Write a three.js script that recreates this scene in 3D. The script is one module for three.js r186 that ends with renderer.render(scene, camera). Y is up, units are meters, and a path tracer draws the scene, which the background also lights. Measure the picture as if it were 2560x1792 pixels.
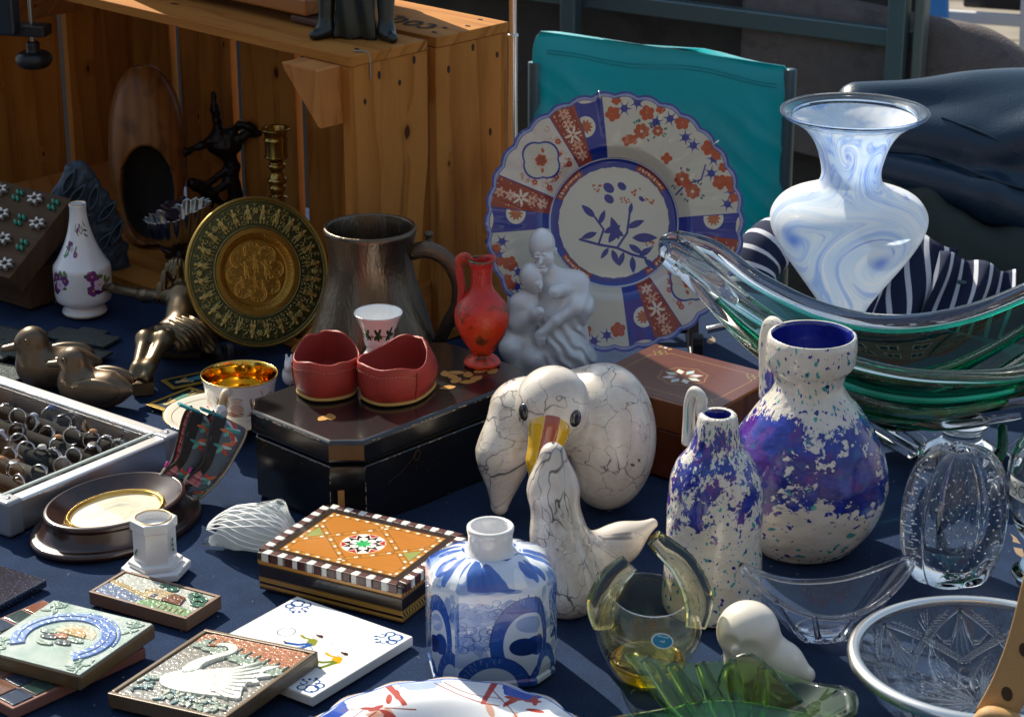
import * as THREE from 'three';
import { RoundedBoxGeometry } from 'three/addons/geometries/RoundedBoxGeometry.js';
import { mergeGeometries, mergeVertices, toCreasedNormals } from 'three/addons/utils/BufferGeometryUtils.js';
import { ImprovedNoise } from 'three/addons/math/ImprovedNoise.js';

// ---------- camera, sky, sun, exposure ----------
const scene = new THREE.Scene();
const camera = new THREE.PerspectiveCamera(18, 1024 / 716, 0.05, 400);
camera.position.set(0, 1.67, 2.2);
camera.rotation.set(-20.5 * Math.PI / 180, 0, 0);
camera.focus = 2.25;
camera.userData.fStop = 20;
camera.updateMatrixWorld();

const SUN_AZ = 31 * Math.PI / 180, SUN_EL = 39 * Math.PI / 180;   // behind the stall, to the left
const sunDir = new THREE.Vector3(-Math.sin(SUN_AZ) * Math.cos(SUN_EL), Math.sin(SUN_EL), -Math.cos(SUN_AZ) * Math.cos(SUN_EL));
{ // clear blue sky, paler towards the horizon, brighter round the sun
  const W = 256, H = 128, d = new Float32Array(W * H * 4), v = new THREE.Vector3();
  for (let j = 0; j < H; j++) for (let i = 0; i < W; i++) {
    const th = (j + 0.5) / H * Math.PI - Math.PI / 2, ph = ((i + 0.5) / W - 0.5) * 2 * Math.PI;
    v.set(Math.cos(th) * Math.cos(ph), Math.sin(th), Math.cos(th) * Math.sin(ph));
    const e = Math.max(0, v.y), hor = Math.pow(1 - e, 4), c = Math.max(0, v.dot(sunDir));
    const halo = 0.5 * Math.pow(c, 6) + 2.2 * Math.pow(c, 60);
    const k = 4 * (j * W + i);
    d[k] = 0.155 + 0.22 * hor + halo; d[k + 1] = 0.225 + 0.24 * hor + halo * 0.97; d[k + 2] = 0.325 + 0.24 * hor + halo * 0.9; d[k + 3] = 1;
    if (v.y < 0) { d[k] = 0.20; d[k + 1] = 0.19; d[k + 2] = 0.18; }
  }
  const sky = new THREE.DataTexture(d, W, H, THREE.RGBAFormat, THREE.FloatType);
  sky.mapping = THREE.EquirectangularReflectionMapping; sky.magFilter = THREE.LinearFilter; sky.minFilter = THREE.LinearFilter; sky.needsUpdate = true;
  scene.background = sky; scene.environment = sky;
}
const sun = new THREE.DirectionalLight(new THREE.Color().setRGB(1, 0.90, 0.73), 5.0);
sun.position.copy(sunDir).multiplyScalar(12).add(new THREE.Vector3(0, 0.75, 0));
sun.target.position.set(0, 0.75, 0);
sun.castShadow = true; sun.shadow.mapSize.set(4096, 4096); sun.shadow.radius = 1;
Object.assign(sun.shadow.camera, { left: -2.5, right: 2.5, top: 2.5, bottom: -2.5, near: 1, far: 30 });
scene.add(sun, sun.target);
const renderer = new THREE.WebGLRenderer({ antialias: true });
renderer.setSize(1024, 716);
renderer.toneMapping = THREE.LinearToneMapping;
renderer.toneMappingExposure = 1.5;
renderer.shadowMap.enabled = true;
renderer.shadowMap.type = THREE.PCFSoftShadowMap;

// ---------- helpers ----------
const PI = Math.PI, D = PI / 180, T = 0.75;      // T: height of the table top
const V3 = (x, y, z) => new THREE.Vector3(x, y, z), V2 = (x, y) => new THREE.Vector2(x, y);
const clamp = (x, a = 0, b = 1) => Math.min(b, Math.max(a, x)), mix = (a, b, t) => a + (b - a) * t;
const sstep = (a, b, x) => { const t = clamp((x - a) / (b - a)); return t * t * (3 - 2 * t); };
function rnd(seed) { let a = seed >>> 0; return () => { a = (a + 0x6D2B79F5) | 0; let t = Math.imul(a ^ (a >>> 15), 1 | a); t = (t + Math.imul(t ^ (t >>> 7), 61 | t)) ^ t; return ((t ^ (t >>> 14)) >>> 0) / 4294967296; }; }
const PN = new ImprovedNoise(), n3 = (x, y, z) => PN.noise(x, y, z);
const fbm = (x, y, z, o = 4) => { let s = 0, a = 0.5; for (let i = 0; i < o; i++) { s += a * PN.noise(x, y, z); x = x * 2.03 + 7.1; y = y * 2.03 + 3.7; z = z * 2.03 + 1.3; a *= 0.5; } return s; };
const used = {};
function numbered(n) { const k = used[n] = (used[n] ?? -1) + 1; return k ? n + '_' + String(k).padStart(3, '0') : n; }
function add(name, geo, m, parent) { const o = new THREE.Mesh(geo, m); o.name = name; o.castShadow = o.receiveShadow = true; parent.add(o); return o; }
function info(o, label, category, group, kind) { o.userData = { label, category }; if (group) o.userData.group = group; if (kind) o.userData.kind = kind; return o; }
// a thing standing at x, z, its base h above the table top, turned by yaw degrees
function thing(name, label, category, [x, h, z] = [0, 0, 0], yaw = 0, group) { const g = new THREE.Group(); g.name = numbered(name); g.position.set(x, T + h, z); g.rotation.y = yaw * D; scene.add(g); return info(g, label, category, group); }
function single(name, label, category, geo, m, [x, h, z] = [0, 0, 0], yaw = 0, group) { const o = add(numbered(name), geo, m, scene); o.position.set(x, T + h, z); o.rotation.y = yaw * D; return info(o, label, category, group); }
function struct(name, geo, m) { const o = add(name, geo, m, scene); o.userData = { kind: 'structure' }; return o; }
function put(o, p, r, s) { if (p) o.position.set(...p); if (r) o.rotation.set(...r); if (s) typeof s === 'number' ? o.scale.setScalar(s) : o.scale.set(...s); return o; }
function tf(g, p, r, s) { const o = new THREE.Object3D(); put(o, p, r, s); o.updateMatrix(); return g.applyMatrix4(o.matrix); }
const lin = (c) => Array.isArray(c) ? new THREE.Color().setRGB(...c) : new THREE.Color(c);
function M(c, rough = 0.6, metal = 0, x = {}) { return new THREE.MeshPhysicalMaterial({ color: lin(c), roughness: rough, metalness: metal, ...x }); }
function glassM(x = {}) { return new THREE.MeshPhysicalMaterial({ color: 0xffffff, roughness: 0.02, metalness: 0, transmission: 1, thickness: 0.02, ior: 1.5, ...x }); }
function cv(w, h, draw, x = {}) { const c = document.createElement('canvas'); c.width = w; c.height = h; const g = c.getContext('2d'); draw(g, w, h); const t = new THREE.CanvasTexture(c); if (!x.data) t.colorSpace = THREE.SRGBColorSpace; t.wrapS = t.wrapT = x.clamp ? THREE.ClampToEdgeWrapping : THREE.RepeatWrapping; if (x.rep) t.repeat.set(...x.rep); t.anisotropy = 8; t.userData = { c }; return t; }
function dt(w, h, fn, x = {}) { // fn(u, v) -> [r,g,b] in sRGB 0..1 or a grey
  const d = new Uint8Array(w * h * 4);
  for (let j = 0; j < h; j++) for (let i = 0; i < w; i++) { const c = fn((i + 0.5) / w, (j + 0.5) / h), k = 4 * (j * w + i), a = typeof c === 'number'; for (let q = 0; q < 3; q++) d[k + q] = 255 * clamp(a ? c : c[q]) + 0.5; d[k + 3] = 255; }
  const t = new THREE.DataTexture(d, w, h, THREE.RGBAFormat); t.magFilter = THREE.LinearFilter; t.minFilter = THREE.LinearMipmapLinearFilter; t.generateMipmaps = true; t.wrapS = t.wrapT = THREE.RepeatWrapping; if (!x.data) t.colorSpace = THREE.SRGBColorSpace; if (x.rep) t.repeat.set(...x.rep); t.needsUpdate = true; return t;
}
const hexc = (h) => [(h >> 16 & 255) / 255, (h >> 8 & 255) / 255, (h & 255) / 255];
const mixc = (a, b, t) => a.map((v, i) => mix(v, b[i], t));
// geometry
const rbox = (w, h, d, r = 0.002, s = 2) => new RoundedBoxGeometry(w, h, d, s, Math.min(r, w / 2.01, h / 2.01, d / 2.01));
function sm(pts, n = 6) { const c = new THREE.CatmullRomCurve3(pts.map(p => V3(p[0], p[1], p[2] ?? 0)), false, 'centripetal'); return c.getPoints((pts.length - 1) * n).map(p => [p.x, p.y, p.z]); }
function lathe(pts, seg = 72) { // uv: u around, v by length along the profile
  const g = new THREE.LatheGeometry(pts.map(p => V2(Math.max(p[0], 1e-5), p[1])), seg), n = pts.length, L = [0];
  for (let i = 1; i < n; i++) L.push(L[i - 1] + Math.hypot(pts[i][0] - pts[i - 1][0], pts[i][1] - pts[i - 1][1]));
  const uv = g.attributes.uv; for (let k = 0; k < uv.count; k++) uv.setY(k, L[k % n] / L[n - 1]);
  return g.rotateY(PI);   // u = 0.5 looks along +z
}
// surface through closed rings of points; ends closed to their middle
function loft(rings, { caps = [true, true], closed = true } = {}) {
  const m = rings[0].length, P = [], U = [], I = [], w = closed ? m + 1 : m;
  rings.forEach((r, j) => { for (let i = 0; i < w; i++) { const p = r[i % m]; P.push(p.x, p.y, p.z); U.push(i / (w - 1), j / (rings.length - 1)); } });
  for (let j = 0; j < rings.length - 1; j++) for (let i = 0; i < w - 1; i++) { const a = j * w + i, b = a + 1, c = a + w, d = c + 1; I.push(a, b, d, a, d, c); }
  [0, rings.length - 1].forEach((j, e) => { if (!caps[e]) return; const c = V3(0, 0, 0); rings[j].forEach(p => c.add(p)); c.divideScalar(m); const k = P.length / 3; P.push(c.x, c.y, c.z); U.push(0.5, e); for (let i = 0; i < w - 1; i++) e ? I.push(j * w + i, j * w + i + 1, k) : I.push(j * w + i + 1, j * w + i, k); });
  const g = new THREE.BufferGeometry(); g.setAttribute('position', new THREE.Float32BufferAttribute(P, 3)); g.setAttribute('uv', new THREE.Float32BufferAttribute(U, 2)); if (closed && caps[0] && caps[1]) { let vol = 0; for (let q = 0; q < I.length; q += 3) { const a = 3 * I[q], b = 3 * I[q + 1], c = 3 * I[q + 2]; vol += P[a] * (P[b + 1] * P[c + 2] - P[b + 2] * P[c + 1]) + P[a + 1] * (P[b + 2] * P[c] - P[b] * P[c + 2]) + P[a + 2] * (P[b] * P[c + 1] - P[b + 1] * P[c]); } if (vol < 0) for (let q = 0; q < I.length; q += 3) { const t = I[q]; I[q] = I[q + 1]; I[q + 1] = t; } } // faces look outwards
  g.setIndex(I); g.computeVertexNormals();
  if (closed) { const nn = g.attributes.normal; for (let j = 0; j < rings.length; j++) { const a = j * w, b = a + m, x = nn.getX(a) + nn.getX(b), y = nn.getY(a) + nn.getY(b), z = nn.getZ(a) + nn.getZ(b), l = Math.hypot(x, y, z) || 1; for (const k of [a, b]) nn.setXYZ(k, x / l, y / l, z / l); } }
  return g;
}
// tapered tube along points [x,y,z,r]; flat > 1 widens across "up"
function tube(pts, n = 6, rad = 12, flat = 1, up = V3(0, 1, 0)) {
  const q = new THREE.CatmullRomCurve3(pts.map(p => V3(p[0], p[1], p[2])), false, 'centripetal'), N = (pts.length - 1) * n, rr = [];
  let side = null;
  for (let i = 0; i <= N; i++) {
    const t = i / N, c = q.getPoint(t), tg = q.getTangent(t), f = t * (pts.length - 1), k = Math.min(pts.length - 2, Math.floor(f)), r = mix(pts[k][3], pts[k + 1][3], f - k);
    if (!side) side = Math.abs(tg.dot(up)) > 0.95 ? V3(1, 0, 0.01).cross(tg).normalize() : up.clone().cross(tg).normalize();
    side.sub(tg.clone().multiplyScalar(side.dot(tg))).normalize();
    const b = tg.clone().cross(side), ring = [];
    for (let j = 0; j < rad; j++) { const a = j / rad * 2 * PI; ring.push(c.clone().addScaledVector(side, Math.cos(a) * r * flat).addScaledVector(b, Math.sin(a) * r)); }
    rr.push(ring);
  }
  return loft(rr);
}
function shp(pts, smooth = 0) { const s = new THREE.Shape(); if (smooth) { const c = new THREE.CatmullRomCurve3(pts.map(p => V3(p[0], p[1], 0)), true, 'centripetal'); s.setFromPoints(c.getPoints(pts.length * smooth).map(p => V2(p.x, p.y))); } else s.setFromPoints(pts.map(p => V2(p[0], p[1]))); return s; }
function ext(s, depth, bev = 0, bs = 2, cs = 12) { return new THREE.ExtrudeGeometry(s, { depth: depth - 2 * bev, bevelEnabled: bev > 0, bevelThickness: bev, bevelSize: bev, bevelOffset: -bev, bevelSegments: bs, curveSegments: cs }).translate(0, 0, bev); }
const flatUp = (g) => g.rotateX(-PI / 2);      // an extruded shape laid on the table, its face up
// smooth closed surface of a distance field (surface nets)
function sdf(fn, lo, hi, cell) {
  const N = lo.map((a, i) => Math.ceil((hi[i] - a) / cell) + 1), [nx, ny, nz] = N, F = new Float32Array(nx * ny * nz), id = (i, j, k) => i + nx * (j + ny * k);
  const Bk = 6, far = Bk * cell * 1.75; // blocks far from the surface keep one value
  for (let K = 0; K < nz; K += Bk) for (let J = 0; J < ny; J += Bk) for (let A = 0; A < nx; A += Bk) {
    const c = fn(lo[0] + (A + 2.5) * cell, lo[1] + (J + 2.5) * cell, lo[2] + (K + 2.5) * cell), skip = Math.abs(c) > far;
    for (let k = K; k < Math.min(nz, K + Bk); k++) for (let j = J; j < Math.min(ny, J + Bk); j++) for (let i = A; i < Math.min(nx, A + Bk); i++) F[id(i, j, k)] = skip ? c : fn(lo[0] + i * cell, lo[1] + j * cell, lo[2] + k * cell);
  }
  const vid = new Int32Array(nx * ny * nz).fill(-1), P = [], Nn = [], I = [];
  const E = [[0, 1], [2, 3], [4, 5], [6, 7], [0, 2], [1, 3], [4, 6], [5, 7], [0, 4], [1, 5], [2, 6], [3, 7]];
  for (let k = 0; k < nz - 1; k++) for (let j = 0; j < ny - 1; j++) for (let i = 0; i < nx - 1; i++) {
    const f = []; let neg = 0;
    for (let c = 0; c < 8; c++) { const v = F[id(i + (c & 1), j + (c >> 1 & 1), k + (c >> 2))]; f.push(v); if (v < 0) neg++; }
    if (!neg || neg === 8) continue;
    let x = 0, y = 0, z = 0, n = 0;
    for (const [a, b] of E) if ((f[a] < 0) !== (f[b] < 0)) { const t = f[a] / (f[a] - f[b]); x += mix(a & 1, b & 1, t); y += mix(a >> 1 & 1, b >> 1 & 1, t); z += mix(a >> 2, b >> 2, t); n++; }
    let p = [lo[0] + (i + x / n) * cell, lo[1] + (j + y / n) * cell, lo[2] + (k + z / n) * cell], g;
    for (let it = 0; it < 2; it++) {
      const e = cell * 0.35, v0 = fn(...p);
      g = [fn(p[0] + e, p[1], p[2]) - fn(p[0] - e, p[1], p[2]), fn(p[0], p[1] + e, p[2]) - fn(p[0], p[1] - e, p[2]), fn(p[0], p[1], p[2] + e) - fn(p[0], p[1], p[2] - e)].map(q => q / (2 * e));
      const l2 = g[0] * g[0] + g[1] * g[1] + g[2] * g[2] || 1;
      if (it === 0) { const st = clamp(v0 / l2, -cell * 0.6, cell * 0.6); p = p.map((q, m) => q - g[m] * st); }
    }
    const l = Math.hypot(...g) || 1; vid[id(i, j, k)] = P.length / 3; P.push(...p); Nn.push(g[0] / l, g[1] / l, g[2] / l);
  }
  const quad = (a, b, c, d, flip) => flip ? I.push(a, c, b, a, d, c) : I.push(a, b, c, a, c, d);
  for (let k = 1; k < nz - 1; k++) for (let j = 1; j < ny - 1; j++) for (let i = 1; i < nx - 1; i++) {
    const s = F[id(i, j, k)] < 0;
    if (s !== F[id(i + 1, j, k)] < 0) quad(vid[id(i, j - 1, k - 1)], vid[id(i, j, k - 1)], vid[id(i, j, k)], vid[id(i, j - 1, k)], !s);
    if (s !== F[id(i, j + 1, k)] < 0) quad(vid[id(i - 1, j, k - 1)], vid[id(i - 1, j, k)], vid[id(i, j, k)], vid[id(i, j, k - 1)], !s);
    if (s !== F[id(i, j, k + 1)] < 0) quad(vid[id(i - 1, j - 1, k)], vid[id(i, j - 1, k)], vid[id(i, j, k)], vid[id(i - 1, j, k)], !s);
  }
  const g = new THREE.BufferGeometry(); g.setAttribute('position', new THREE.Float32BufferAttribute(P, 3)); g.setAttribute('normal', new THREE.Float32BufferAttribute(Nn, 3)); g.setIndex(I); return g;
}
const smin = (a, b, k) => { const h = Math.max(k - Math.abs(a - b), 0) / k; return Math.min(a, b) - h * h * k * 0.25; };
const smax = (a, b, k) => -smin(-a, -b, k);
const cap = (a, b) => { const bx = b[0] - a[0], by = b[1] - a[1], bz = b[2] - a[2], l2 = bx * bx + by * by + bz * bz || 1e-12; return (x, y, z) => { const px = x - a[0], py = y - a[1], pz = z - a[2], h = clamp((px * bx + py * by + pz * bz) / l2); return Math.hypot(px - bx * h, py - by * h, pz - bz * h) - mix(a[3], b[3], h); }; };
const ell = (c, r) => (x, y, z) => { const X = (x - c[0]) / r[0], Y = (y - c[1]) / r[1], Z = (z - c[2]) / r[2], k0 = Math.hypot(X, Y, Z), k1 = Math.hypot(X / r[0], Y / r[1], Z / r[2]); return k0 * (k0 - 1) / (k1 || 1e-6); };
const uni = (fs, k) => (x, y, z) => { let d = fs[0](x, y, z); for (let i = 1; i < fs.length; i++) d = smin(d, fs[i](x, y, z), k); return d; };
// uv by direction from a middle point (cuts the seam at the back)
function sphUV(g, c = [0, 0, 0], back = 0) {
  g = g.index ? g.toNonIndexed() : g; const p = g.attributes.position, U = new Float32Array(p.count * 2);
  for (let i = 0; i < p.count; i += 3) { const u = [], v = []; for (let q = 0; q < 3; q++) { const x = p.getX(i + q) - c[0], y = p.getY(i + q) - c[1], z = p.getZ(i + q) - c[2]; let a = (Math.atan2(x, z) + back) / (2 * PI); a -= Math.floor(a + 0.5); u.push(a + 0.5); v.push(0.5 + Math.asin(clamp(y / (Math.hypot(x, y, z) || 1), -1, 1)) / PI); } if (Math.max(...u) - Math.min(...u) > 0.5) for (let q = 0; q < 3; q++) if (u[q] < 0.5) u[q] += 1; for (let q = 0; q < 3; q++) { U[2 * (i + q)] = u[q]; U[2 * (i + q) + 1] = v[q]; } }
  g.setAttribute('uv', new THREE.BufferAttribute(U, 2)); return g;
}
// uv in metres by the strongest direction of each face
function boxUV(g, s = 1) {
  g = g.index ? g.toNonIndexed() : g; const p = g.attributes.position, U = new Float32Array(p.count * 2), a = V3(), b = V3(), c = V3();
  for (let i = 0; i < p.count; i += 3) { a.fromBufferAttribute(p, i); b.fromBufferAttribute(p, i + 1); c.fromBufferAttribute(p, i + 2); const n = b.clone().sub(a).cross(c.clone().sub(a)); const ax = Math.abs(n.x), ay = Math.abs(n.y), az = Math.abs(n.z); [a, b, c].forEach((q, k) => { const e = ax >= ay && ax >= az ? [q.z, q.y] : ay >= az ? [q.x, q.z] : [q.x, q.y]; U[2 * (i + k)] = e[0] * s; U[2 * (i + k) + 1] = e[1] * s; }); }
  g.setAttribute('uv', new THREE.BufferAttribute(U, 2)); return g;
}
function planeUV(g, ax, ay, x0, x1, y0, y1) { const p = g.attributes.position, U = new Float32Array(p.count * 2), get = { x: 'getX', y: 'getY', z: 'getZ' }; for (let i = 0; i < p.count; i++) { U[2 * i] = (p[get[ax]](i) - x0) / (x1 - x0); U[2 * i + 1] = (p[get[ay]](i) - y0) / (y1 - y0); } g.setAttribute('uv', new THREE.BufferAttribute(U, 2)); return g; }
const bare = (g) => { const q = (g.index ? g.toNonIndexed() : g.clone()); for (const k of Object.keys(q.attributes)) if (!['position', 'normal', 'uv'].includes(k)) q.deleteAttribute(k); if (!q.attributes.uv) q.setAttribute('uv', new THREE.BufferAttribute(new Float32Array(q.attributes.position.count * 2), 2)); return q; };
const join = (gs) => mergeGeometries(gs.map(bare));
function warp(g, fn) { const p = g.attributes.position, v = V3(); for (let i = 0; i < p.count; i++) { v.fromBufferAttribute(p, i); fn(v); p.setXYZ(i, v.x, v.y, v.z); } g.computeVertexNormals(); return g; }
const tri = (n, s) => Math.abs(((n / s) % 1 + 1) % 1 - 0.5) * 2;
// ---------- ground and table ----------
{
  const t = dt(512, 512, (u, v) => { const a = 0.06 * fbm(u * 40, v * 40, 1) + 0.05 * fbm(u * 6, v * 6, 4), j = Math.min(tri(u, 0.25), tri(v, 0.25)) ; const k = 0.50 + a - (tri(u, 0.25) > 0.96 || tri(v, 0.25) > 0.96 ? 0.14 : 0); return [k + 0.03, k, k - 0.05]; }, { rep: [60, 60] });
  const g = new THREE.PlaneGeometry(160, 160, 1, 1); flatUp(g);
  struct('pavement', g, new THREE.MeshStandardMaterial({ map: t, roughness: 0.95 }));
}
const TYAW = -32;                                   // the table runs from far left to near right
const feltMap = dt(768, 768, (u, v) => { const a = n3(u * 330, v * 330, 3), b = n3(u * 160 + 9, v * 170, 8), c = fbm(u * 9, v * 9, 5), f = Math.max(0, a * 0.6 + b * 0.5), w = fbm(u * 2.3 + 1, v * 2.1, 9), k = 0.20 + 0.15 * f + 0.04 * c + 0.03 * w; return [k * 0.66, k * 0.93, k * 1.42]; });
const feltBump = dt(512, 512, (u, v) => 0.5 + 0.35 * n3(u * 150, v * 150, 3) + 0.3 * fbm(u * 60, v * 60, 7), { data: true });
function feltMat(s) { const a = feltMap.clone(), b = feltBump.clone(); a.repeat.set(s, s); b.repeat.set(s, s); return new THREE.MeshPhysicalMaterial({ map: a, bumpMap: b, bumpScale: 0.0002, roughness: 0.95, specularIntensity: 0.15 }); }
{
  const tb = thing('market_table', 'long stall table under a dark navy felt cloth', 'table', [0, -T, 0], 0);
  // local frame: x along the table, back edge at z = -1.02
  const piv = new THREE.Matrix4().makeRotationY(TYAW * D).setPosition(0.35, 0, -0.48);
  const L = 3.0, B = 1.55, x0 = -1.75, nx = 220, nz = 110, P = [], U = [], I = [];
  const prof = []; // across: drop at the back, top, drop at the front
  for (let k = 0; k <= 12; k++) prof.push([-0.004 - 0.012 * Math.sin(k), T - 0.45 * (1 - k / 12) - 0.012]);
  for (let k = 0; k <= nz; k++) prof.push([0.008 + (B - 0.016) * k / nz, T - 0.0002]);
  for (let k = 1; k <= 12; k++) prof.push([B + 0.004, T - 0.012 - 0.45 * k / 12]);
  let s = 0; const S = prof.map((p, i) => (s += i ? Math.hypot(p[0] - prof[i - 1][0], p[1] - prof[i - 1][1]) : 0));
  const v = V3();
  prof.forEach(([z, y], j) => { for (let i = 0; i <= nx; i++) { const x = x0 + L * i / nx, top = y > T - 0.001; v.set(x, y - (top ? 0.0003 + 0.0008 * (0.5 + fbm(x * 5, z * 5, 2)) + 0.0022 * Math.pow(1 - Math.abs(n3(x * 2.1 + z * 1.3, z * 2.6 - x, 4)), 12) + 0.0016 * Math.pow(1 - Math.abs(n3(x * 4.1 - z * 2.3, z * 1.6 + x, 9)), 16) : 0), z + (top ? 0 : 0.02 * n3(x * 9, y * 2, z) * clamp((T - y) * 5))).applyMatrix4(piv); P.push(v.x, v.y, v.z); U.push(x, S[j]); } });
  for (let j = 0; j < prof.length - 1; j++) for (let i = 0; i < nx; i++) { const a = j * (nx + 1) + i, b = a + nx + 1; I.push(a, b, b + 1, a, b + 1, a + 1); }
  const g = new THREE.BufferGeometry(); g.setAttribute('position', new THREE.Float32BufferAttribute(P, 3)); g.setAttribute('uv', new THREE.Float32BufferAttribute(U, 2)); g.setIndex(I); g.computeVertexNormals();
  add('tablecloth', g, feltMat(3.2), tb);
  const wood = M([0.24, 0.16, 0.09], 0.7);
  add('table_top', tf(rbox(L - 0.03, 0.025, B - 0.03, 0.004).translate(x0 + L / 2, T - 0.017, B / 2), [0.35, 0, -0.48], [0, TYAW * D, 0]), wood, tb);
  for (const x of [x0 + 0.15, x0 + L - 0.15]) for (const z of [0.12, B - 0.12]) add('leg', tf(rbox(0.04, T - 0.03, 0.04, 0.004).translate(x, (T - 0.03) / 2, z), [0.35, 0, -0.48], [0, TYAW * D, 0]), wood, tb);
  // short pale threads and lint lying on the felt
  const r = rnd(11), th = []; for (let i = 0; i < 260; i++) { const x = -0.55 + 1.1 * r(), z = -0.2 + r() * 0.85, a = r() * PI, l = 0.001 + 0.010 * r() * r() * r(), c = (r() - 0.5) * 0.004; th.push(tube([[x, 0, z, 0.00013], [x + Math.cos(a) * l * 0.5 - Math.sin(a) * c, 0.0003, z + Math.sin(a) * l * 0.5 + Math.cos(a) * c, 0.00013], [x + Math.cos(a) * l, 0, z + Math.sin(a) * l, 0.00013]], 4, 4)); }
  const o = single('lint', 'pale lint and short threads scattered on the navy felt', 'lint', join(th), M([0.55, 0.55, 0.55], 0.9)); o.userData.kind = 'stuff'; o.position.y = T + 0.0001;
}
// ---------- behind the stall ----------
const chrome = M([0.62, 0.62, 0.62], 0.16, 1), steel = M([0.10, 0.16, 0.19], 0.42, 0.55), blackPl = M([0.012, 0.012, 0.014], 0.4);
{ // telescopic pole
  const p = thing('chrome_pole', 'slim telescopic chrome pole rising behind the crate', 'pole', [0.001, -T, -0.66]);
  [[0, 0.55, 0.0075], [0.55, 1.045, 0.0065], [1.045, 1.16, 0.0052], [1.16, 2.3, 0.0046]].forEach(([a, b, r]) => add('pole_section', lathe([[0, a], [r, a], [r, b - 0.006], [r + 0.0008, b - 0.004], [r + 0.0008, b - 0.001], [r - 0.001, b], [0, b]], 24), chrome, p));
}
{ // folding chair with turquoise canvas back
  const c = thing('folding_chair', 'turquoise canvas folding chair with steel legs behind the table', 'chair', [0.225, -T, -1.12], -7);
  const W = 0.19, fab = dt(512, 512, (u, v) => { const k = 1 + 0.03 * n3(u * 200, v * 200, 1) + 0.06 * fbm(u * 5, v * 5, 3); return [0.0 * k, 0.72 * k, 0.77 * k]; });
  const m = new THREE.MeshPhysicalMaterial({ map: fab, roughness: 0.5, sheen: 0.3, transmission: 0.5, thickness: 0 }); m.color.setRGB(1, 1, 1);
  // canvas sleeve: closed rings over the width, front and back skins
  const N = 70, R = []; const f = (x, y, s) => 0.012 * s * Math.sqrt(clamp(1 - Math.pow(Math.abs(x) / (W + 0.004), 6))) + 0.02 * Math.pow(x / W, 2) + 0.016 * fbm(x * 9 + y * 6, y * 7 - x * 5, 2) * clamp((0.95 - y) * 9) + 0.012 * Math.pow(1 - Math.abs(n3((x + y * 1.3) * 9, (y - x) * 2.5, 3)), 5) * clamp((0.93 - y) * 6) + 0.0045 * Math.sin((x * 0.8 + y) * 60 + 4 * fbm(x * 4, y * 4, 1)) * clamp((0.93 - y) * 4) * (0.5 + 0.5 * n3(x * 9, y * 9, 5));
  for (let j = 0; j <= 40; j++) { const y = 0.56 + 0.385 * j / 40, ring = [], wr = W + 0.003 - 0.06 * clamp((0.78 - y) * 4) * 0.55; const er = j < 36 ? 1 : Math.sqrt(1 - Math.pow((j - 36) / 4.05, 2)); for (let i = 0; i < N; i++) { const a = i / N * 2 * PI, cx = Math.cos(a), x = Math.sign(cx) * Math.pow(Math.abs(cx), 0.35) * wr * (0.93 + 0.07 * er); const s = Math.sign(Math.sin(a)) * er; ring.push(V3(x, y - 0.038 * (x / W * 0.5 + 0.5) + 0.004 * Math.sin(x * 30), f(x, y, s))); } R.push(ring); }
  add('canvas_back', planeUV(loft(R), 'x', 'y', -0.2, 0.2, 0.56, 0.96), m, c);
  { const hem = (k) => tube(Array.from({ length: 15 }, (_, i) => { const x = (i / 14 * 2 - 1) * W * 0.9, y = 0.945 - k; return [x, y - 0.038 * (x / W * 0.5 + 0.5) + 0.004 * Math.sin(x * 30), f(x, y, 1) + 0.0006, 0.0011]; }), 3, 6); add('hem_seam', join([hem(0.026), hem(0.031)]), m, c); }
  for (const s of [-1, 1]) add('frame_tube', tube([[s * W, 0.9, 0.02, 0.010], [s * W * 1.0, 0.55, 0.02, 0.010], [s * W, 0.45, 0.03, 0.010], [s * W, 0.0, 0.30, 0.010]], 6, 12), steel, c), add('leg', tube([[s * W * 0.94, 0.45, 0.34, 0.009], [s * W * 0.94, 0.0, -0.12, 0.009]], 4, 12), steel, c);
  add('seat', tf(rbox(0.37, 0.02, 0.34, 0.008), [0, 0.44, 0.19]), m, c);
}
const feltGrey = dt(512, 512, (u, v) => { const a = fbm(u * 12, v * 12, 3, 5), b = n3(u * 120, v * 120, 2), st = sstep(0.12, 0.3, fbm(u * 5 + 3, v * 7, 9)); const k = 0.50 + 0.06 * a + 0.06 * b - 0.06 * st; return [k * 1.0, k * 0.98, k * 0.98]; });
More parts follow.
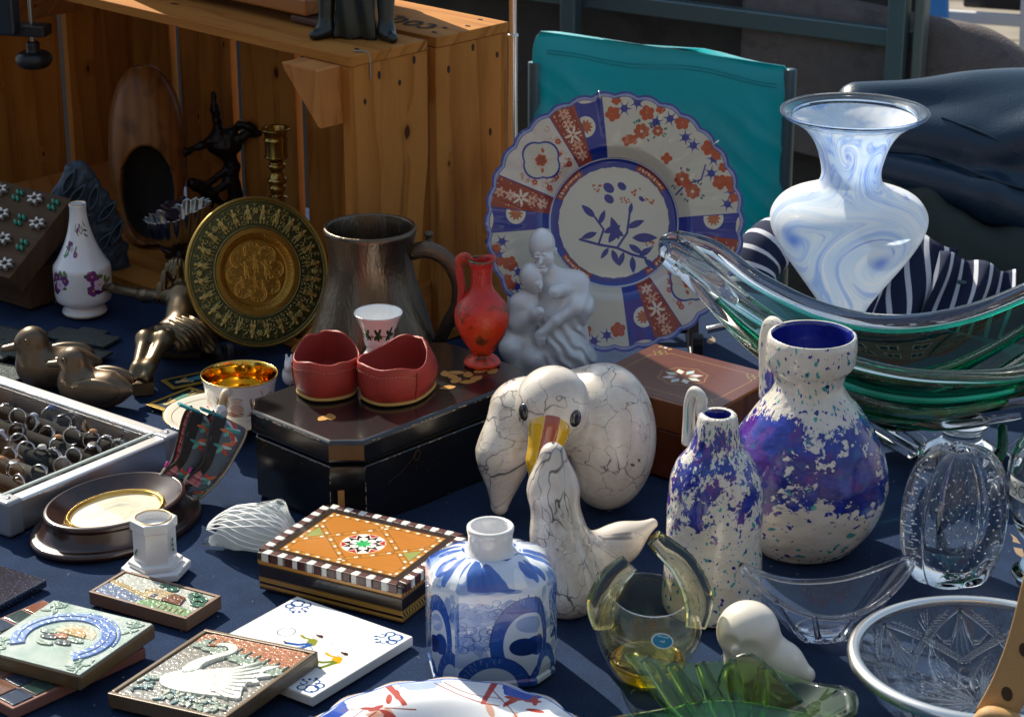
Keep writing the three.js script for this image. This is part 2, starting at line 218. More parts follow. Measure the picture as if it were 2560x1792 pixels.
{ // steel framed cart with grey felt and a blanket over its end
  const c = thing('steel_cart', 'blue-grey steel framed cart lined with grey felt, behind the turquoise chair', 'cart', [0.72, -T, -1.8], -33);
  const fm = new THREE.MeshStandardMaterial({ map: feltGrey, roughness: 0.97 }); fm.color.setRGB(0.22, 0.22, 0.23);
  add('felt_panel', boxUV(warp(new THREE.BoxGeometry(1.55, 0.98, 0.02, 80, 40, 1), v => { v.z += 0.012 * fbm(v.x * 6, v.y * 6, 2); }).translate(-0.775, 0.52, -0.05), 2), fm, c);
  add('top_rail', rbox(1.5, 0.034, 0.03, 0.004).translate(-0.75, 0.785, 0.0), steel, c);
  add('post', rbox(0.034, 0.98, 0.03, 0.004).translate(-0.015, 0.50, 0.034), steel, c);
  add('post', rbox(0.020, 0.98, 0.028, 0.004).translate(0.022, 0.50, 0.02), M([0.16, 0.19, 0.19], 0.5, 0.4), c);
  add('post', rbox(0.034, 0.98, 0.03, 0.004).translate(-0.70, 0.49, 0.034), steel, c);
  add('bottom_rail', rbox(1.5, 0.034, 0.03, 0.004).translate(-0.75, 0.15, 0.0), steel, c);
  const lv = add('latch_lever', tf(ext(shp([[0, 0.012], [0.03, 0.02], [0.12, 0.026], [0.2, 0.024], [0.2, -0.02], [0.1, -0.016], [0.03, -0.008], [0, 0.0]]), 0.014, 0.003), [-0.19, 0.655, 0.052]), M([0.35, 0.40, 0.40], 0.28, 0.9), c);
  add('pivot', tf(lathe([[0, 0], [0.012, 0], [0.012, 0.006], [0.008, 0.009], [0, 0.009]], 20), [-0.02, 0.66, 0.066], [PI / 2, 0, 0]), M([0.08, 0.03, 0.015], 0.5, 0.4), lv);
  for (const x of [-1.4, -0.06]) add('wheel', tf(new THREE.TorusGeometry(0.05, 0.02, 12, 28), [x, 0.07, 0.03]), blackPl, c);
}
{ // blanket over the cart end
  const m = new THREE.MeshStandardMaterial({ map: feltGrey, roughness: 1, bumpMap: feltBump, bumpScale: 0.002 }); m.color.setRGB(0.62, 0.56, 0.58);
  const rings = []; for (let j = 0; j <= 46; j++) { const t = j / 46, ring = []; for (let i = 0; i < 56; i++) { const a = i / 56 * 2 * PI, x = -0.30 + 0.62 * t, th = 0.032 + 0.006 * fbm(t * 7, Math.cos(a) * 2, 3); const q = Math.sin(a) >= 0 ? 1 : -1, s = Math.abs(Math.cos(a)); let y = 0.855 - (1 - Math.pow(s, 3)) * 0.0 - 0.05 * t - 0.10 * Math.pow(clamp((t - 0.72) / 0.28), 2); const u = Math.cos(a); const drop = 0.30; const yy = y - (1 - u) * 0.5 * drop + (u > 0.8 ? -0.002 : 0); const zz = q * th * Math.pow(clamp(1 - Math.pow(Math.max(0, u), 6)), 0.5) + 0.01 * fbm(t * 4, u * 3, 8) + 0.02 * t * (1 - u); ring.push(V3(x + 0.055 * (1 - u) * clamp(t * 2 - 1), yy, zz)); } rings.push(ring); }
  single('blanket', 'pale grey-pink fleece blanket hung over the steel cart', 'blanket', boxUV(loft(rings), 3), m, [0.70, -T, -1.86], -33);
}
{ // far seat and bag
  const w = M([0.62, 0.63, 0.65], 0.5), s = thing('white_stool', 'white plastic stool far behind the stall', 'stool', [1.46, -T, -4.75], -20);
  for (const [x, z] of [[-0.16, 0.16], [0.16, 0.16], [-0.16, -0.16], [0.16, -0.16]]) add('leg', tf(rbox(0.05, 0.44, 0.04, 0.008).translate(0, 0.22, 0), [x * 1.1, 0, z * 1.1], [z * -0.3, 0, x * 0.3]), w, s);
  add('seat', rbox(0.36, 0.03, 0.36, 0.01).translate(0, 0.455, 0), w, s); add('crossbar', rbox(0.34, 0.035, 0.03, 0.006).translate(0, 0.235, 0.168), w, s); add('crossbar', rbox(0.34, 0.035, 0.03, 0.006).translate(0, 0.235, -0.168), w, s);
  const b = thing('plastic_crate', 'black crate with a blue rim under the white stool', 'crate', [1.52, -T + 0.2525, -4.75], -20); add('box', rbox(0.2, 0.11, 0.28, 0.01).translate(0, 0.055, 0), blackPl, b); add('rim', rbox(0.22, 0.02, 0.30, 0.008).translate(0, 0.118, 0), M([0.02, 0.16, 0.36], 0.5), b);
  single('blue_bag', 'bright blue bag standing beside the white stool', 'bag', boxUV(warp(rbox(0.15, 0.5, 0.2, 0.03, 5), v => { v.x += 0.02 * fbm(v.y * 7, v.z * 6, 2) + (v.y + 0.25) * -0.06; }).translate(0, 0.25, 0)), M([0.01, 0.17, 0.55], 0.55), [1.20, -T, -4.35], 10);
  single('dark_bag', 'black bag leaning next to the blue bag', 'bag', warp(rbox(0.13, 0.42, 0.2, 0.04, 5), v => { v.z += 0.02 * fbm(v.y * 5, v.x * 6, 7); }).translate(0, 0.21, 0), M([0.014, 0.014, 0.016], 0.7), [1.05, -T, -4.5], 0);
}
{ // jackets and shirt heaped on a bench behind the table
  const bn = thing('folding_bench', 'low wooden bench under the heap of clothes', 'bench', [0.72, -T, -0.88], -30), bw = M([0.2, 0.13, 0.07], 0.7);
  add('seat', rbox(0.62, 0.03, 0.34, 0.005).translate(0, 0.50, 0), bw, bn); for (const x of [-0.27, 0.27]) for (const z of [-0.14, 0.14]) add('leg', rbox(0.035, 0.484, 0.035, 0.004).translate(x, 0.242, z), bw, bn);
  const leather = M([0.006, 0.026, 0.056], 0.34, 0, { bumpMap: feltBump, bumpScale: 0.0005 }), soft = (x, y, z, f) => fbm(x * f, y * f, z * f, 2);
  const jk = uni([ell([0.74, 0.835, -0.97], [0.27, 0.085, 0.13]), cap([0.49, 0.885, -0.93, 0.030], [0.84, 0.885, -0.97, 0.042]), cap([0.49, 0.86, -0.90, 0.034], [0.82, 0.80, -0.86, 0.05]), cap([0.495, 0.815, -0.86, 0.026], [0.66, 0.778, -0.815, 0.030]), cap([0.66, 0.778, -0.815, 0.030], [0.84, 0.70, -0.79, 0.034]), cap([0.66, 0.83, -0.86, 0.024], [0.86, 0.905, -0.86, 0.034]), cap([0.70, 0.79, -0.835, 0.020], [0.88, 0.84, -0.83, 0.030])], 0.022);
  const J = sdf((x, y, z) => jk(x, y, z) + 0.010 * soft(x * 0.7, y, z, 7), [0.40, 0.64, -1.14], [1.0, 0.98, -0.72], 0.0065), jo = thing('leather_jacket', 'navy blue leather jacket heaped on top of the dark green coat', 'jacket', [0, -T, 0]);
  add('jacket_body', boxUV(J, 4), leather, jo); const on = (x, y) => { let z = -0.70; for (let i = 0; i < 60; i++) { const d = jk(x, y, z) + 0.010 * soft(x * 0.7, y, z, 7); if (d < 0.0005) break; z -= Math.max(0.0008, d * 0.8); } return z; };
  for (const L of [[[0.50, 0.838], [0.58, 0.832], [0.66, 0.812], [0.74, 0.786]], [[0.60, 0.88], [0.66, 0.862], [0.70, 0.84]]]) add('seam', tube(L.map(([x, y]) => [x, y, on(x, y), 0.0022]), 6, 8), leather, jo);
  const gc = uni([ell([0.74, 0.645, -0.86], [0.28, 0.10, 0.12]), cap([0.52, 0.775, -0.84, 0.030], [0.56, 0.60, -0.77, 0.050]), cap([0.575, 0.77, -0.82, 0.028], [0.64, 0.60, -0.745, 0.045]), cap([0.62, 0.74, -0.80, 0.026], [0.78, 0.62, -0.735, 0.042]), cap([0.70, 0.72, -0.79, 0.028], [0.92, 0.62, -0.74, 0.045])], 0.028);
  single('dark_coat', 'dark green cotton coat lying under the leather jacket', 'coat', boxUV(sdf((x, y, z) => Math.max(gc(x, y, z) + 0.010 * soft(x, y, z, 8), 0.517 - y), [0.40, 0.50, -1.05], [1.05, 0.86, -0.6], 0.0075), 4), M([0.022, 0.036, 0.034], 0.85), [0, -T, 0]);
  const st = cv(256, 256, (g) => { g.fillStyle = '#12203f'; g.fillRect(0, 0, 256, 256); g.fillStyle = '#c9cdd8'; for (let i = 0; i < 4; i++) g.fillRect(0, i * 64, 256, 17); });
  const sh = thing('striped_shirt', 'navy shirt with white stripes hung over a stool back behind the vase', 'shirt', [0, -T, 0]), sm1 = new THREE.MeshStandardMaterial({ map: st, roughness: 0.95 });
  const sheet = (fn, n, m, rows) => { const R = []; for (let j = 0; j <= n; j++) { const r = []; for (let i = 0; i <= m; i++) r.push(fn(i / m, j / n, 0)); for (let i = m; i >= 0; i--) r.push(fn(i / m, j / n, 1)); R.push(r); } const g = loft(R), u = g.attributes.uv, p = g.attributes.position; for (let q = 0; q < u.count; q++) { const k = u.getX(q), x = k < 0.5 ? k * 2 : 2 - k * 2; u.setXY(q, x, u.getY(q) * rows); } return g; };
  // body: stripes fan out from the shoulder; thickness 8 mm
  add('shirt_body', sheet((a, b, s) => V3(0.42 + 0.155 * b - 0.03 * (a - 0.5) + 0.004 * Math.sin(a * 9 + b * 14), 0.775 - 0.135 * a - 0.012 * b + 0.008 * Math.sin(b * 11 + a * 3) - s * 0.006, -0.665 + 0.13 * a * (1 - 0.3 * b) + 0.012 * Math.sin(b * 16 + a * 5) - s * 0.008), 60, 26, 1.9), sm1, sh);
  add('shirt_front', sheet((a, b, s) => V3(0.565 + 0.105 * b - 0.05 * a + 0.003 * Math.sin(a * 8), 0.758 - 0.13 * a - 0.03 * b + 0.006 * Math.sin(b * 13 + a * 4) - s * 0.006, -0.645 + 0.11 * a + 0.012 * Math.sin(b * 12 + a * 6) - s * 0.008), 50, 26, 1.5), sm1, sh);
  const slv = tube([[0.46, 0.765, -0.68, 0.030], [0.38, 0.775, -0.66, 0.036], [0.325, 0.758, -0.62, 0.034], [0.305, 0.715, -0.59, 0.030], [0.303, 0.66, -0.58, 0.028]], 10, 28, 1.1); { const u = slv.attributes.uv; for (let i = 0; i < u.count; i++) u.setXY(i, u.getX(i), u.getY(i) * 3.2); }
  add('sleeve', warp(slv, v => { const n = 0.007 * fbm(v.x * 25, v.y * 25, v.z * 25); v.x += n; v.z += n; }), sm1, sh);
  const sl = thing('camp_stool', 'small folding stool the striped shirt hangs on', 'stool', [0.46, -T, -0.72], -30); add('back_bar', tf(new THREE.CapsuleGeometry(0.010, 0.22, 4, 12), [0.02, 0.712, -0.012], [0, 0, PI / 2]), steel, sl); for (const x of [-0.12, 0.16]) add('leg', rbox(0.02, 0.72, 0.02, 0.003).translate(x, 0.36, 0), steel, sl); add('seat', rbox(0.30, 0.02, 0.22, 0.005).translate(0.02, 0.42, 0.1), steel, sl); for (const x of [-0.12, 0.16]) add('leg', rbox(0.02, 0.41, 0.02, 0.003).translate(x, 0.205, 0.2), steel, sl);
}
// ---------- behind the viewer: houses and van added unseen to bounce light and block sky ----------
{
  const brick = dt(512, 512, (u, v) => { const r = Math.floor(v * 64), x = u * 24 + (r % 2) * 0.5, f = x - Math.floor(x), j = f < 0.06 || (v * 64) % 1 < 0.16, k = 0.5 + 0.5 * n3(Math.floor(x) * 3.7, r * 5.1, 2) + 0.2 * fbm(u * 30, v * 30, 3); return j ? [0.5, 0.49, 0.47] : mixc([0.34, 0.30, 0.27], [0.46, 0.42, 0.38], clamp(k)); }, { rep: [0.25, 0.25] });
  const house = (label, x, z, w, h, tint) => { const t = thing('added_house', label, 'house', [x, -T, z], 180, 'unseen houses added for the fill light'), m = new THREE.MeshStandardMaterial({ map: brick, roughness: 0.9, color: lin(tint) }), wf = M([0.7, 0.68, 0.63], 0.5), gl = M([0.03, 0.04, 0.05], 0.05);
    add('wall', boxUV(new THREE.BoxGeometry(w, h, 6).translate(0, h / 2, -3)), m, t); add('roof', tf(ext(shp([[-w / 2 - 0.2, 0], [w / 2 + 0.2, 0], [0, 2.6]]), 6.2), [0, h, -6.1]), M([0.16, 0.06, 0.04], 0.8), t);
    for (let f = 0; f < 3; f++) for (let i = 0; i < 3; i++) { const wx = (i - 1) * w * 0.31, wy = 1.5 + f * 2.7; if (f === 0 && i === 1) { const d = add('door', rbox(1.0, 2.2, 0.08, 0.01).translate(0, 1.1, 0.04), M([0.03, 0.08, 0.05], 0.4), t); add('handle', new THREE.SphereGeometry(0.04, 12, 8).translate(0.38, 1.05, 0.12), chrome, d); continue; } const q = add('window', rbox(1.1, 1.6, 0.08, 0.01).translate(wx, wy, 0.04), wf, t); for (const s of [-1, 1]) add('pane', rbox(0.46, 1.42, 0.02, 0.003).translate(wx + s * 0.26, wy, 0.085), gl, q); add('sill', rbox(1.25, 0.07, 0.18, 0.01).translate(wx, wy - 0.85, 0.08), wf, q); } };
  house('brown brick house with dark green door, added unseen to shape the fill light', 2.2, 11.5, 6.2, 8.6, [1, 1, 1]); house('pale brick house next to the brown one, added unseen for bounce light', 8.6, 11.5, 6.2, 8.0, [1.0, 0.95, 0.88]); house('dark brick house beside the van, added unseen to hold off low sky', -4.2, 11.8, 6.0, 8.3, [0.8, 0.72, 0.68]);
  const bx = thing('added_box', 'dark lidded box added behind the crate to darken its slits', 'box', [-0.95, -T, -2.0], -20); add('body', rbox(0.9, 0.95, 0.45, 0.03, 3).translate(0, 0.475, 0), M([0.05, 0.055, 0.065], 0.5), bx); add('lid', rbox(0.94, 0.05, 0.49, 0.02, 3).translate(0, 0.977, 0), M([0.04, 0.05, 0.07], 0.45), bx);  // box added so that bright paving does not show through the crate slits
  // dark van, added out of view to keep sky light off the open crate
  const v = thing('added_van', 'dark grey van added unseen to darken the inside of the crate', 'van', [-3.9, -T, 1.9], 62), pm = M([0.035, 0.037, 0.042], 0.3, 0.2, { clearcoat: 0.6 }), gls = M([0.01, 0.012, 0.014], 0.05), rub = M([0.015, 0.015, 0.015], 0.8);
  add('body', tf(ext(shp([[-2.6, 0.35], [2.4, 0.35], [2.5, 0.9], [1.75, 1.15], [1.2, 2.15], [-2.55, 2.25], [-2.65, 2.1]]), 1.9, 0.06, 3), [0, 0, -0.95]), pm, v);
  for (const s of [-1, 1]) { for (const x of [-1.6, 1.55]) { const w = add('wheel', tf(lathe([[0.12, -0.1], [0.33, -0.1], [0.36, -0.05], [0.36, 0.05], [0.33, 0.1], [0.12, 0.1]], 36), [x, 0.36, s * 0.88], [PI / 2, 0, 0]), rub, v); add('rim', tf(lathe([[0, -0.08], [0.2, -0.08], [0.22, 0], [0.2, 0.105], [0, 0.08]], 24), [x, 0.36, s * 0.88], [PI / 2, 0, 0]), chrome, w); } add('side_window', rbox(0.75, 0.6, 0.02, 0.01).translate(0.95, 1.62, s * 0.955), gls, v); add('headlight', rbox(0.05, 0.16, 0.35, 0.02).translate(2.5, 0.78, s * 0.7), M([0.6, 0.6, 0.6], 0.1), v); }
  add('windscreen', tf(rbox(0.02, 1.05, 1.6, 0.01), [1.51, 1.66, 0], [0, 0, 0.50]), gls, v);
}
// ---------- wooden crate on its side, and what stands in and on it ----------
const pine = (seed, knots) => dt(384, 768, (u, v) => {
  let w = u * 3.1 + 1.1 * fbm(u * 1.3 + seed, v * 0.7, seed) + 0.22 * fbm(u * 5, v * 1.6, seed + 3), kn = 0, kr2 = 0;
  for (const [ku, kv, kr] of knots) { const du = (u - ku), dv = (v - kv) * 1.7, d = Math.hypot(du, dv); w += 0.8 * Math.exp(-d * d / (kr * kr * 7)) * Math.sign(du || 1) * (1 - Math.exp(-d / kr)); kn = Math.max(kn, sstep(kr * 1.15, kr * 0.6, d + 0.008 * n3(u * 30, v * 30, 2))); kr2 = Math.max(kr2, sstep(kr * 2.2, kr, d)); }
  const f = w - Math.floor(w), ring = Math.pow(f, 2.6) * sstep(1, 0.9, f), fib = n3(u * 150, v * 4, seed) * 0.6 + n3(u * 60 + 3, v * 1.6, 1) * 0.5, st = sstep(0.02, 0.36, fbm(u * 2.2, v * 1.5, seed + 8)), gr = sstep(0.2, 0.5, fbm(u * 7, v * 2.4, seed + 15));
  let c = mixc([0.80, 0.60, 0.36], [0.66, 0.44, 0.22], clamp(ring * 0.75 + 0.12 * fib + 0.1 + 0.3 * kr2)); c = mixc(c, [0.56, 0.38, 0.20], 0.42 * st); c = mixc(c, [0.38, 0.27, 0.17], 0.4 * gr); c = mixc(c, [0.27, 0.14, 0.07], 0.85 * kn); return c.map(q => q + 0.035 * fib);
});
const woodBump = dt(256, 512, (u, v) => 0.5 + 0.3 * n3(u * 90, v * 3, 1) + 0.2 * n3(u * 40, v * 2, 4), { data: true });
const pines = [pine(1.3, [[0.30, 0.62, 0.035]]), pine(4.7, [[0.72, 0.42, 0.015], [0.25, 0.15, 0.012]]), pine(9.1, [[0.55, 0.3, 0.03], [0.2, 0.8, 0.02]])];
const pineMats = pines.map(p => new THREE.MeshPhysicalMaterial({ map: p, color: lin([0.76, 0.62, 0.40]), specularIntensity: 0.3, roughness: 0.72, bumpMap: woodBump, bumpScale: 0.0006 }));
function board(w, h, d, seed = 0, r = 0.0015) { // uv along the longest side; texture spans 0.13 m x 0.4 m
  const g = boxUV(rbox(w, h, d, r)), p = g.attributes.position, u = g.attributes.uv, L = w >= h && w >= d ? 0 : h >= d ? 1 : 2, q = rnd(seed * 77 + 5), o1 = q(), o2 = q();
  for (let i = 0; i < p.count; i++) { const c = [p.getX(i), p.getY(i), p.getZ(i)], rest = c.filter((_, k) => k !== L); u.setXY(i, (rest[0] + rest[1]) / 0.13 + o1, c[L] / 0.4 + o2); }
  return g;
}
const CR = { x: -0.1774, z: -0.2186, yaw: -43.6 };
const cm = new THREE.Matrix4().makeRotationY(CR.yaw * D).setPosition(CR.x, T, CR.z);
const crateAt = (x, y, z) => { const v = V3(x, y, z).applyMatrix4(cm); return [v.x, v.y - T, v.z]; };
function buildCrate(label, pos, yaw, group) {
  const c = thing('wooden_crate', label, 'crate', pos, yaw, group), t = 0.012, H = 0.366, W = 0.72, Dp = 0.25; let s = 3; const m = () => pineMats[s++ % 3];
  for (const y of [t / 2, H - t / 2]) { add('plank', board(W + 0.004, t, 0.118, s).translate(-W / 2, y, -0.059), m(), c); add('plank', board(W + 0.004, t, 0.118, s).translate(-W / 2, y, -0.191), m(), c); }
  for (const x of [-t / 2, -W + t / 2]) for (const z of [-0.059, -0.191]) {
    const g = board(t, H - 2 * t - 0.001, 0.118, s, 0.001), front = z > -0.1 && x > -0.1;
    if (front) { const gg = boxUV(new THREE.BoxGeometry(t, H - 2 * t - 0.001, 0.118, 2, 40, 8)); const p = gg.attributes.position, u = gg.attributes.uv; for (let i = 0; i < p.count; i++) { const yy = p.getY(i), zz = p.getZ(i); const cut = 0.019 * sstep(0.06, -0.09, yy) * (1 + 0.25 * Math.sin(yy * 30)) * clamp((0.059 - zz) / 0.118); p.setZ(i, zz + cut); u.setXY(i, (zz + 0.059) / -0.13 + 0.55, (yy + 0.17) / 0.42 + 0.02); } gg.computeVertexNormals(); add('plank', gg.translate(x, H / 2, z), pineMats[0], c); }
    else add('plank', g.translate(x, H / 2, z), x > -0.1 ? pineMats[1] : m(), c);
  }
  const gaps = [0, 0.1025, 0.23, 0.357, 0.485, 0.6125, W];
  for (let i = 0; i < 6; i++) { const a = gaps[i] + (i ? 0.0095 : 0), b = gaps[i + 1] - (i < 5 ? 0.0095 : 0); add('plank', board(b - a, H - 2 * t - 0.002, t, s).translate(-(a + b) / 2, H / 2, -Dp - t / 2 + 0.0125), m(), c); }
  const post = ext(shp([[0, 0], [-0.062, 0], [-0.058, -0.008], [-0.004, -0.064], [0, -0.064]]), 0.27, 0.0015);
  const pg = boxUV(post, 7), rough = new THREE.MeshStandardMaterial({ map: pines[2], color: lin([0.80, 0.62, 0.40]), roughness: 0.85, bumpMap: woodBump, bumpScale: 0.001 });
  add('corner_post', pg.clone().translate(-t - 0.0005, H - t - 0.0005, -0.237), rough, c);
  add('corner_post', pg.clone().rotateZ(PI / 2).translate(-W + t + 0.0005, H - t - 0.0005, -0.237), rough, c);
  add('corner_post', pg.clone().rotateZ(-PI / 2).translate(-t - 0.0005, t + 0.0005, -0.237), rough, c);
  add('corner_post', pg.clone().rotateZ(PI).translate(-W + t + 0.0005, t + 0.0005, -0.237), rough, c);
  const nm = M([0.03, 0.018, 0.012], 0.8), nail = new THREE.CylinderGeometry(0.0019, 0.0019, 0.0012, 10), q = rnd(9);
  for (const [y, z] of [[0.312, -0.022], [0.338, -0.044], [0.324, -0.075], [0.346, -0.098], [0.326, -0.152], [0.345, -0.192], [0.330, -0.232], [0.24, -0.22], [0.03, -0.03], [0.028, -0.21]]) { const n = add('nail', nail.clone().rotateZ(PI / 2).scale(1, 1.6 + q(), 1), nm, c); n.position.set(0.0003, y, z); }
  for (const [x, z] of [[-0.02, -0.03], [-0.024, -0.09], [-0.02, -0.15], [-0.028, -0.175], [-0.016, -0.2], [-0.03, -0.235]]) { const n = add('nail', nail, nm, c); n.position.set(x, H + 0.0003, z); n.scale.set(2, 1, 1); }
  return c;
}
{
  const c = buildCrate('pine crate lying on its side, open front full of old wares', [CR.x, 0, CR.z], CR.yaw, null);
  add('staple', tube([[-0.012, 0.3672, -0.018, 0.0008], [0.0005, 0.3676, -0.024, 0.0008], [0.0014, 0.364, -0.028, 0.0008], [0.0014, 0.335, -0.030, 0.0008]], 6, 8), M([0.25, 0.3, 0.33], 0.4, 0.8), c);
  // stencilled letters burnt into the lid plank, read from behind
  const tx = cv(256, 96, (g) => { g.clearRect(0, 0, 256, 96); g.fillStyle = '#1d1712'; g.font = 'bold 78px sans-serif'; g.textBaseline = 'middle'; g.fillText('COU', 14, 50); });
  const p = new THREE.PlaneGeometry(0.11, 0.042); flatUp(p); p.rotateY(PI);
  add('stencil', p.translate(-0.085, 0.3672, -0.165), new THREE.MeshStandardMaterial({ map: tx, transparent: true, roughness: 0.9 }), c);
}
{ const c = buildCrate('second pine crate stood on its end, added out of view to cast shade', [-1.0, 0.001, -1.329], 0, null); c.rotation.set(0, -PI / 2, -PI / 2); c.position.y = T + 0.001; }  // upright crate added out of view as shadow caster for the left side
{ // on the crate
  const P = (x, y, z) => crateAt(x, y, z);
  const b = thing('wooden_chest', 'varnished wooden chest set on the crate lid', 'chest', P(-0.144, 0.3775, -0.066), CR.yaw), vm = new THREE.MeshPhysicalMaterial({ map: pines[1], roughness: 0.35, clearcoat: 0.3 }); vm.color.setRGB(0.62, 0.42, 0.26);
  add('body', board(0.42, 0.26, 0.16, 21, 0.003).translate(-0.21, 0.131, -0.08), vm, b); add('base_moulding', board(0.424, 0.02, 0.164, 22, 0.003).translate(-0.21, 0.0115, -0.08), vm, b); add('lid', board(0.43, 0.02, 0.17, 23, 0.004).translate(-0.21, 0.2715, -0.08), vm, b);
  single('leather_case', 'small brown leather case wedged under the wooden chest', 'case', rbox(0.066, 0.0105, 0.05, 0.004, 4).translate(-0.02, 0.00525, -0.035), M([0.10, 0.045, 0.032], 0.5), P(-0.125, 0.3668, -0.06), CR.yaw);
  single('leather_case', 'brown leather case under the far end of the wooden chest', 'case', rbox(0.066, 0.0105, 0.05, 0.004, 4).translate(0, 0.00525, 0), M([0.10, 0.045, 0.032], 0.5), P(-0.50, 0.3668, -0.14), CR.yaw);
  // seated bronze figure: draped stool between two legs
  const br = M([0.05, 0.06, 0.06], 0.34, 0.75), f = thing('bronze_statuette', 'dark bronze statuette of a seated figure on the crate lid', 'statuette', P(-0.068, 0.3668, -0.078), -10);
  const bd = uni([cap([-0.035, 0.01, 0.014, 0.008], [-0.033, 0.075, 0.006, 0.012]), cap([-0.035, 0.007, 0.014, 0.0075], [-0.044, 0.005, 0.03, 0.006]), cap([0.035, 0.01, 0.014, 0.008], [0.033, 0.075, 0.006, 0.012]), cap([0.035, 0.007, 0.014, 0.0075], [0.046, 0.005, 0.03, 0.006]), cap([-0.033, 0.075, 0.006, 0.013], [-0.014, 0.085, -0.02, 0.016]), cap([0.033, 0.075, 0.006, 0.013], [0.014, 0.085, -0.02, 0.016]), cap([0, 0.085, -0.02, 0.02], [0, 0.14, -0.016, 0.021]), cap([0, 0.15, -0.016, 0.008], [0, 0.165, -0.014, 0.008]), ell([0, 0.178, -0.012], [0.0125, 0.016, 0.014]), cap([-0.024, 0.142, -0.016, 0.009], [-0.04, 0.11, -0.004, 0.007]), cap([-0.04, 0.11, -0.004, 0.007], [-0.03, 0.088, 0.01, 0.006]), cap([0.024, 0.142, -0.016, 0.009], [0.04, 0.11, -0.004, 0.007]), cap([0.04, 0.11, -0.004, 0.007], [0.03, 0.088, 0.01, 0.006])], 0.012);
  add('figure', sdf(bd, [-0.06, -0.002, -0.045], [0.06, 0.2, 0.04], 0.0028), br, f);
  add('drapery', sdf((x, y, z) => { const w = 0.027 - 0.09 * y * (1 - y * 3), q = Math.max(Math.abs(x) - w * 0.8, Math.abs(z - 0.006) - 0.011) - 0.004; return Math.max(q, y - 0.08, -y) + 0.0015 * Math.sin(x * 260 + y * 40); }, [-0.04, -0.002, -0.02], [0.04, 0.085, 0.03], 0.0028), br, f);
}
{ // clamp lamp gripping the crate lid at the left
  const P = crateAt(-0.575, 0.276, 0.014), L = thing('clamp_lamp', 'black clamp lamp gripping the crate lid', 'clamp lamp', P, -12);
  add('screw_knob', lathe(sm([[0, -0.012], [0.016, -0.012], [0.0225, -0.005], [0.023, 0.001], [0.018, 0.007], [0.009, 0.0085], [0.008, 0.02], [0, 0.02]], 5), 40), blackPl, L);
  add('screw', lathe([[0, 0.0205], [0.0028, 0.0205], [0.0028, 0.076], [0, 0.076]], 16), M([0.3, 0.31, 0.32], 0.35, 0.9), L);
  add('jaw', rbox(0.05, 0.014, 0.026, 0.002).translate(-0.003, 0.036, 0), blackPl, L);
  add('bracket', tf(rbox(0.036, 0.115, 0.022, 0.004).translate(0, 0.06, 0), [-0.028, 0.03, 0.018]), M([0.012, 0.022, 0.035], 0.3), L);
  add('upper_jaw', rbox(0.05, 0.012, 0.026, 0.002).translate(-0.003, 0.146, 0), blackPl, L);
  add('lamp_arm', tube([[-0.028, 0.145, 0, 0.006], [-0.028, 0.30, -0.01, 0.006], [-0.06, 0.42, 0.03, 0.006]], 6, 12), blackPl, L);
  add('lamp_shade', tf(lathe([[0.014, 0.05], [0.02, 0.04], [0.05, 0], [0.048, 0], [0.018, 0.038], [0.012, 0.048]], 36), [-0.07, 0.44, 0.05], [0.8, 0, 0.4]), blackPl, L);
}
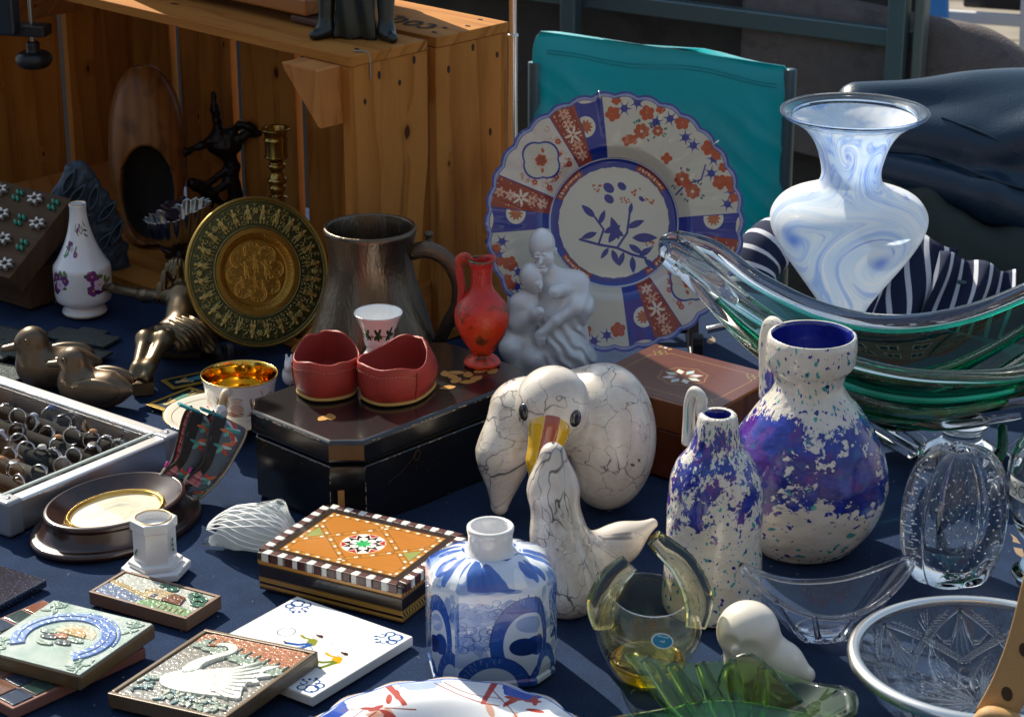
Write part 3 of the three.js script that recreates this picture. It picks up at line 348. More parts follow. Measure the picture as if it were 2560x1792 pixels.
{ // clog standing on its heel
  const wm = dt(512, 512, (u, v) => { const g = Math.pow(0.5 + 0.5 * Math.sin(v * 4 + 46 * (u + 0.15 * fbm(u * 3, v * 2, 2))), 2) , k = fbm(u * 6, v * 6, 5); let c = mixc([0.60, 0.41, 0.22], [0.44, 0.28, 0.13], 0.5 * g + 0.5 * clamp(0.5 + k)); const dk = sstep(0.05, 0.35, fbm(u * 4 + 2, v * 5, 8)); return mixc(c, [0.30, 0.19, 0.09], 0.6 * dk); });
  const g2 = cv(512, 512, (g) => { g.putImageData(new ImageData(new Uint8ClampedArray(wm.image.data), 512, 512), 0, 0); const r = rnd(3); g.lineCap = 'round'; g.strokeStyle = '#3a1d12'; g.lineWidth = 5; const L = (p) => { g.beginPath(); p.forEach(([x, y], i) => i ? g.lineTo(x, y) : g.moveTo(x, y)); g.stroke(); }; L([[110, 300], [160, 280], [225, 268]]); L([[305, 270], [360, 282], [410, 305]]); L([[158, 285], [165, 390]]); L([[232, 272], [240, 340]]); L([[300, 272], [303, 345]]); L([[120, 320], [128, 410]]); g.fillStyle = 'rgba(96,26,18,.75)'; for (const [x, y, w, h] of [[238, 272, 40, 34], [120, 322, 30, 20], [330, 300, 60, 40]]) { g.beginPath(); g.ellipse(x + w / 2, y + h / 2, w / 2, h / 2, 0.3, 0, 7); g.fill(); } g.fillStyle = 'rgba(200,190,150,.35)'; g.fillRect(170, 282, 52, 75); g.fillRect(246, 300, 50, 50); g.fillStyle = '#2c3540'; for (const [x, y] of [[185, 295], [195, 318], [205, 345], [188, 350]]) { g.beginPath(); g.arc(x, y, 6, 0, 7); g.fill(); } });
  g2.flipY = false;
  // l: length from heel (0) to toe (0.262); z+ is the upper side
  const wl = (l) => (0.037 + 0.015 * sstep(0.02, 0.12, l)) * Math.sqrt(Math.max(0.004, 1 - Math.pow(clamp((l - 0.125) / 0.138), 2.6))) - 0.012 * Math.pow(clamp(1 - l / 0.02), 2);
  const hl = (l) => (0.036 + 0.006 * sstep(0.08, 0.15, l)) * Math.sqrt(Math.max(0.004, 1 - Math.pow(clamp((l - 0.13) / 0.133), 2.4)));
  const outer = (x, l, z) => { const w = wl(clamp(l, 0, 0.262)), h = hl(clamp(l, 0, 0.262)), zc = 0.012 * Math.pow(clamp((l - 0.13) / 0.13), 2); return Math.max((Math.hypot(x / w, (z - zc) / h) - 1) * Math.min(w, h) * 0.9, -l + 0.001, l - 0.2615); };
  const cavA = ell([0, 0.074, 0.045], [0.038, 0.072, 0.068]), cavB = ell([0, 0.13, 0.004], [0.036, 0.085, 0.027]), cav = (x, l, z) => smin(cavA(x, l, z), cavB(x, l, z), 0.006);
  const fn = (x, l, z) => smax(outer(x, l, z), -cav(x, l, z), 0.004);
  const g = planeUV(sdf(fn, [-0.06, -0.006, -0.06], [0.06, 0.268, 0.06], 0.0028), 'x', 'y', -0.06, 0.06, 0.27, 0.0);
  const o = thing('wooden_clog', 'worn painted wooden clog standing on its heel inside the crate', 'clog', crateAt(-0.525, 0.0125, -0.115)); add('clog_body', g, new THREE.MeshPhysicalMaterial({ map: g2, roughness: 0.45, clearcoat: 0.15, color: lin([1.0, 0.86, 0.66]) }), o); add('dark_lining', sdf((x, l, z) => Math.max(Math.abs(cav(x, l, z)) - 0.0016, outer(x, l, z) + 0.003, z - 0.016), [-0.045, -0.004, -0.04], [0.045, 0.22, 0.04], 0.002), M([0.018, 0.019, 0.021], 0.8), o); o.scale.set(0.98, 0.9, 0.95); o.rotation.set(-11 * D, 4 * D, 1 * D);  // a thin dark skin covers the hollow of the clog
}
{ // dark bronze dancer
  const s = 0.00061, q = (x, y, z, r) => [(x - 520) * s, (520 - y) * s * 1.04, z, r], c = (a, b) => cap(q(...a), q(...b));
  const f = uni([c([512, 215, 0, .0035], [514, 250, 0, .005]), c([514, 250, 0, .005], [520, 300, 0, .007]), ell(q(530, 322, 0), [0.024, 0.018, 0.013]), c([535, 335, 0, .013], [542, 362, 0, .0075]), c([510, 308, 0, .006], [485, 320, .012, .004]), c([485, 320, .012, .004], [452, 330, .02, .0035]), c([452, 330, .02, .0035], [434, 352, .022, .0028]), c([545, 300, 0, .006], [568, 278, .006, .004]), c([568, 278, .006, .0042], [588, 280, .01, .004]), c([588, 280, .01, .0042], [604, 292, .01, .0028]), c([548, 320, 0, .006], [575, 305, .004, .0036]), c([575, 305, .004, .0036], [612, 297, .008, .003]), c([572, 306, .004, .003], [580, 296, .006, .002]), c([542, 362, 0, .0068], [550, 372, 0, .0075]), c([548, 370, 0, .006], [536, 405, .004, .006]), c([536, 375, 0, .005], [490, 405, .014, .004]), c([536, 405, .004, .005], [500, 425, .012, .0045]), ell(q(462, 398, .02), [0.0075, 0.008, 0.0075]), ell(q(474, 402, .016), [0.006, 0.006, 0.006]), c([470, 408, .018, .005], [488, 425, .012, .006]), c([488, 420, .012, .005], [498, 455, .006, .003]), c([545, 380, 0, .007], [552, 460, 0, .012]), c([552, 460, 0, .012], [545, 515, 0, .014]), c([500, 425, .01, .004], [530, 462, .0, .005])], 0.007);
  const w = (x, y, z) => f(x, y, z) + 0.0012 * n3(x * 160, y * 160, z * 160);
  const d = thing('bronze_dancer', 'dark twisted bronze dancer with raised leg beside the candlestick', 'figurine', crateAt(-0.485, 0.0125, -0.205), 0);
  add('figure', sdf(w, [-0.06, -0.002, -0.03], [0.065, 0.20, 0.04], 0.002), M([0.022, 0.02, 0.022], 0.4, 0.7), d);
  add('base', lathe([[0, 0], [0.036, 0], [0.037, 0.004], [0.034, 0.008], [0, 0.009]], 30), M([0.02, 0.018, 0.018], 0.5, 0.3), d);
}
{ // brass candlestick
  const brass = M([0.42, 0.29, 0.09], 0.26, 1), c = thing('brass_candlestick', 'turned brass candlestick standing inside the crate', 'candlestick', crateAt(-0.352, 0.0125, -0.19), 0); c.scale.setScalar(0.97);
  add('stem', lathe([[0.009, 0.045], ...sm([[0.012, 0.05], [0.0165, 0.057], [0.014, 0.067], [0.009, 0.08]], 5), [0.0085, 0.083], [0.0125, 0.084], [0.0128, 0.086], ...sm([[0.009, 0.088], [0.0088, 0.092], [0.011, 0.096], [0.0108, 0.1], [0.0085, 0.103]], 4), [0.013, 0.106], [0.0132, 0.11], ...sm([[0.011, 0.112], [0.0085, 0.118], [0.0085, 0.122], [0.0115, 0.126], [0.0115, 0.13], [0.009, 0.133]], 4), [0.009, 0.137], [0.0155, 0.139], [0.016, 0.1415], [0.0148, 0.1425], [0.0148, 0.162], [0.0162, 0.163], [0.0162, 0.165], [0.0148, 0.166], [0.0148, 0.171], [0.0185, 0.176], [0.0190, 0.178], [0.0185, 0.18], [0.0125, 0.179], [0.0115, 0.15], [0, 0.15]], 48), brass, c);
  add('base', lathe([...sm([[0, 0], [0.052, 0], [0.056, 0.004], [0.05, 0.009], [0.03, 0.013], [0.018, 0.022], [0.012, 0.035], [0.0095, 0.044]], 5), [0, 0.044]], 56), brass, c);
}
{ // fluted silver shell dish on a foot, dark fish, and the carved stone
  const sil = M([0.42, 0.44, 0.46], 0.22, 1, { side: THREE.DoubleSide }), s = thing('shell_dish', 'fluted silver shell dish on a dark stem at the crate mouth', 'dish', [-0.420, 0, -0.525], 10); s.scale.setScalar(0.9);
  const dish = lathe([...sm([[0.004, 0.062], [0.02, 0.064], [0.036, 0.078], [0.044, 0.098], [0.046, 0.108]], 6), ...sm([[0.0445, 0.108], [0.042, 0.097], [0.034, 0.08], [0.02, 0.067], [0.0, 0.065]], 6)], 120);
  add('bowl', warp(dish, v => { const a = Math.atan2(v.z, v.x), r = Math.hypot(v.x, v.z), k = 1 + 0.05 * Math.cos(a * 20) * clamp(r / 0.04); v.x *= k; v.z *= k * 0.82; v.y += 0.009 * clamp(r / 0.045) * Math.cos(a) + (Math.cos(a) > 0.2 ? 0.005 * (r / 0.045) : 0) + 0.0012 * Math.cos(a * 20) * clamp(r / 0.044); }), sil, s);
  add('stem', lathe(sm([[0, 0], [0.026, 0], [0.027, 0.005], [0.014, 0.012], [0.008, 0.03], [0.01, 0.045], [0.007, 0.055], [0.009, 0.062], [0, 0.0625]], 5), 36), M([0.03, 0.03, 0.03], 0.35, 0.8), s);
  const fish = uni([ell([0, 0.052, 0], [0.024, 0.045, 0.02]), cap([0.004, 0.09, 0, 0.012], [0.018, 0.112, 0.004, 0.004]), cap([-0.008, 0.085, 0.006, 0.01], [-0.012, 0.105, 0.006, 0.005])], 0.02);
  const fo = single('pottery_fish', 'dark red and blue glazed fish behind the shell dish', 'figurine', sdf((x, y, z) => fish(x, y, z) + 0.0015 * Math.sin(y * 500 + x * 200), [-0.04, 0, -0.03], [0.04, 0.12, 0.03], 0.0028), M([0.035, 0.018, 0.026], 0.3), crateAt(-0.425, 0.0125, -0.075)); fo.rotation.set(0, 0.4, 0); fo.scale.setScalar(0.8);
  // carved stone with leaf-shaped hollows
  const stM = dt(512, 512, (u, v) => { const a = fbm(u * 9, v * 9, 2, 5), b = sstep(0.25, 0.45, n3(u * 60, v * 60, 5)), k = 0.30 + 0.22 * a + 0.15 * b; return [k * 0.75, k * 0.95, k * 1.15]; });
  const st = thing('carved_stone', 'blue-grey carved stone with leaf-shaped ridges', 'carving', [-0.552, 0.0, -0.565], 6), stm = new THREE.MeshStandardMaterial({ map: stM, roughness: 0.6 });
  const bodyF = (x, y, z) => { const k = clamp(y / 0.15), w = 0.056 * (1 - 0.86 * k * k) + 0.004; return Math.max((Math.hypot(x / w, z / (w * 0.55)) - 1) * w * 0.5, y - 0.148, -y) + 0.008 * fbm(x * 34, y * 34, z * 34); };
  add('stone_body', boxUV(sdf(bodyF, [-0.075, -0.004, -0.05], [0.075, 0.16, 0.05], 0.0032), 10), stm, st);
  const leaf = shp([[0, -0.016], [0.005, -0.004], [0.0035, 0.008], [0, 0.017], [-0.004, 0.007], [-0.005, -0.004]], 5), hole = shp([[0, -0.011], [0.0026, -0.003], [0.0018, 0.006], [0, 0.011], [-0.0022, 0.005], [-0.0027, -0.003]], 5); leaf.holes.push(hole); const lg = ext(leaf, 0.009, 0.001, 1, 6);
  for (const [x, y, a] of [[-0.008, 0.128, -0.5], [0.001, 0.112, -0.7], [0.02, 0.108, -0.35], [-0.027, 0.092, -0.95], [-0.012, 0.08, -0.4], [0.008, 0.075, -0.6], [0.034, 0.088, -0.8], [-0.024, 0.055, -0.5], [-0.01, 0.04, -1.0], [-0.05, 0.075, -0.2], [0.028, 0.05, -0.7], [0.044, 0.06, -0.5]]) { const k = clamp(y / 0.15), w = 0.056 * (1 - 0.86 * k * k), z = w * 0.55 * Math.sqrt(Math.max(0.05, 1 - Math.pow(x / w, 2))) + 0.001; const o = add('leaf_ridge', lg, stm, st); o.position.set(x, y, z); o.rotation.set(-0.25, x * 9, a); o.scale.set(1.25, 1.15, 1.1); }
}
{ // block with green beads and pale flowers, leaning on a wooden foot
  const b = thing('beaded_block', 'dark wooden block set with green beads and pale metal flowers', 'wooden block', [-0.648, 0.018, -0.5], -38), wd = new THREE.MeshStandardMaterial({ map: pines[2], roughness: 0.8 }); wd.color.setRGB(0.12, 0.11, 0.10);
  const tilt = new THREE.Matrix4().makeRotationX(0.62).setPosition(0, 0.062, 0), at = (g, x, y, z) => g.clone().translate(x, y, z).applyMatrix4(tilt);
  add('block', board(0.20, 0.03, 0.13, 31).applyMatrix4(tilt), wd, b); add('foot', board(0.17, 0.05, 0.05, 33, 0.004).translate(0.005, 0.008, 0.0), wd, b);
  const bead = new THREE.SphereGeometry(1, 12, 8).scale(0.0026, 0.0026, 0.0052).rotateY(0.9), gm = M([0.0, 0.20, 0.13], 0.3), fl = M([0.42, 0.41, 0.40], 0.45, 0.6);
  const petal = (() => { const s = new THREE.Shape(); for (let i = 0; i <= 48; i++) { const a = i / 48 * 2 * PI, r = 0.0085 * (0.8 + 0.28 * Math.cos(a * 6)); s[i ? 'lineTo' : 'moveTo'](Math.cos(a) * r * 1.5, Math.sin(a) * r); } const h = new THREE.Path(); h.absellipse(0, 0, 0.0045, 0.003, 0, 2 * PI); s.holes.push(h); return flatUp(ext(s, 0.006, 0.0008, 1)); })();
  const q = rnd(5); for (let i = 0; i < 6; i++) for (let j = 0; j < 4; j++) { const x = -0.083 + i * 0.033, z = -0.05 + j * 0.033; if ((i + j) % 2) { for (let k = 0; k < 4; k++) add('bead', at(bead, x + (k % 2) * 0.0075 - 0.004, 0.017, z + (k >> 1) * 0.009 - 0.004), gm, b); } else { add('flower', at(petal, x, 0.0155, z), fl, b); } }
}
// ---------- left half of the stall ----------
const gold = M([0.75, 0.48, 0.14], 0.22, 1), porc = M([0.80, 0.80, 0.80], 0.12, 0, { clearcoat: 0.6, clearcoatRoughness: 0.05 });
const bronze = M([0.13, 0.095, 0.055], 0.33, 0.85), glazeX = { clearcoat: 1, clearcoatRoughness: 0.04 };
const printed = (t, rough = 0.25, x = {}) => new THREE.MeshPhysicalMaterial({ map: t, roughness: rough, ...glazeX, ...x });
// brush helpers on a canvas
const dot = (g, x, y, rx, ry = rx, a = 0, c) => { if (c) g.fillStyle = c; g.beginPath(); g.ellipse(x, y, rx, ry, a, 0, 2 * PI); g.fill(); };
const line = (g, pts, w, c) => { g.strokeStyle = c; g.lineWidth = w; g.lineCap = g.lineJoin = 'round'; g.beginPath(); pts.forEach(([x, y], i) => i ? g.lineTo(x, y) : g.moveTo(x, y)); g.stroke(); };
const curve = (g, p, w, c) => { g.strokeStyle = c; g.lineWidth = w; g.lineCap = 'round'; g.beginPath(); g.moveTo(p[0], p[1]); p.length === 6 ? g.quadraticCurveTo(p[2], p[3], p[4], p[5]) : g.bezierCurveTo(...p.slice(2)); g.stroke(); };
const poly = (g, pts, c) => { g.fillStyle = c; g.beginPath(); pts.forEach(([x, y], i) => i ? g.lineTo(x, y) : g.moveTo(x, y)); g.closePath(); g.fill(); };
const petals = (g, x, y, n, r, w, c, a0 = 0) => { for (let i = 0; i < n; i++) { const a = a0 + i / n * 2 * PI; dot(g, x + Math.cos(a) * r * 0.6, y + Math.sin(a) * r * 0.6, r * 0.55, w, a, c); } };
function violets(g, x, y, s, sq = 1) { const r = rnd(x * 7 + y); for (let i = 0; i < 7; i++) dot(g, x + (r() - 0.5) * 46 * s * sq, y + (r() - 0.5) * 46 * s, 9 * s * sq, 4 * s, r() * 3, ['#3f6a34', '#5b7f3a', '#6d8a58'][i % 3]); for (let i = 0; i < 5; i++) { const X = x + (r() - 0.5) * 30 * s * sq, Y = y + (r() - 0.5) * 34 * s; petals(g, X, Y, 5, 9 * s, 5.5 * s, ['#6b2a72', '#7f3a86', '#541d5c'][i % 3], r() * 3); dot(g, X, Y, 2 * s, 2 * s, 0, '#d9b64a'); } petals(g, x, y, 5, 10 * s, 5 * s, '#d9c7e2'); dot(g, x, y, 2.4 * s, 2.4 * s, 0, '#c79b3a'); }
{ // bud vase
  const pr = [...sm([[0.0, 0.0], [0.026, 0.0], [0.0275, 0.004], [0.0235, 0.010], [0.024, 0.012], [0.033, 0.018], [0.0352, 0.026]], 4), [0.0356, 0.058], ...sm([[0.0345, 0.062], [0.028, 0.072], [0.0185, 0.092], [0.0125, 0.113], [0.0102, 0.13], [0.0108, 0.1385]], 6), [0.0098, 0.1392], [0.0086, 0.138], [0.0084, 0.11], [0, 0.105]];
  const t = cv(1024, 1024, (g) => { g.fillStyle = '#eef0f4'; g.fillRect(0, 0, 1024, 1024); violets(g, 400, 660, 3.0, 0.95); violets(g, 640, 660, 3.4, 0.95); violets(g, 455, 440, 1.9, 1.5); violets(g, 560, 330, 1.5, 2.2); violets(g, 120, 690, 1.5); violets(g, 900, 690, 1.5); });
  const v = thing('bud_vase', 'white porcelain bud vase with violets and gilt rim', 'vase', [-0.525, 0, -0.423], 0); add('body', lathe(pr), printed(t), v);
  add('gilt_rim', new THREE.TorusGeometry(0.0103, 0.0005, 8, 48).rotateX(PI / 2).translate(0, 0.1393, 0), gold, v); add('gilt_foot_line', new THREE.TorusGeometry(0.0272, 0.0005, 8, 60).rotateX(PI / 2).translate(0, 0.0022, 0), gold, v);
}
{ // bronze figure with outstretched arms, reclining
  const f = thing('bronze_figure', 'bronze figure in a headcloth, arms spread, feet on a sloped block', 'figurine', [0, 0, 0]);
  const c = (a, b) => cap(a, b);
  const limbs = uni([c([-.421, .024, -.134, .006], [-.416, .031, -.146, .0065]), c([-.416, .031, -.146, .006], [-.414, .046, -.198, .0095]), c([-.406, .024, -.134, .006], [-.403, .031, -.148, .0065]), c([-.403, .031, -.148, .006], [-.393, .046, -.198, .0095]), c([-.414, .046, -.198, .0105], [-.396, .034, -.252, .015]), c([-.393, .046, -.198, .0105], [-.372, .034, -.245, .016]),
    c([-.384, .036, -.255, .021], [-.384, .050, -.278, .016]), c([-.384, .050, -.278, .0165], [-.384, .060, -.300, .02]), c([-.406, .062, -.302, .0095], [-.434, .050, -.34, .0078]), c([-.434, .050, -.34, .0078], [-.483, .040, -.395, .0055]), c([-.483, .040, -.395, .005], [-.498, .038, -.405, .0045]), c([-.362, .062, -.292, .0095], [-.335, .05, -.30, .0078]), c([-.335, .05, -.30, .0078], [-.305, .044, -.32, .005]), c([-.386, .072, -.308, .007], [-.390, .080, -.315, .007]), ell([-.393, .089, -.314], [.0105, .0125, .0115])], 0.008);
  const skirt = uni([ell([-.380, .036, -.246], [.030, .019, .032]), c([-.40, .044, -.215, .012], [-.376, .040, -.21, .014]), c([-.36, .03, -.25, .016], [-.345, .02, -.235, .006])], 0.014);
  add('body', sdf((x, y, z) => limbs(x, y, z), [-.515, -.0, -.42], [-.29, .112, -.12], 0.0026), bronze, f);
  add('skirt', sdf((x, y, z) => skirt(x, y, z) + 0.0011 * Math.sin((x * 0.8 - z * 0.9 + y * 0.6) * 620 + 2 * n3(x * 60, y * 60, z * 60)), [-.425, .0, -.29], [-.33, .07, -.18], 0.0022), bronze, f);
  const hair = uni([ell([-.393, .093, -.3175], [.0125, .0115, .012]), c([-.404, .088, -.312, .005], [-.412, .062, -.30, .0065]), c([-.382, .086, -.312, .005], [-.372, .064, -.296, .006])], 0.006);
  add('headcloth', sdf((x, y, z) => Math.max(hair(x, y, z), -(ell([-.3945, .087, -.306], [.0078, .0115, .011])(x, y, z))) + 0.0007 * Math.sin(x * 1400), [-.425, .05, -.335], [-.355, .11, -.28], 0.0018), bronze, f);
  add('face', sdf(uni([ell([-.3935, .0875, -.3125], [.0085, .0115, .0105]), cap([-.394, .088, -.3035, .0012], [-.394, .0845, -.3015, .0018]), ell([-.3905, .090, -.3045], [.002, .0008, .0012]), ell([-.3972, .090, -.3045], [.002, .0008, .0012]), ell([-.394, .081, -.3028], [.0028, .0008, .001])], 0.0012), [-.41, .07, -.33], [-.38, .102, -.296], 0.0013), bronze, f);
  add('foot_block', tf(ext(shp([[-0.013, 0], [0.014, 0], [0.014, 0.022], [-0.011, 0.014]]), 0.024, 0.001), [-0.424, 0.0005, -0.152], [0, PI / 2 + 0.2, 0]), bronze, f);
  add('back_support', tf(rbox(0.05, 0.03, 0.06, 0.004), [-.384, .0155, -.285]), M([0.03, 0.025, 0.02], 0.6, 0.3), f);
}
{ // embossed brass plate on a black stand
  const S = 1024, hc = document.createElement('canvas'); hc.width = hc.height = S; const g = hc.getContext('2d'); g.fillStyle = '#3a3a3a'; g.fillRect(0, 0, S, S); g.translate(S / 2, S / 2); const r = rnd(21), R = S / 2;
  const blob = (x, y, rx, ry, a, v) => { g.fillStyle = `rgb(${v},${v},${v})`; g.beginPath(); g.ellipse(x, y, rx, ry, a, 0, 7); g.fill(); }, strokeArc = (x, y, q, a, b, w, v) => { g.strokeStyle = `rgb(${v},${v},${v})`; g.lineWidth = w; g.beginPath(); g.arc(x, y, q, a, b); g.stroke(); };
  const figure = (s, k) => { blob(0, -20 * s, 5 * s, 6 * s, 0, 240); blob(0, -6 * s, 7 * s, 10 * s, 0, 225); poly(g, [[-6 * s, 0], [6 * s, 0], [10 * s, 17 * s], [-10 * s, 17 * s]], '#dcdcdc'); line(g, [[-4 * s, 16 * s], [-5 * s, 27 * s]], 4 * s, '#d0d0d0'); line(g, [[4 * s, 16 * s], [6 * s, 27 * s]], 4 * s, '#d0d0d0'); line(g, [[-6 * s, -10 * s], [-13 * s, (k ? -20 : 2) * s]], 3.4 * s, '#d8d8d8'); line(g, [[6 * s, -10 * s], [14 * s, (k ? 0 : -16) * s]], 3.4 * s, '#d8d8d8'); for (let i = -1; i < 2; i++) line(g, [[i * 3 * s, 2 * s], [i * 5 * s, 16 * s]], 1.2 * s, '#808080'); };
  for (let i = 0; i < 24; i++) { g.save(); g.rotate(i / 24 * 2 * PI); g.translate(0, -R * 0.77); figure(2.35, i % 2); g.restore(); g.save(); g.rotate((i + 0.5) / 24 * 2 * PI); g.translate(0, -R * 0.77); g.scale(1.3, 1.3); const k = i % 3; if (k === 0) { for (let a = 0; a < 6; a++) blob(12 * Math.cos(a * 1.047), 12 * Math.sin(a * 1.047) - 14, 6, 6, 0, 215); blob(0, -14, 5, 5, 0, 240); } else { strokeArc(0, -18, 12, 0.5, 5.2, 5, 205); strokeArc(3, 16, 10, 2.6, 7.6, 5, 205); blob(-2, 36, 8, 4, 0.4, 200); } strokeArc(0, 44, 8, 0, 4, 4, 190); strokeArc(0, -44, 7, 1, 6, 4, 190); g.restore(); }
  for (let i = 0; i < 300; i++) { const a = r() * 7, q = R * (0.63 + 0.28 * r()); strokeArc(Math.cos(a) * q, Math.sin(a) * q, 4 + 4 * r(), r() * 6, r() * 6 + 3, 2.5, 150 + 50 * r()); }
  strokeArc(0, 0, R * 0.94, 0, 7, 7, 170); strokeArc(0, 0, R * 0.60, 0, 7, 5, 200);
  for (let i = 0; i < 8; i++) { g.save(); g.rotate(i / 8 * 2 * PI); strokeArc(0, -R * 0.285, R * 0.115, 2.6, 6.9, 9, 225); strokeArc(0, -R * 0.285, R * 0.09, 2.4, 7.0, 4, 190); strokeArc(R * 0.05, -R * 0.36, R * 0.03, 0, 5, 5, 210); strokeArc(-R * 0.05, -R * 0.36, R * 0.03, 2, 7, 5, 210); g.restore(); }
  for (const [x, y, s] of [[-0.12, -0.05, 2.2], [0.02, -0.12, 2.4], [0.17, -0.02, 2.6], [-0.02, 0.14, 2.0], [-0.2, 0.1, 1.6], [0.08, 0.2, 1.6]]) { g.save(); g.translate(x * R, y * R); figure(s, 1); g.restore(); }
  for (let i = 0; i < 160; i++) { const a = r() * 7, q = R * 0.33 * Math.sqrt(r()); strokeArc(Math.cos(a) * q, Math.sin(a) * q, 3 + 5 * r(), r() * 6, r() * 6 + 3, 2.5, 140 + 60 * r()); }
  for (let i = 0; i < 120; i++) { g.save(); g.rotate(i / 120 * 2 * PI); g.translate(0, -R * 0.475); blob(0, 0, 3.5, 14, (i % 2 ? 0.5 : -0.5), 160); g.restore(); }
  const px = g.getImageData(0, 0, S, S).data, hAt = (x, y) => { const X = clamp(x * 0.5 + 0.5, 0, 0.999) * S, Y = clamp(0.5 - y * 0.5, 0, 0.999) * S, i = Math.floor(X), j = Math.floor(Y), fx = X - i, fy = Y - j, q = (a, b) => px[4 * (Math.min(S - 1, b) * S + Math.min(S - 1, a))]; return mix(mix(q(i, j), q(i + 1, j), fx), mix(q(i, j + 1), q(i + 1, j + 1), fx), fy) / 255; };
  const RR = 0.088, nr = 150, na = 620, P = [], U = [], I = [], base = (q) => (q < 0.42 ? 0.0 : q < 0.52 ? 0.0075 * sstep(0.42, 0.52, q) : 0.0075 + 0.0015 * (q - 0.52) / 0.48) + (q > 0.955 ? 0.0022 * Math.sin((q - 0.955) / 0.045 * PI) : 0);
  for (let j = 0; j <= nr; j++) { const q = j / nr; for (let i = 0; i <= na; i++) { const a = i / na * 2 * PI, x = Math.cos(a) * q, y = Math.sin(a) * q; const amp = q > 0.955 ? 0 : q > 0.6 ? 0.0026 : 0.0015; P.push(x * RR, y * RR, base(q) + amp * (hAt(x, y) - 0.3)); U.push(x * 0.5 + 0.5, y * 0.5 + 0.5); } }
  for (let j = 0; j <= 12; j++) { const q = 1 - j / 12; for (let i = 0; i <= na; i++) { const a = i / na * 2 * PI; P.push(Math.cos(a) * q * RR, Math.sin(a) * q * RR, base(Math.min(q, 0.95)) - 0.0016); U.push(0.5 + Math.cos(a) * q * 0.5, 0.5 + Math.sin(a) * q * 0.5); } }
  for (let j = 0; j < nr + 13; j++) for (let i = 0; i < na; i++) { const a = j * (na + 1) + i, b = a + na + 1; I.push(a, b, b + 1, a, b + 1, a + 1); }
  const G = new THREE.BufferGeometry(); G.setAttribute('position', new THREE.Float32BufferAttribute(P, 3)); G.setAttribute('uv', new THREE.Float32BufferAttribute(U, 2)); G.setIndex(I); G.computeVertexNormals();
  // green-black patina between the rim figures, polished brass in the well
  const col = dt(512, 512, (u, v) => { const x = u * 2 - 1, y = v * 2 - 1, q = Math.hypot(x, y), h = hAt(x, y), n = fbm(u * 30, v * 30, 3); if (q > 0.955) return [0.66, 0.55, 0.28]; if (q > 0.58) return mixc([0.33, 0.34, 0.22], [0.86, 0.76, 0.45], clamp((h - 0.3) * 1.35 + 0.25 * n + 0.08)); return mixc([0.60, 0.44, 0.17], [0.90, 0.70, 0.32], clamp(h + 0.3 * n)); });
  const pl = thing('brass_plate', 'round embossed brass plate crowded with small figures, propped upright', 'plate', [-0.285, 0.012, -0.272], 28), m = new THREE.MeshPhysicalMaterial({ map: col, roughness: 0.4, metalness: 0.8 });
  add('embossed_dish', tf(G, [0, RR * Math.cos(0.33) - 0.002, -RR * Math.sin(0.33)], [-0.33, 0, 0]), m, pl);
  const st = thing('plate_stand', 'black plastic stand holding the embossed brass plate', 'plate stand', [-0.285, 0, -0.272], 28);
  for (const s of [-1, 1]) add('arm', tf(ext(shp([[-0.05, 0], [0.03, 0], [0.036, 0.03], [0.03, 0.034], [0.022, 0.028], [0.016, 0.011], [-0.004, 0.011], [-0.035, 0.085], [-0.045, 0.085]], 4), 0.008, 0.0015), [s * 0.05 - 0.004, 0, 0], [0, -PI / 2, 0]), blackPl, st);
  add('crossbar', rbox(0.1, 0.012, 0.006, 0.002).translate(0, 0.016, -0.042), blackPl, st);
}
{ // dark cast plaques
  const t = dt(256, 256, (u, v) => 0.5 + 0.5 * Math.sin((fbm(u * 8, v * 8, 3) * 6 + u * 6) * 5) * 0.6 + 0.2 * n3(u * 40, v * 40, 1), { data: true });
  const m = new THREE.MeshPhysicalMaterial({ color: lin([0.085, 0.105, 0.105]), roughness: 0.42, metalness: 0.6, bumpMap: t, bumpScale: 0.0035 });
  const cross = shp([[-0.045, -0.018], [-0.018, -0.018], [-0.018, -0.03], [0.02, -0.03], [0.02, -0.018], [0.045, -0.018], [0.045, 0.018], [0.02, 0.018], [0.02, 0.03], [-0.018, 0.03], [-0.018, 0.018], [-0.045, 0.018]]);
  const bar = shp([[-0.05, -0.022], [0.05, -0.022], [0.05, 0.022], [-0.05, 0.022]]);
  const uvs = (g) => { const p = g.attributes.position, u = g.attributes.uv; for (let i = 0; i < p.count; i++) u.setXY(i, p.getX(i) * 16, p.getZ(i) * 16); return g; };
  [['cross-shaped dark metal plaque lying beside the bud vase', cross, -0.512, 0, -0.325, -25], ['rectangular dark metal plaque overlapping the cross-shaped one', bar, -0.518, 0.0042, -0.262, -24], ['dark metal plaque at the back edge of the plaque pile', bar, -0.605, 0, -0.335, -24], ['cross-shaped dark metal plaque lying behind the taller bronze duck', cross, -0.59, 0.0042, -0.275, -28], ['dark metal plaque touching the ring case', bar, -0.597, 0, -0.215, -30]].forEach(([l, s, x, h, z, y]) => {
    const p = thing('metal_plaque', l, 'plaque', [x, h + 0.0005, z], y, 'dark cast metal plaques'); add('plate', uvs(flatUp(ext(s, 0.0038, 0.0006, 1))), m, p);
    if (s === bar) for (const sz of [-0.019, 0.019]) { const b = []; for (let i = 0; i < 26; i++) b.push(new THREE.SphereGeometry(0.0012, 6, 5).translate(-0.047 + i * 0.00376, 0.0042, sz)); add('beaded_edge', join(b), m, p); }
  });
}
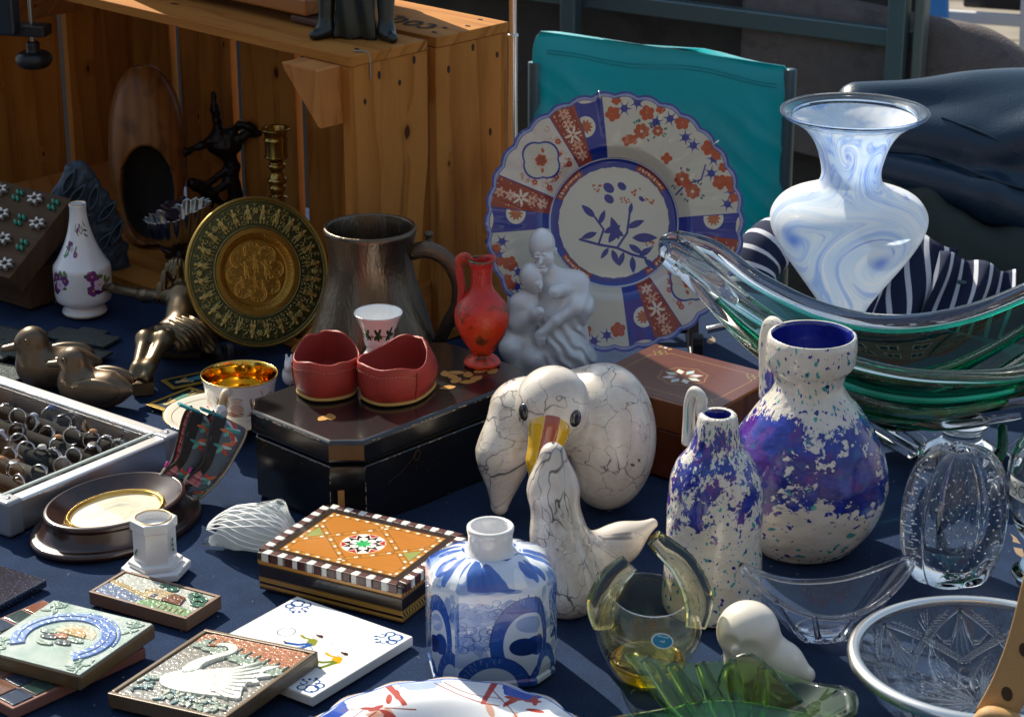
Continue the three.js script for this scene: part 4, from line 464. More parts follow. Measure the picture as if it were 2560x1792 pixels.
{ // two bronze ducks
  const f = uni([ell([0.004, 0.019, 0], [0.035, 0.0195, 0.0235]), ell([-0.018, 0.024, 0], [0.019, 0.019, 0.018]), cap([0.022, 0.022, 0, 0.013], [0.041, 0.021, 0, 0.004]), cap([-0.018, 0.034, 0, 0.0115], [-0.019, 0.046, 0, 0.0115])], 0.012);
  const head = uni([ell([-0.0195, 0.0485, 0], [0.0148, 0.0142, 0.0132]), ell([-0.027, 0.046, 0], [0.01, 0.009, 0.0095])], 0.006);
  const wing = (s) => ell([0.012, 0.025, s * 0.0195], [0.026, 0.013, 0.007]);
  const w1 = wing(1), w2 = wing(-1);
  const full = (x, y, z) => { let d = smin(f(x, y, z), head(x, y, z), 0.0035); d = smin(d, w1(x, y, z), 0.002); d = smin(d, w2(x, y, z), 0.002); return Math.max(d, -y); };
  const bg = sdf(full, [-0.045, -0.002, -0.032], [0.05, 0.068, 0.032], 0.0019);
  const billG = sdf(uni([cap([-0.030, 0.0445, 0, 0.0055], [-0.046, 0.0415, 0, 0.0042])], 0.002), [-0.06, 0.03, -0.012], [-0.02, 0.055, 0.012], 0.0014).scale(1, 0.8, 1).translate(0, 0.0085, 0);
  const dm = M([0.16, 0.115, 0.075], 0.36, 0.75);
  const mk = (l, x, z, yaw, s) => { const d = thing('bronze_duck', l, 'duck figurine', [x, 0.0005, z], yaw, 'bronze ducks'); add('body', bg, dm, d); add('bill', billG, dm, d); for (const q of [-1, 1]) { add('eye', tf(new THREE.TorusGeometry(0.0024, 0.0006, 6, 16), [-0.0245, 0.0515, q * 0.0128], [0, q * -0.35, 0]), dm, d); } d.scale.setScalar(s); return d; };
  mk('bronze duck further from the ring case corner, beside the metal plaques', -0.512, -0.170, 10, 1.16); mk('bronze duck at the edge of the ring case, tail towards the sloped foot block', -0.460, -0.112, -14, 1.06);
}
{ // glazed ring case with rings
  const yaw = -38, c = thing('ring_case', 'aluminium display case with glass lid full of rings', 'display case', [-0.343, 0, 0.052], yaw), al = M([0.72, 0.73, 0.75], 0.3, 0.85), L = 0.34, W = 0.225, H = 0.034, e = 0.016;
  // near right corner at the origin: the case runs to -x (back left) and +z (front left)
  const side = (w, d, x, z, n) => add(n, rbox(w, H, d, 0.003, 3).translate(x, H / 2 + 0.0003, z), al, c);
  side(L - 0.02, e, -L / 2 - 0.002, e / 2 - 0.0, 'frame_rail'); side(L - 0.02, e, -L / 2 - 0.002, W - e / 2, 'frame_rail'); side(e, W - 0.012, -e / 2, W / 2, 'frame_rail'); side(e, W - 0.012, -L + e / 2 + 0.006, W / 2, 'frame_rail');
  for (const [x, z] of [[-0.008, 0.008], [-0.008, W - 0.008], [-L + 0.012, 0.008], [-L + 0.012, W - 0.008]]) { const k = add('corner_cap', rbox(0.021, H + 0.003, 0.021, 0.004, 3).translate(x, H / 2 + 0.001, z), M([0.30, 0.32, 0.36], 0.35, 0.3), c); add('screw', lathe([[0, 0], [0.0026, 0], [0.0022, 0.001], [0, 0.0012]], 14).translate(x, H + 0.0025, z), chrome, k); }
  const foam = dt(256, 256, (u, v) => { const k = 0.10 + 0.05 * n3(u * 60, v * 60, 2) + 0.03 * fbm(u * 12, v * 12, 4); return [k, k * 1.04, k * 1.08]; });
  const fm = new THREE.MeshStandardMaterial({ map: foam, roughness: 0.95 });
  add('case_floor', rbox(L - 0.02, 0.006, W - 0.02, 0.001).translate(-L / 2, 0.0042, W / 2), fm, c);
  for (let i = 0; i < 6; i++) add('ring_roll', tf(new THREE.CapsuleGeometry(0.0085, L - 0.07, 6, 16), [-L / 2, 0.0105, 0.035 + i * 0.031], [0, 0, PI / 2]), i === 3 ? M([0.06, 0.055, 0.045], 0.9) : fm, c);
  add('glass_lid', rbox(L - 0.018, 0.002, W - 0.018, 0.0005).translate(-L / 2, H - 0.002, W / 2), new THREE.MeshPhysicalMaterial({ color: 0xffffff, roughness: 0.02, transmission: 1, thickness: 0, ior: 1.5 }), c);
  add('lid_edge', rbox(0.004, 0.0022, W - 0.02, 0.0008).translate(-0.0225, H - 0.0004, W / 2), M([0.35, 0.42, 0.42], 0.3), c);
  // rings lying in the rolls
  const sil = M([0.82, 0.82, 0.82], 0.2, 1), dsil = M([0.55, 0.55, 0.56], 0.28, 1), gd = M([0.78, 0.58, 0.36], 0.22, 1), gem = (a) => new THREE.MeshPhysicalMaterial({ color: lin(a), roughness: 0.05, clearcoat: 1 });
  const gems = [gem([0.55, 0.62, 0.75]), gem([0.7, 0.35, 0.16]), gem([0.10, 0.16, 0.35]), gem([0.75, 0.73, 0.68]), gem([0.02, 0.02, 0.03])];
  const pos = [[-.544, -.087], [-.506, -.064], [-.494, -.042], [-.543, -.049], [-.527, -.035], [-.508, -.018], [-.475, -.018], [-.486, .013], [-.461, -.018], [-.443, -.011], [-.46, .017], [-.437, .027], [-.421, .007], [-.4, .024], [-.421, .04], [-.53, .027], [-.512, .034], [-.513, .07], [-.481, .067], [-.468, .073], [-.448, .073], [-.516, .099], [-.501, .105], [-.474, .115], [-.455, .096], [-.56, -.062], [-.555, .0], [-.54, .06], [-.49, .14], [-.43, .06], [-.405, .05], [-.47, .042], [-.5, .055], [-.52, .005]];
  const q = rnd(77), kinds = ['plain silver band', 'silver signet ring with an oval plate', 'silver ring with a pale domed stone', 'silver cluster ring with small stones', 'gold coloured twisted ring'];
  const grp = ['silver bands in the ring case', 'signet rings in the ring case', 'stone rings in the ring case', 'cluster rings in the ring case', 'twisted gold rings in the ring case'];
  const band = new THREE.TorusGeometry(0.0088, 0.0012, 8, 32), wide = lathe([[0.0082, -0.0032], [0.0094, -0.0026], [0.0097, 0], [0.0094, 0.0026], [0.0082, 0.0032], [0.0082, -0.0032]], 32).rotateX(PI / 2), oval = lathe(sm([[0, 0], [0.0052, 0], [0.0055, 0.001], [0.004, 0.0018], [0, 0.002]], 3), 24).scale(1, 1, 1.35), dome = lathe(sm([[0.0045, 0], [0.0048, 0.001], [0.0035, 0.0032], [0, 0.0042]], 4), 24), twist = (() => { const a = []; for (let s = 0; s < 2; s++) { const p = []; for (let i = 0; i <= 60; i++) { const t = i / 60 * 2 * PI, k = t * 9 + s * PI; p.push([(0.009 + 0.0014 * Math.cos(k)) * Math.cos(t), (0.009 + 0.0014 * Math.cos(k)) * Math.sin(t), 0.0014 * Math.sin(k), 0.0011]); } a.push(tube(p, 1, 6)); } return join(a); })(), bead = new THREE.SphereGeometry(0.0013, 8, 6);
  pos.forEach(([x, z], i) => { const k = [0, 1, 2, 3, 0, 2, 1, 0, 3, 4, 3, 2, 0, 1, 3, 2][i % 16]; const r = thing('ring', kinds[k] + ' under the glass of the ring case', 'ring', [x, 0.0195, z], 0, grp[k]);
    r.rotation.set((q() - 0.5) * 0.7 - 0.25, -38 * D + (q() - 0.5) * 1.2 + 0.5, (q() - 0.5) * 0.6); const m = i % 3 ? sil : dsil;
    add('band', k === 4 ? twist : i % 2 ? wide : band, k === 4 ? gd : m, r);
    if (k === 1) add('signet', oval.clone().translate(0, 0.0086, 0), m, r); if (k === 2) add('stone', dome.clone().translate(0, 0.0084, 0), gems[i % 5], r); if (k === 3) for (let j = 0; j < 7; j++) add('stone', bead.clone().translate(j ? 0.003 * Math.cos(j * 1.047) : 0, 0.0098, j ? 0.003 * Math.sin(j * 1.047) : 0), gems[3 - (j % 2) * 3], r);
    r.position.y = T + 0.0195 - (k === 0 ? 0.002 : 0.003); });
  const tg = single('price_tag', 'small grey blank tag standing among the rings', 'tag', rbox(0.02, 0.012, 0.0015, 0.0004), M([0.5, 0.5, 0.48], 0.7), [-0.524, 0.019, -0.082], -25); tg.rotation.x = -0.6;
}
{ // painted cards
  const card = (l, x, z, yaw, w, d, draw, h = 0.0003) => { const c = thing('painted_card', l, 'plaque', [x, h, z], yaw, null), t = cv(256, 512, draw); add('card', rbox(w, 0.0018, d, 0.0004).translate(0, 0.0009, 0), M([0.32, 0.22, 0.06], 0.35, 0.7), c); const p = flatUp(new THREE.PlaneGeometry(w * 0.98, d * 0.98)).translate(0, 0.0021, 0); add('painting', p, new THREE.MeshPhysicalMaterial({ map: t, roughness: 0.3, clearcoat: 0.5 }), c); };
  const egy = (g, k) => { g.fillStyle = '#b08b35'; g.fillRect(0, 0, 256, 512); g.fillStyle = '#1f2c33'; g.fillRect(30, 34, 196, 444); g.fillStyle = '#d8b77a'; dot(g, 128, 110, 24, 30); g.fillRect(106, 135, 44, 90); line(g, [[106, 150], [70, 230], [100, 250]], 16, '#d8b77a'); line(g, [[150, 150], [190, 220]], 16, '#d8b77a'); poly(g, [[100, 220], [156, 220], [184, 370], [80, 370]], k ? '#1f7f78' : '#2b86a0'); line(g, [[112, 370], [108, 450], [84, 456]], 16, '#d8b77a'); line(g, [[146, 370], [152, 450], [178, 456]], 16, '#d8b77a'); line(g, [[86, 120], [110, 78], [150, 80], [168, 130]], 10, '#1d6f86'); for (let i = 0; i < 6; i++) line(g, [[96 - i * 2, 240 + i * 22], [160 + i * 3, 240 + i * 22]], 3, '#d9c68a'); line(g, [[40, 470], [216, 470]], 5, '#e3c46c'); };
  card('gilt-edged card with an Egyptian style figure, overlapping another card', -0.368, -0.122, 142, 0.033, 0.068, (g) => egy(g, 1), 0.0025);
  card('gilt-edged card with an Egyptian style figure lying partly beneath the other', -0.362, -0.188, 122, 0.033, 0.062, (g) => egy(g, 0));
  card('small pink card with an orange flower under the gold-lined cup saucer', -0.330, -0.105, 110, 0.03, 0.036, (g) => { g.fillStyle = '#e3c2b8'; g.fillRect(0, 0, 256, 512); petals(g, 128, 250, 6, 90, 40, '#d9793a'); dot(g, 128, 250, 30, 50, 0, '#b5482a'); line(g, [[128, 300], [90, 460]], 14, '#5b7a3d'); });
}
{ // saucer and gold-lined cup
  const t = cv(1024, 1024, (g) => { g.fillStyle = '#f3f0e2'; g.fillRect(0, 0, 1024, 1024); const r = rnd(8); for (let k = 0; k < 3; k++) { const a = 2.4 + k * 2.1, x = 512 + Math.cos(a) * 320, y = 512 + Math.sin(a) * 320; for (let i = 0; i < 26; i++) dot(g, x + (r() - 0.5) * 150, y + 50 + (r() - 0.5) * 70, 18, 9, r() * 3, ['#9db84e', '#7fa04a', '#c3c66a'][i % 3]); for (let i = 0; i < 30; i++) dot(g, x + (r() - 0.5) * 170, y - 10 + (r() - 0.5) * 80, 15, 11, r() * 3, ['#d4607a', '#e08a98', '#c2445e'][i % 3]); for (let i = 0; i < 8; i++) dot(g, x + (r() - 0.5) * 260, y + (r() - 0.5) * 200, 12, 6, r() * 3, '#6f9aa8'); } g.strokeStyle = '#8a6a22'; g.lineWidth = 6; g.beginPath(); g.arc(512, 512, 430, 0, 7); g.stroke(); g.lineWidth = 3; g.beginPath(); g.arc(512, 512, 236, 0, 7); g.stroke(); });
  const s = thing('saucer', 'white saucer with pink flowers and gold lines', 'saucer', [-0.312, 0.0045, -0.046]);
  const sg = lathe(sm([[0, 0.002], [0.03, 0.002], [0.034, 0.0], [0.037, 0.002], [0.052, 0.009], [0.0605, 0.013], [0.0615, 0.0142], [0.060, 0.0146], [0.05, 0.0108], [0.036, 0.0048], [0.03, 0.004], [0, 0.004]], 5), 80); planeUV(sg, 'x', 'z', -0.062, 0.062, 0.062, -0.062); add('dish', sg, printed(t), s); add('gilt_rim', new THREE.TorusGeometry(0.0612, 0.0006, 8, 80).rotateX(PI / 2).translate(0, 0.0144, 0), gold, s);
  const ct = cv(1024, 512, (g) => { g.fillStyle = '#f2f0ee'; g.fillRect(0, 0, 1024, 512); g.scale(1, 0.6); g.translate(0, -60); const r = rnd(4); for (let k = 0; k < 6; k++) { const x = 90 + k * 170; for (let i = 0; i < 26; i++) line(g, [[x + (r() - 0.5) * 40, 400], [x + (r() - 0.5) * 60, 210 + r() * 110]], 4, ['#8a6d2b', '#a98b48', '#5f5a2a'][i % 3]); for (let i = 0; i < 16; i++) dot(g, x + 40 + (r() - 0.5) * 110, 400 + (r() - 0.5) * 60, 26, 12, r(), ['#a3685f', '#8d5348', '#c08f86'][i % 3]); curve(g, [x + 30, 150, x + 60, 250, x + 30, 330], 3, '#3b2d20'); dot(g, x + 85, 250, 26, 38, 0.2, '#e7d3c4'); curve(g, [x + 62, 220, x + 85, 190, x + 110, 222], 5, '#50382a'); dot(g, x + 78, 246, 3, 3, 0, '#2a2020'); dot(g, x + 94, 248, 3, 3, 0, '#2a2020'); dot(g, x + 85, 330, 32, 60, 0, '#d9b9a8'); } });
  const c = thing('gilded_cup', 'white painted porcelain cup with gold lining and mask handle', 'cup', [-0.289, 0.0092, -0.038]);
  const out = sm([[0.0, 0.0], [0.022, 0.0], [0.0235, 0.003], [0.022, 0.010], [0.030, 0.016], [0.0355, 0.026], [0.0375, 0.042], [0.0405, 0.056]], 5); add('body', lathe([...out, [0.0398, 0.0568]], 72), printed(ct), c);
  add('gold_lining', lathe(sm([[0.0398, 0.0568], [0.0388, 0.056], [0.036, 0.042], [0.034, 0.026], [0.026, 0.016], [0, 0.014]], 5), 72), M([0.85, 0.52, 0.10], 0.09, 1, { side: THREE.DoubleSide }), c); add('gilt_rim', new THREE.TorusGeometry(0.0404, 0.0007, 8, 72).rotateX(PI / 2).translate(0, 0.0567, 0), gold, c);
  add('foot_line', new THREE.TorusGeometry(0.0234, 0.0005, 6, 48).rotateX(PI / 2).translate(0, 0.0025, 0), gold, c);
  const hx = -0.22, H = new THREE.Group(); H.name = 'handle'; H.rotation.y = hx; c.add(H);
  add('handle_loop', tube([[0, 0.049, 0.037, 0.004], [0, 0.0515, 0.046, 0.0045], [0, 0.044, 0.054, 0.0045], [0, 0.03, 0.056, 0.004], [0, 0.017, 0.05, 0.0034], [0, 0.010, 0.04, 0.003], [0, 0.010, 0.029, 0.003]], 6, 12, 1.25, V3(1, 0, 0)), printed(dt(64, 64, (u, v) => mixc([0.93, 0.9, 0.84], [0.66, 0.48, 0.2], sstep(0.1, 0.3, v) * sstep(0.75, 0.5, v) * (0.6 + 0.4 * n3(u * 6, v * 8, 1)))), 0.2), H);
  add('mask', sdf(uni([ell([0, 0.036, 0.0585], [0.0065, 0.0088, 0.0045]), cap([0, 0.0375, 0.0625, 0.0008], [0, 0.034, 0.0635, 0.0012]), ell([-0.0026, 0.039, 0.062], [0.0016, 0.0006, 0.001]), ell([0.0026, 0.039, 0.062], [0.0016, 0.0006, 0.001])], 0.001), [-0.009, 0.024, 0.052], [0.009, 0.048, 0.067], 0.0008), porc, H);
}
// ---------- lacquer box and what stands on it ----------
{
  const w = 0.266, d = 0.158, ch = 0.024, out = (o) => { const a = w / 2 + o, b = d / 2 + o, c = ch, s = new THREE.Shape(); s.moveTo(-a + c, -b); s.lineTo(a - c, -b); s.quadraticCurveTo(a - c * 0.55, -b + c * 0.55, a, -b + c); s.lineTo(a, b - c); s.quadraticCurveTo(a - c * 0.55, b - c * 0.55, a - c, b); s.lineTo(-a + c, b); s.quadraticCurveTo(-a + c * 0.55, b - c * 0.55, -a, b - c); s.lineTo(-a, -b + c); s.quadraticCurveTo(-a + c * 0.55, -b + c * 0.55, -a + c, -b); return s; };
  const t = cv(1024, 1024, (g) => { g.fillStyle = '#15161a'; g.fillRect(0, 0, 1024, 1024); const r = rnd(17); for (let i = 0; i < 140; i++) { const x = r() * 1024, y = r() * 1024, l = 6 + 50 * r() * r(), a = r() * 7; line(g, [[x, y], [x + Math.cos(a) * l, y + Math.sin(a) * l]], 0.8, `rgba(150,120,80,${0.08 + 0.2 * r()})`); } for (let i = 0; i < 70; i++) dot(g, r() * 1024, r() * 1024, 1 + 2.4 * r() * r(), 1 + 1.5 * r(), r() * 3, `rgba(185,160,120,${0.3 + 0.5 * r()})`); for (let k = 0; k < 3; k++) { const x = 160 + 330 * k, y = 300 + 250 * k; curve(g, [x - 120, y + 70, x, y + 40, x + 60, y - 40], 2, 'rgba(150,110,50,.6)'); curve(g, [x - 30, y - 60, x + 50, y - 40, x + 130, y - 60], 2, 'rgba(150,110,50,.5)'); g.strokeStyle = 'rgba(150,110,50,.65)'; g.lineWidth = 2; g.beginPath(); g.ellipse(x + 40, y, 16, 22, 0.3, 0, 7); g.stroke(); } });
  t.repeat.set(4, 4); const m = new THREE.MeshPhysicalMaterial({ map: t, roughness: 0.24, clearcoat: 0.7, clearcoatRoughness: 0.12 });
  const b = thing('lacquer_box', 'worn black lacquer box with notched corners and gold leaf painting', 'box', [-0.122, 0, 0.072], 46);
  add('body', boxUV(flatUp(ext(out(0), 0.063, 0.001, 1)).translate(0, 0.0005, 0)), m, b);
  const lid = add('lid', boxUV(flatUp(ext(out(0.0025), 0.024, 0.0045, 4)).translate(0, 0.068, 0)), m, b); lid.rotation.z = 0.006;
  add('inner_rim', boxUV(flatUp(ext(out(-0.006), 0.006, 0)).translate(0, 0.063, 0)), M([0.006, 0.006, 0.006], 0.8), b);
  // painted gold leaves on the lid
  const gp = M([0.52, 0.27, 0.07], 0.4, 0.35), lf = flatUp(ext(shp([[0, 0], [0.004, 0.003], [0.009, 0.0025], [0.013, 0], [0.009, -0.0025], [0.004, -0.003]], 4), 0.0003));
  for (const [x, z, a] of [[0.052, 0.035, 0.3], [0.058, 0.040, -0.5], [0.048, 0.044, 2.7], [0.062, 0.030, 1.2], [0.070, 0.044, 0.1], [0.074, 0.036, 0.8], [0.088, 0.030, -0.2], [0.081, 0.024, 2.2], [0.060, 0.018, 0.9], [0.096, 0.044, 0.3], [-0.108, 0.012, 0.2], [-0.098, 0.02, 1.0]]) { const o = add('painted_leaf', lf, gp, b); o.position.set(x, 0.0924 + x * 0.006, z); o.rotation.y = a; o.scale.set(1.35, 1, 1.6); }
  // bare wood where the lacquer has chipped off along edges and corners
  const chip = M([0.36, 0.26, 0.16], 0.8), q = rnd(41), ch2 = [], face = (x, y, z, ry, l, h) => ch2.push(tf(new THREE.OctahedronGeometry(0.5, 1), [x, y, z], [0, ry, 0], [l, h, 0.0005]));
  for (let i = 0; i < 110; i++) { const k = i % 4, l = 0.001 + 0.004 * q() * q(), h = 0.0006 + 0.001 * q(); if (k === 0) face((q() - 0.5) * 0.2, 0.0895 - 0.001 * q(), 0.0817, 0, l * 2, h); else if (k === 1) face(-0.1357, 0.089 - 0.001 * q(), (q() - 0.5) * 0.1, PI / 2, l * 2, h); else if (k === 2) { const e = q() > 0.5; face(e ? -0.109 : -0.1332, 0.004 + 0.058 * q(), e ? 0.0792 : 0.055, e ? 0 : PI / 2, h, l * 1.6); } else { const e = q() > 0.5; e ? face((q() - 0.5) * 0.2, 0.063, 0.0792, 0, l * 2, h) : face(-0.1332, 0.0628, (q() - 0.5) * 0.1, PI / 2, l * 2, h); } }
  const cm2 = add('lacquer_chips', join(ch2), chip, b); cm2.userData.kind = 'stuff';
  add('bare_wood_strip', tf(rbox(0.0065, 0.028, 0.0006, 0.0002), [-0.1262, 0.025, 0.0626], [0, -PI / 4 + 0.25, 0]), M([0.48, 0.22, 0.06], 0.6), b);
}
{ // red leather slippers
  const tex = dt(512, 512, (u, v) => { const a = fbm(u * 5, v * 5, 2), b = n3(u * 90, v * 90, 4), dk = sstep(0.1, 0.4, fbm(u * 3 + 5, v * 4, 9)); const k = 1 + 0.22 * a + 0.05 * b; return mixc([0.66 * k, 0.21 * k, 0.17 * k], [0.42, 0.10, 0.10], 0.6 * dk); });
  const m = new THREE.MeshPhysicalMaterial({ map: tex, roughness: 0.42, bumpMap: feltBump, bumpScale: 0.0004 }), inn = M([0.16, 0.02, 0.02], 0.75), sole = M([0.55, 0.32, 0.09], 0.75);
  // local: +z heel (towards the viewer), -z toe; soft walls that bulge and curl in at the rim
  const mk = (label, x, z, yaw, W, L, sd) => {
    const s = thing('red_slipper', label, 'slipper', [x, 0.0932, z], yaw, 'red leather slippers'), N = 96;
    const R = (a, k) => { const c = Math.cos(a), n = Math.sin(a), e = 1 + 0.05 * n3(Math.cos(a) * 1.3, Math.sin(a) * 1.3, sd); return [Math.sign(c) * Math.pow(Math.abs(c), 0.86) * W * k * e * (n < 0 ? 1 - 0.22 * n * n : 1), n * L * (n < 0 ? 1.45 : 1) * k * e]; };
    const rimH = (a) => 0.0415 + 0.010 * sstep(0.1, -0.7, Math.sin(a)) - 0.0045 * Math.pow(Math.abs(Math.cos(a)), 4) + 0.0035 * n3(Math.cos(a) * 1.6 + sd, Math.sin(a) * 1.6, 2);
    const open = (a) => 1 - 0.34 * sstep(-0.05, -0.9, Math.sin(a));             // the vamp closes over the toe
    const ring = (k, y, f = 0) => Array.from({ length: N }, (_, i) => { const a = i / N * 2 * PI, [px, pz] = R(a, k); const o = mix(1, open(a), f), h = typeof y === 'function' ? y(a) : y; const w = 1 + 0.02 * fbm(px * 40, h * 60, pz * 40 + sd); return V3(px * w * mix(1, o, 0.8), h, pz * w * o); });
    const rings = [ring(0.82, 0.002), ring(0.885, 0.0045), ring(0.935, 0.011), ring(0.975, 0.02, 0.05), ring(0.985, 0.029, 0.22), ring(0.975, (a) => rimH(a) - 0.005, 0.75), ring(0.97, (a) => rimH(a) - 0.0012, 1), ring(0.95, (a) => rimH(a) + 0.0002, 1), ring(0.925, (a) => rimH(a) - 0.0012, 1)];
    const up = loft(rings.reverse(), { caps: [false, true] }); { const u = up.attributes.uv; for (let i = 0; i < u.count; i++) u.setXY(i, u.getX(i) * 2, u.getY(i) * 0.6); } add('leather_upper', up, m, s);
    add('lining', loft([ring(0.925, (a) => rimH(a) - 0.0012, 1), ring(0.93, 0.03, 0.6), ring(0.90, 0.014), ring(0.8, 0.0065), ring(0.4, 0.006)], { caps: [false, true] }), M([0.26, 0.04, 0.035], 0.75, 0, { side: THREE.DoubleSide }), s);
    add('sole', loft([ring(0.87, 0.0), ring(0.915, 0.0012), ring(0.90, 0.0034), ring(0.8, 0.0036)]), sole, s);
    const seamAt = (a0) => { const p = [0.885, 0.935, 0.975, 0.985, 0.975].map((k, i) => { const [px, pz] = R(a0, k * 1.012); return [px, [0.0045, 0.011, 0.02, 0.029, rimH(a0) - 0.004][i], pz, 0.0011]; }); return tube(p, 4, 7); }; add('side_seam', join([seamAt(0.16), seamAt(PI - 0.16)]), m, s);
    const seam = []; for (let i = 0; i <= 60; i++) { const a = PI * 0.07 + i / 60 * PI * 0.86, [px, pz] = R(a, 0.99); if (i % 2 === 0) { const [qx, qz] = R(a + 0.026, 0.99); seam.push(tube([[px, rimH(a) - 0.0085, pz, 0.00035], [qx, rimH(a + 0.026) - 0.0085, qz, 0.00035]], 1, 5)); } } add('stitching', join(seam), M([0.5, 0.32, 0.2], 0.8), s);
    return s;
  };
  mk('red leather slipper nearer the brass plate, heel facing out', -0.186, 0.078, 2, 0.0340, 0.038, 3); mk('red leather slipper nearer the red jug, toe turned towards it', -0.117, 0.090, -38, 0.0350, 0.040, 8);
}
{ // small flared porcelain cup with leaves
  const t = cv(1024, 512, (g) => { g.fillStyle = '#f1f2f2'; g.fillRect(0, 0, 1024, 512); for (let k = 0; k < 9; k++) { const x = 60 + k * 114, y = 318; for (let i = 0; i < 5; i++) { const a = i * 1.256 + k; dot(g, x + Math.cos(a) * 22, y + Math.sin(a) * 22, 24, 11, a, ['#1f3a1e', '#2f5230', '#456b3c'][i % 3]); } dot(g, x + 50, y + 6, 12, 10, 0, k % 2 ? '#b08b3a' : '#e9e2c8'); line(g, [[x, y], [x + 100, y + 6]], 3, '#4c3a1f'); } dot(g, 470, 400, 10, 14, 0, '#c99aa0'); });
  const c = thing('porcelain_cup', 'small flared white porcelain cup with a green leaf band', 'cup', [-0.139, 0.0932, -0.017]);
  add('body', lathe([...sm([[0, 0], [0.016, 0], [0.0165, 0.003], [0.0135, 0.008], [0.0155, 0.02], [0.018, 0.03], [0.0225, 0.042], [0.0258, 0.0485]], 5), ...sm([[0.0252, 0.0492], [0.0225, 0.044], [0.017, 0.03], [0.0135, 0.012], [0, 0.008]], 5)], 60), printed(t), c);
  add('silver_rim', new THREE.TorusGeometry(0.0256, 0.0005, 8, 60).rotateX(PI / 2).translate(0, 0.0491, 0), chrome, c);
  const rb = uni([ell([0, 0.022, 0], [0.015, 0.02, 0.018]), ell([0, 0.042, 0.01], [0.009, 0.01, 0.011]), cap([-0.004, 0.05, 0.008, 0.003], [-0.005, 0.062, 0.004, 0.0022]), cap([0.004, 0.05, 0.008, 0.003], [0.005, 0.062, 0.004, 0.0022])], 0.008);
  single('porcelain_rabbit', 'small white porcelain rabbit hidden behind the red slipper', 'figurine', sdf((x, y, z) => Math.max(rb(x, y, z), -y), [-0.02, -0.002, -0.025], [0.02, 0.07, 0.028], 0.0018), porc, [-0.249, 0.0005, -0.17], 0).scale.setScalar(0.62);
}
{ // pewter mug
  const pm = M([0.15, 0.118, 0.088], 0.33, 0.92, { bumpMap: dt(512, 256, (u, v) => 0.5 + 0.4 * fbm(u * 40, v * 16, 2) + 0.15 * n3(u * 120, v * 90, 3), { data: true }), bumpScale: 0.0014 });
  const c = thing('pewter_mug', 'large dark hammered metal mug in front of the crate', 'mug', [-0.153, 0.0006, -0.128]);
  add('body', lathe([...sm([[0, 0.002], [0.060, 0.001], [0.068, 0.005], [0.0705, 0.022], [0.0705, 0.052], [0.066, 0.084], [0.056, 0.118], [0.0475, 0.146], [0.0455, 0.164], [0.0475, 0.184], [0.0495, 0.194]], 6), [0.0505, 0.197], [0.0500, 0.2005], [0.0472, 0.201], [0.0455, 0.199], ...sm([[0.0435, 0.184], [0.0415, 0.164], [0.0435, 0.146], [0.052, 0.118], [0.062, 0.084], [0.0665, 0.05], [0.064, 0.02], [0, 0.008]], 5)], 90), pm, c);
  add('handle', tube([[0.043, 0.172, 0, 0.0062], [0.062, 0.1775, 0.002, 0.0072], [0.083, 0.168, 0.003, 0.0068], [0.0965, 0.142, 0.004, 0.0062], [0.095, 0.115, 0.004, 0.0058], [0.083, 0.092, 0.003, 0.0054], [0.0735, 0.066, 0.002, 0.005], [0.072, 0.035, 0.002, 0.005], [0.075, 0.02, 0.002, 0.004]], 7, 12, 1.35, V3(0, 0, 1)), pm, c).rotation.y = -0.12;
  add('thumb_rest', tf(lathe(sm([[0, 0], [0.0045, 0], [0.0032, 0.005], [0.0055, 0.009], [0.0035, 0.012], [0, 0.0125]], 4), 16), [0.063, 0.181, -0.006]), pm, c);
}
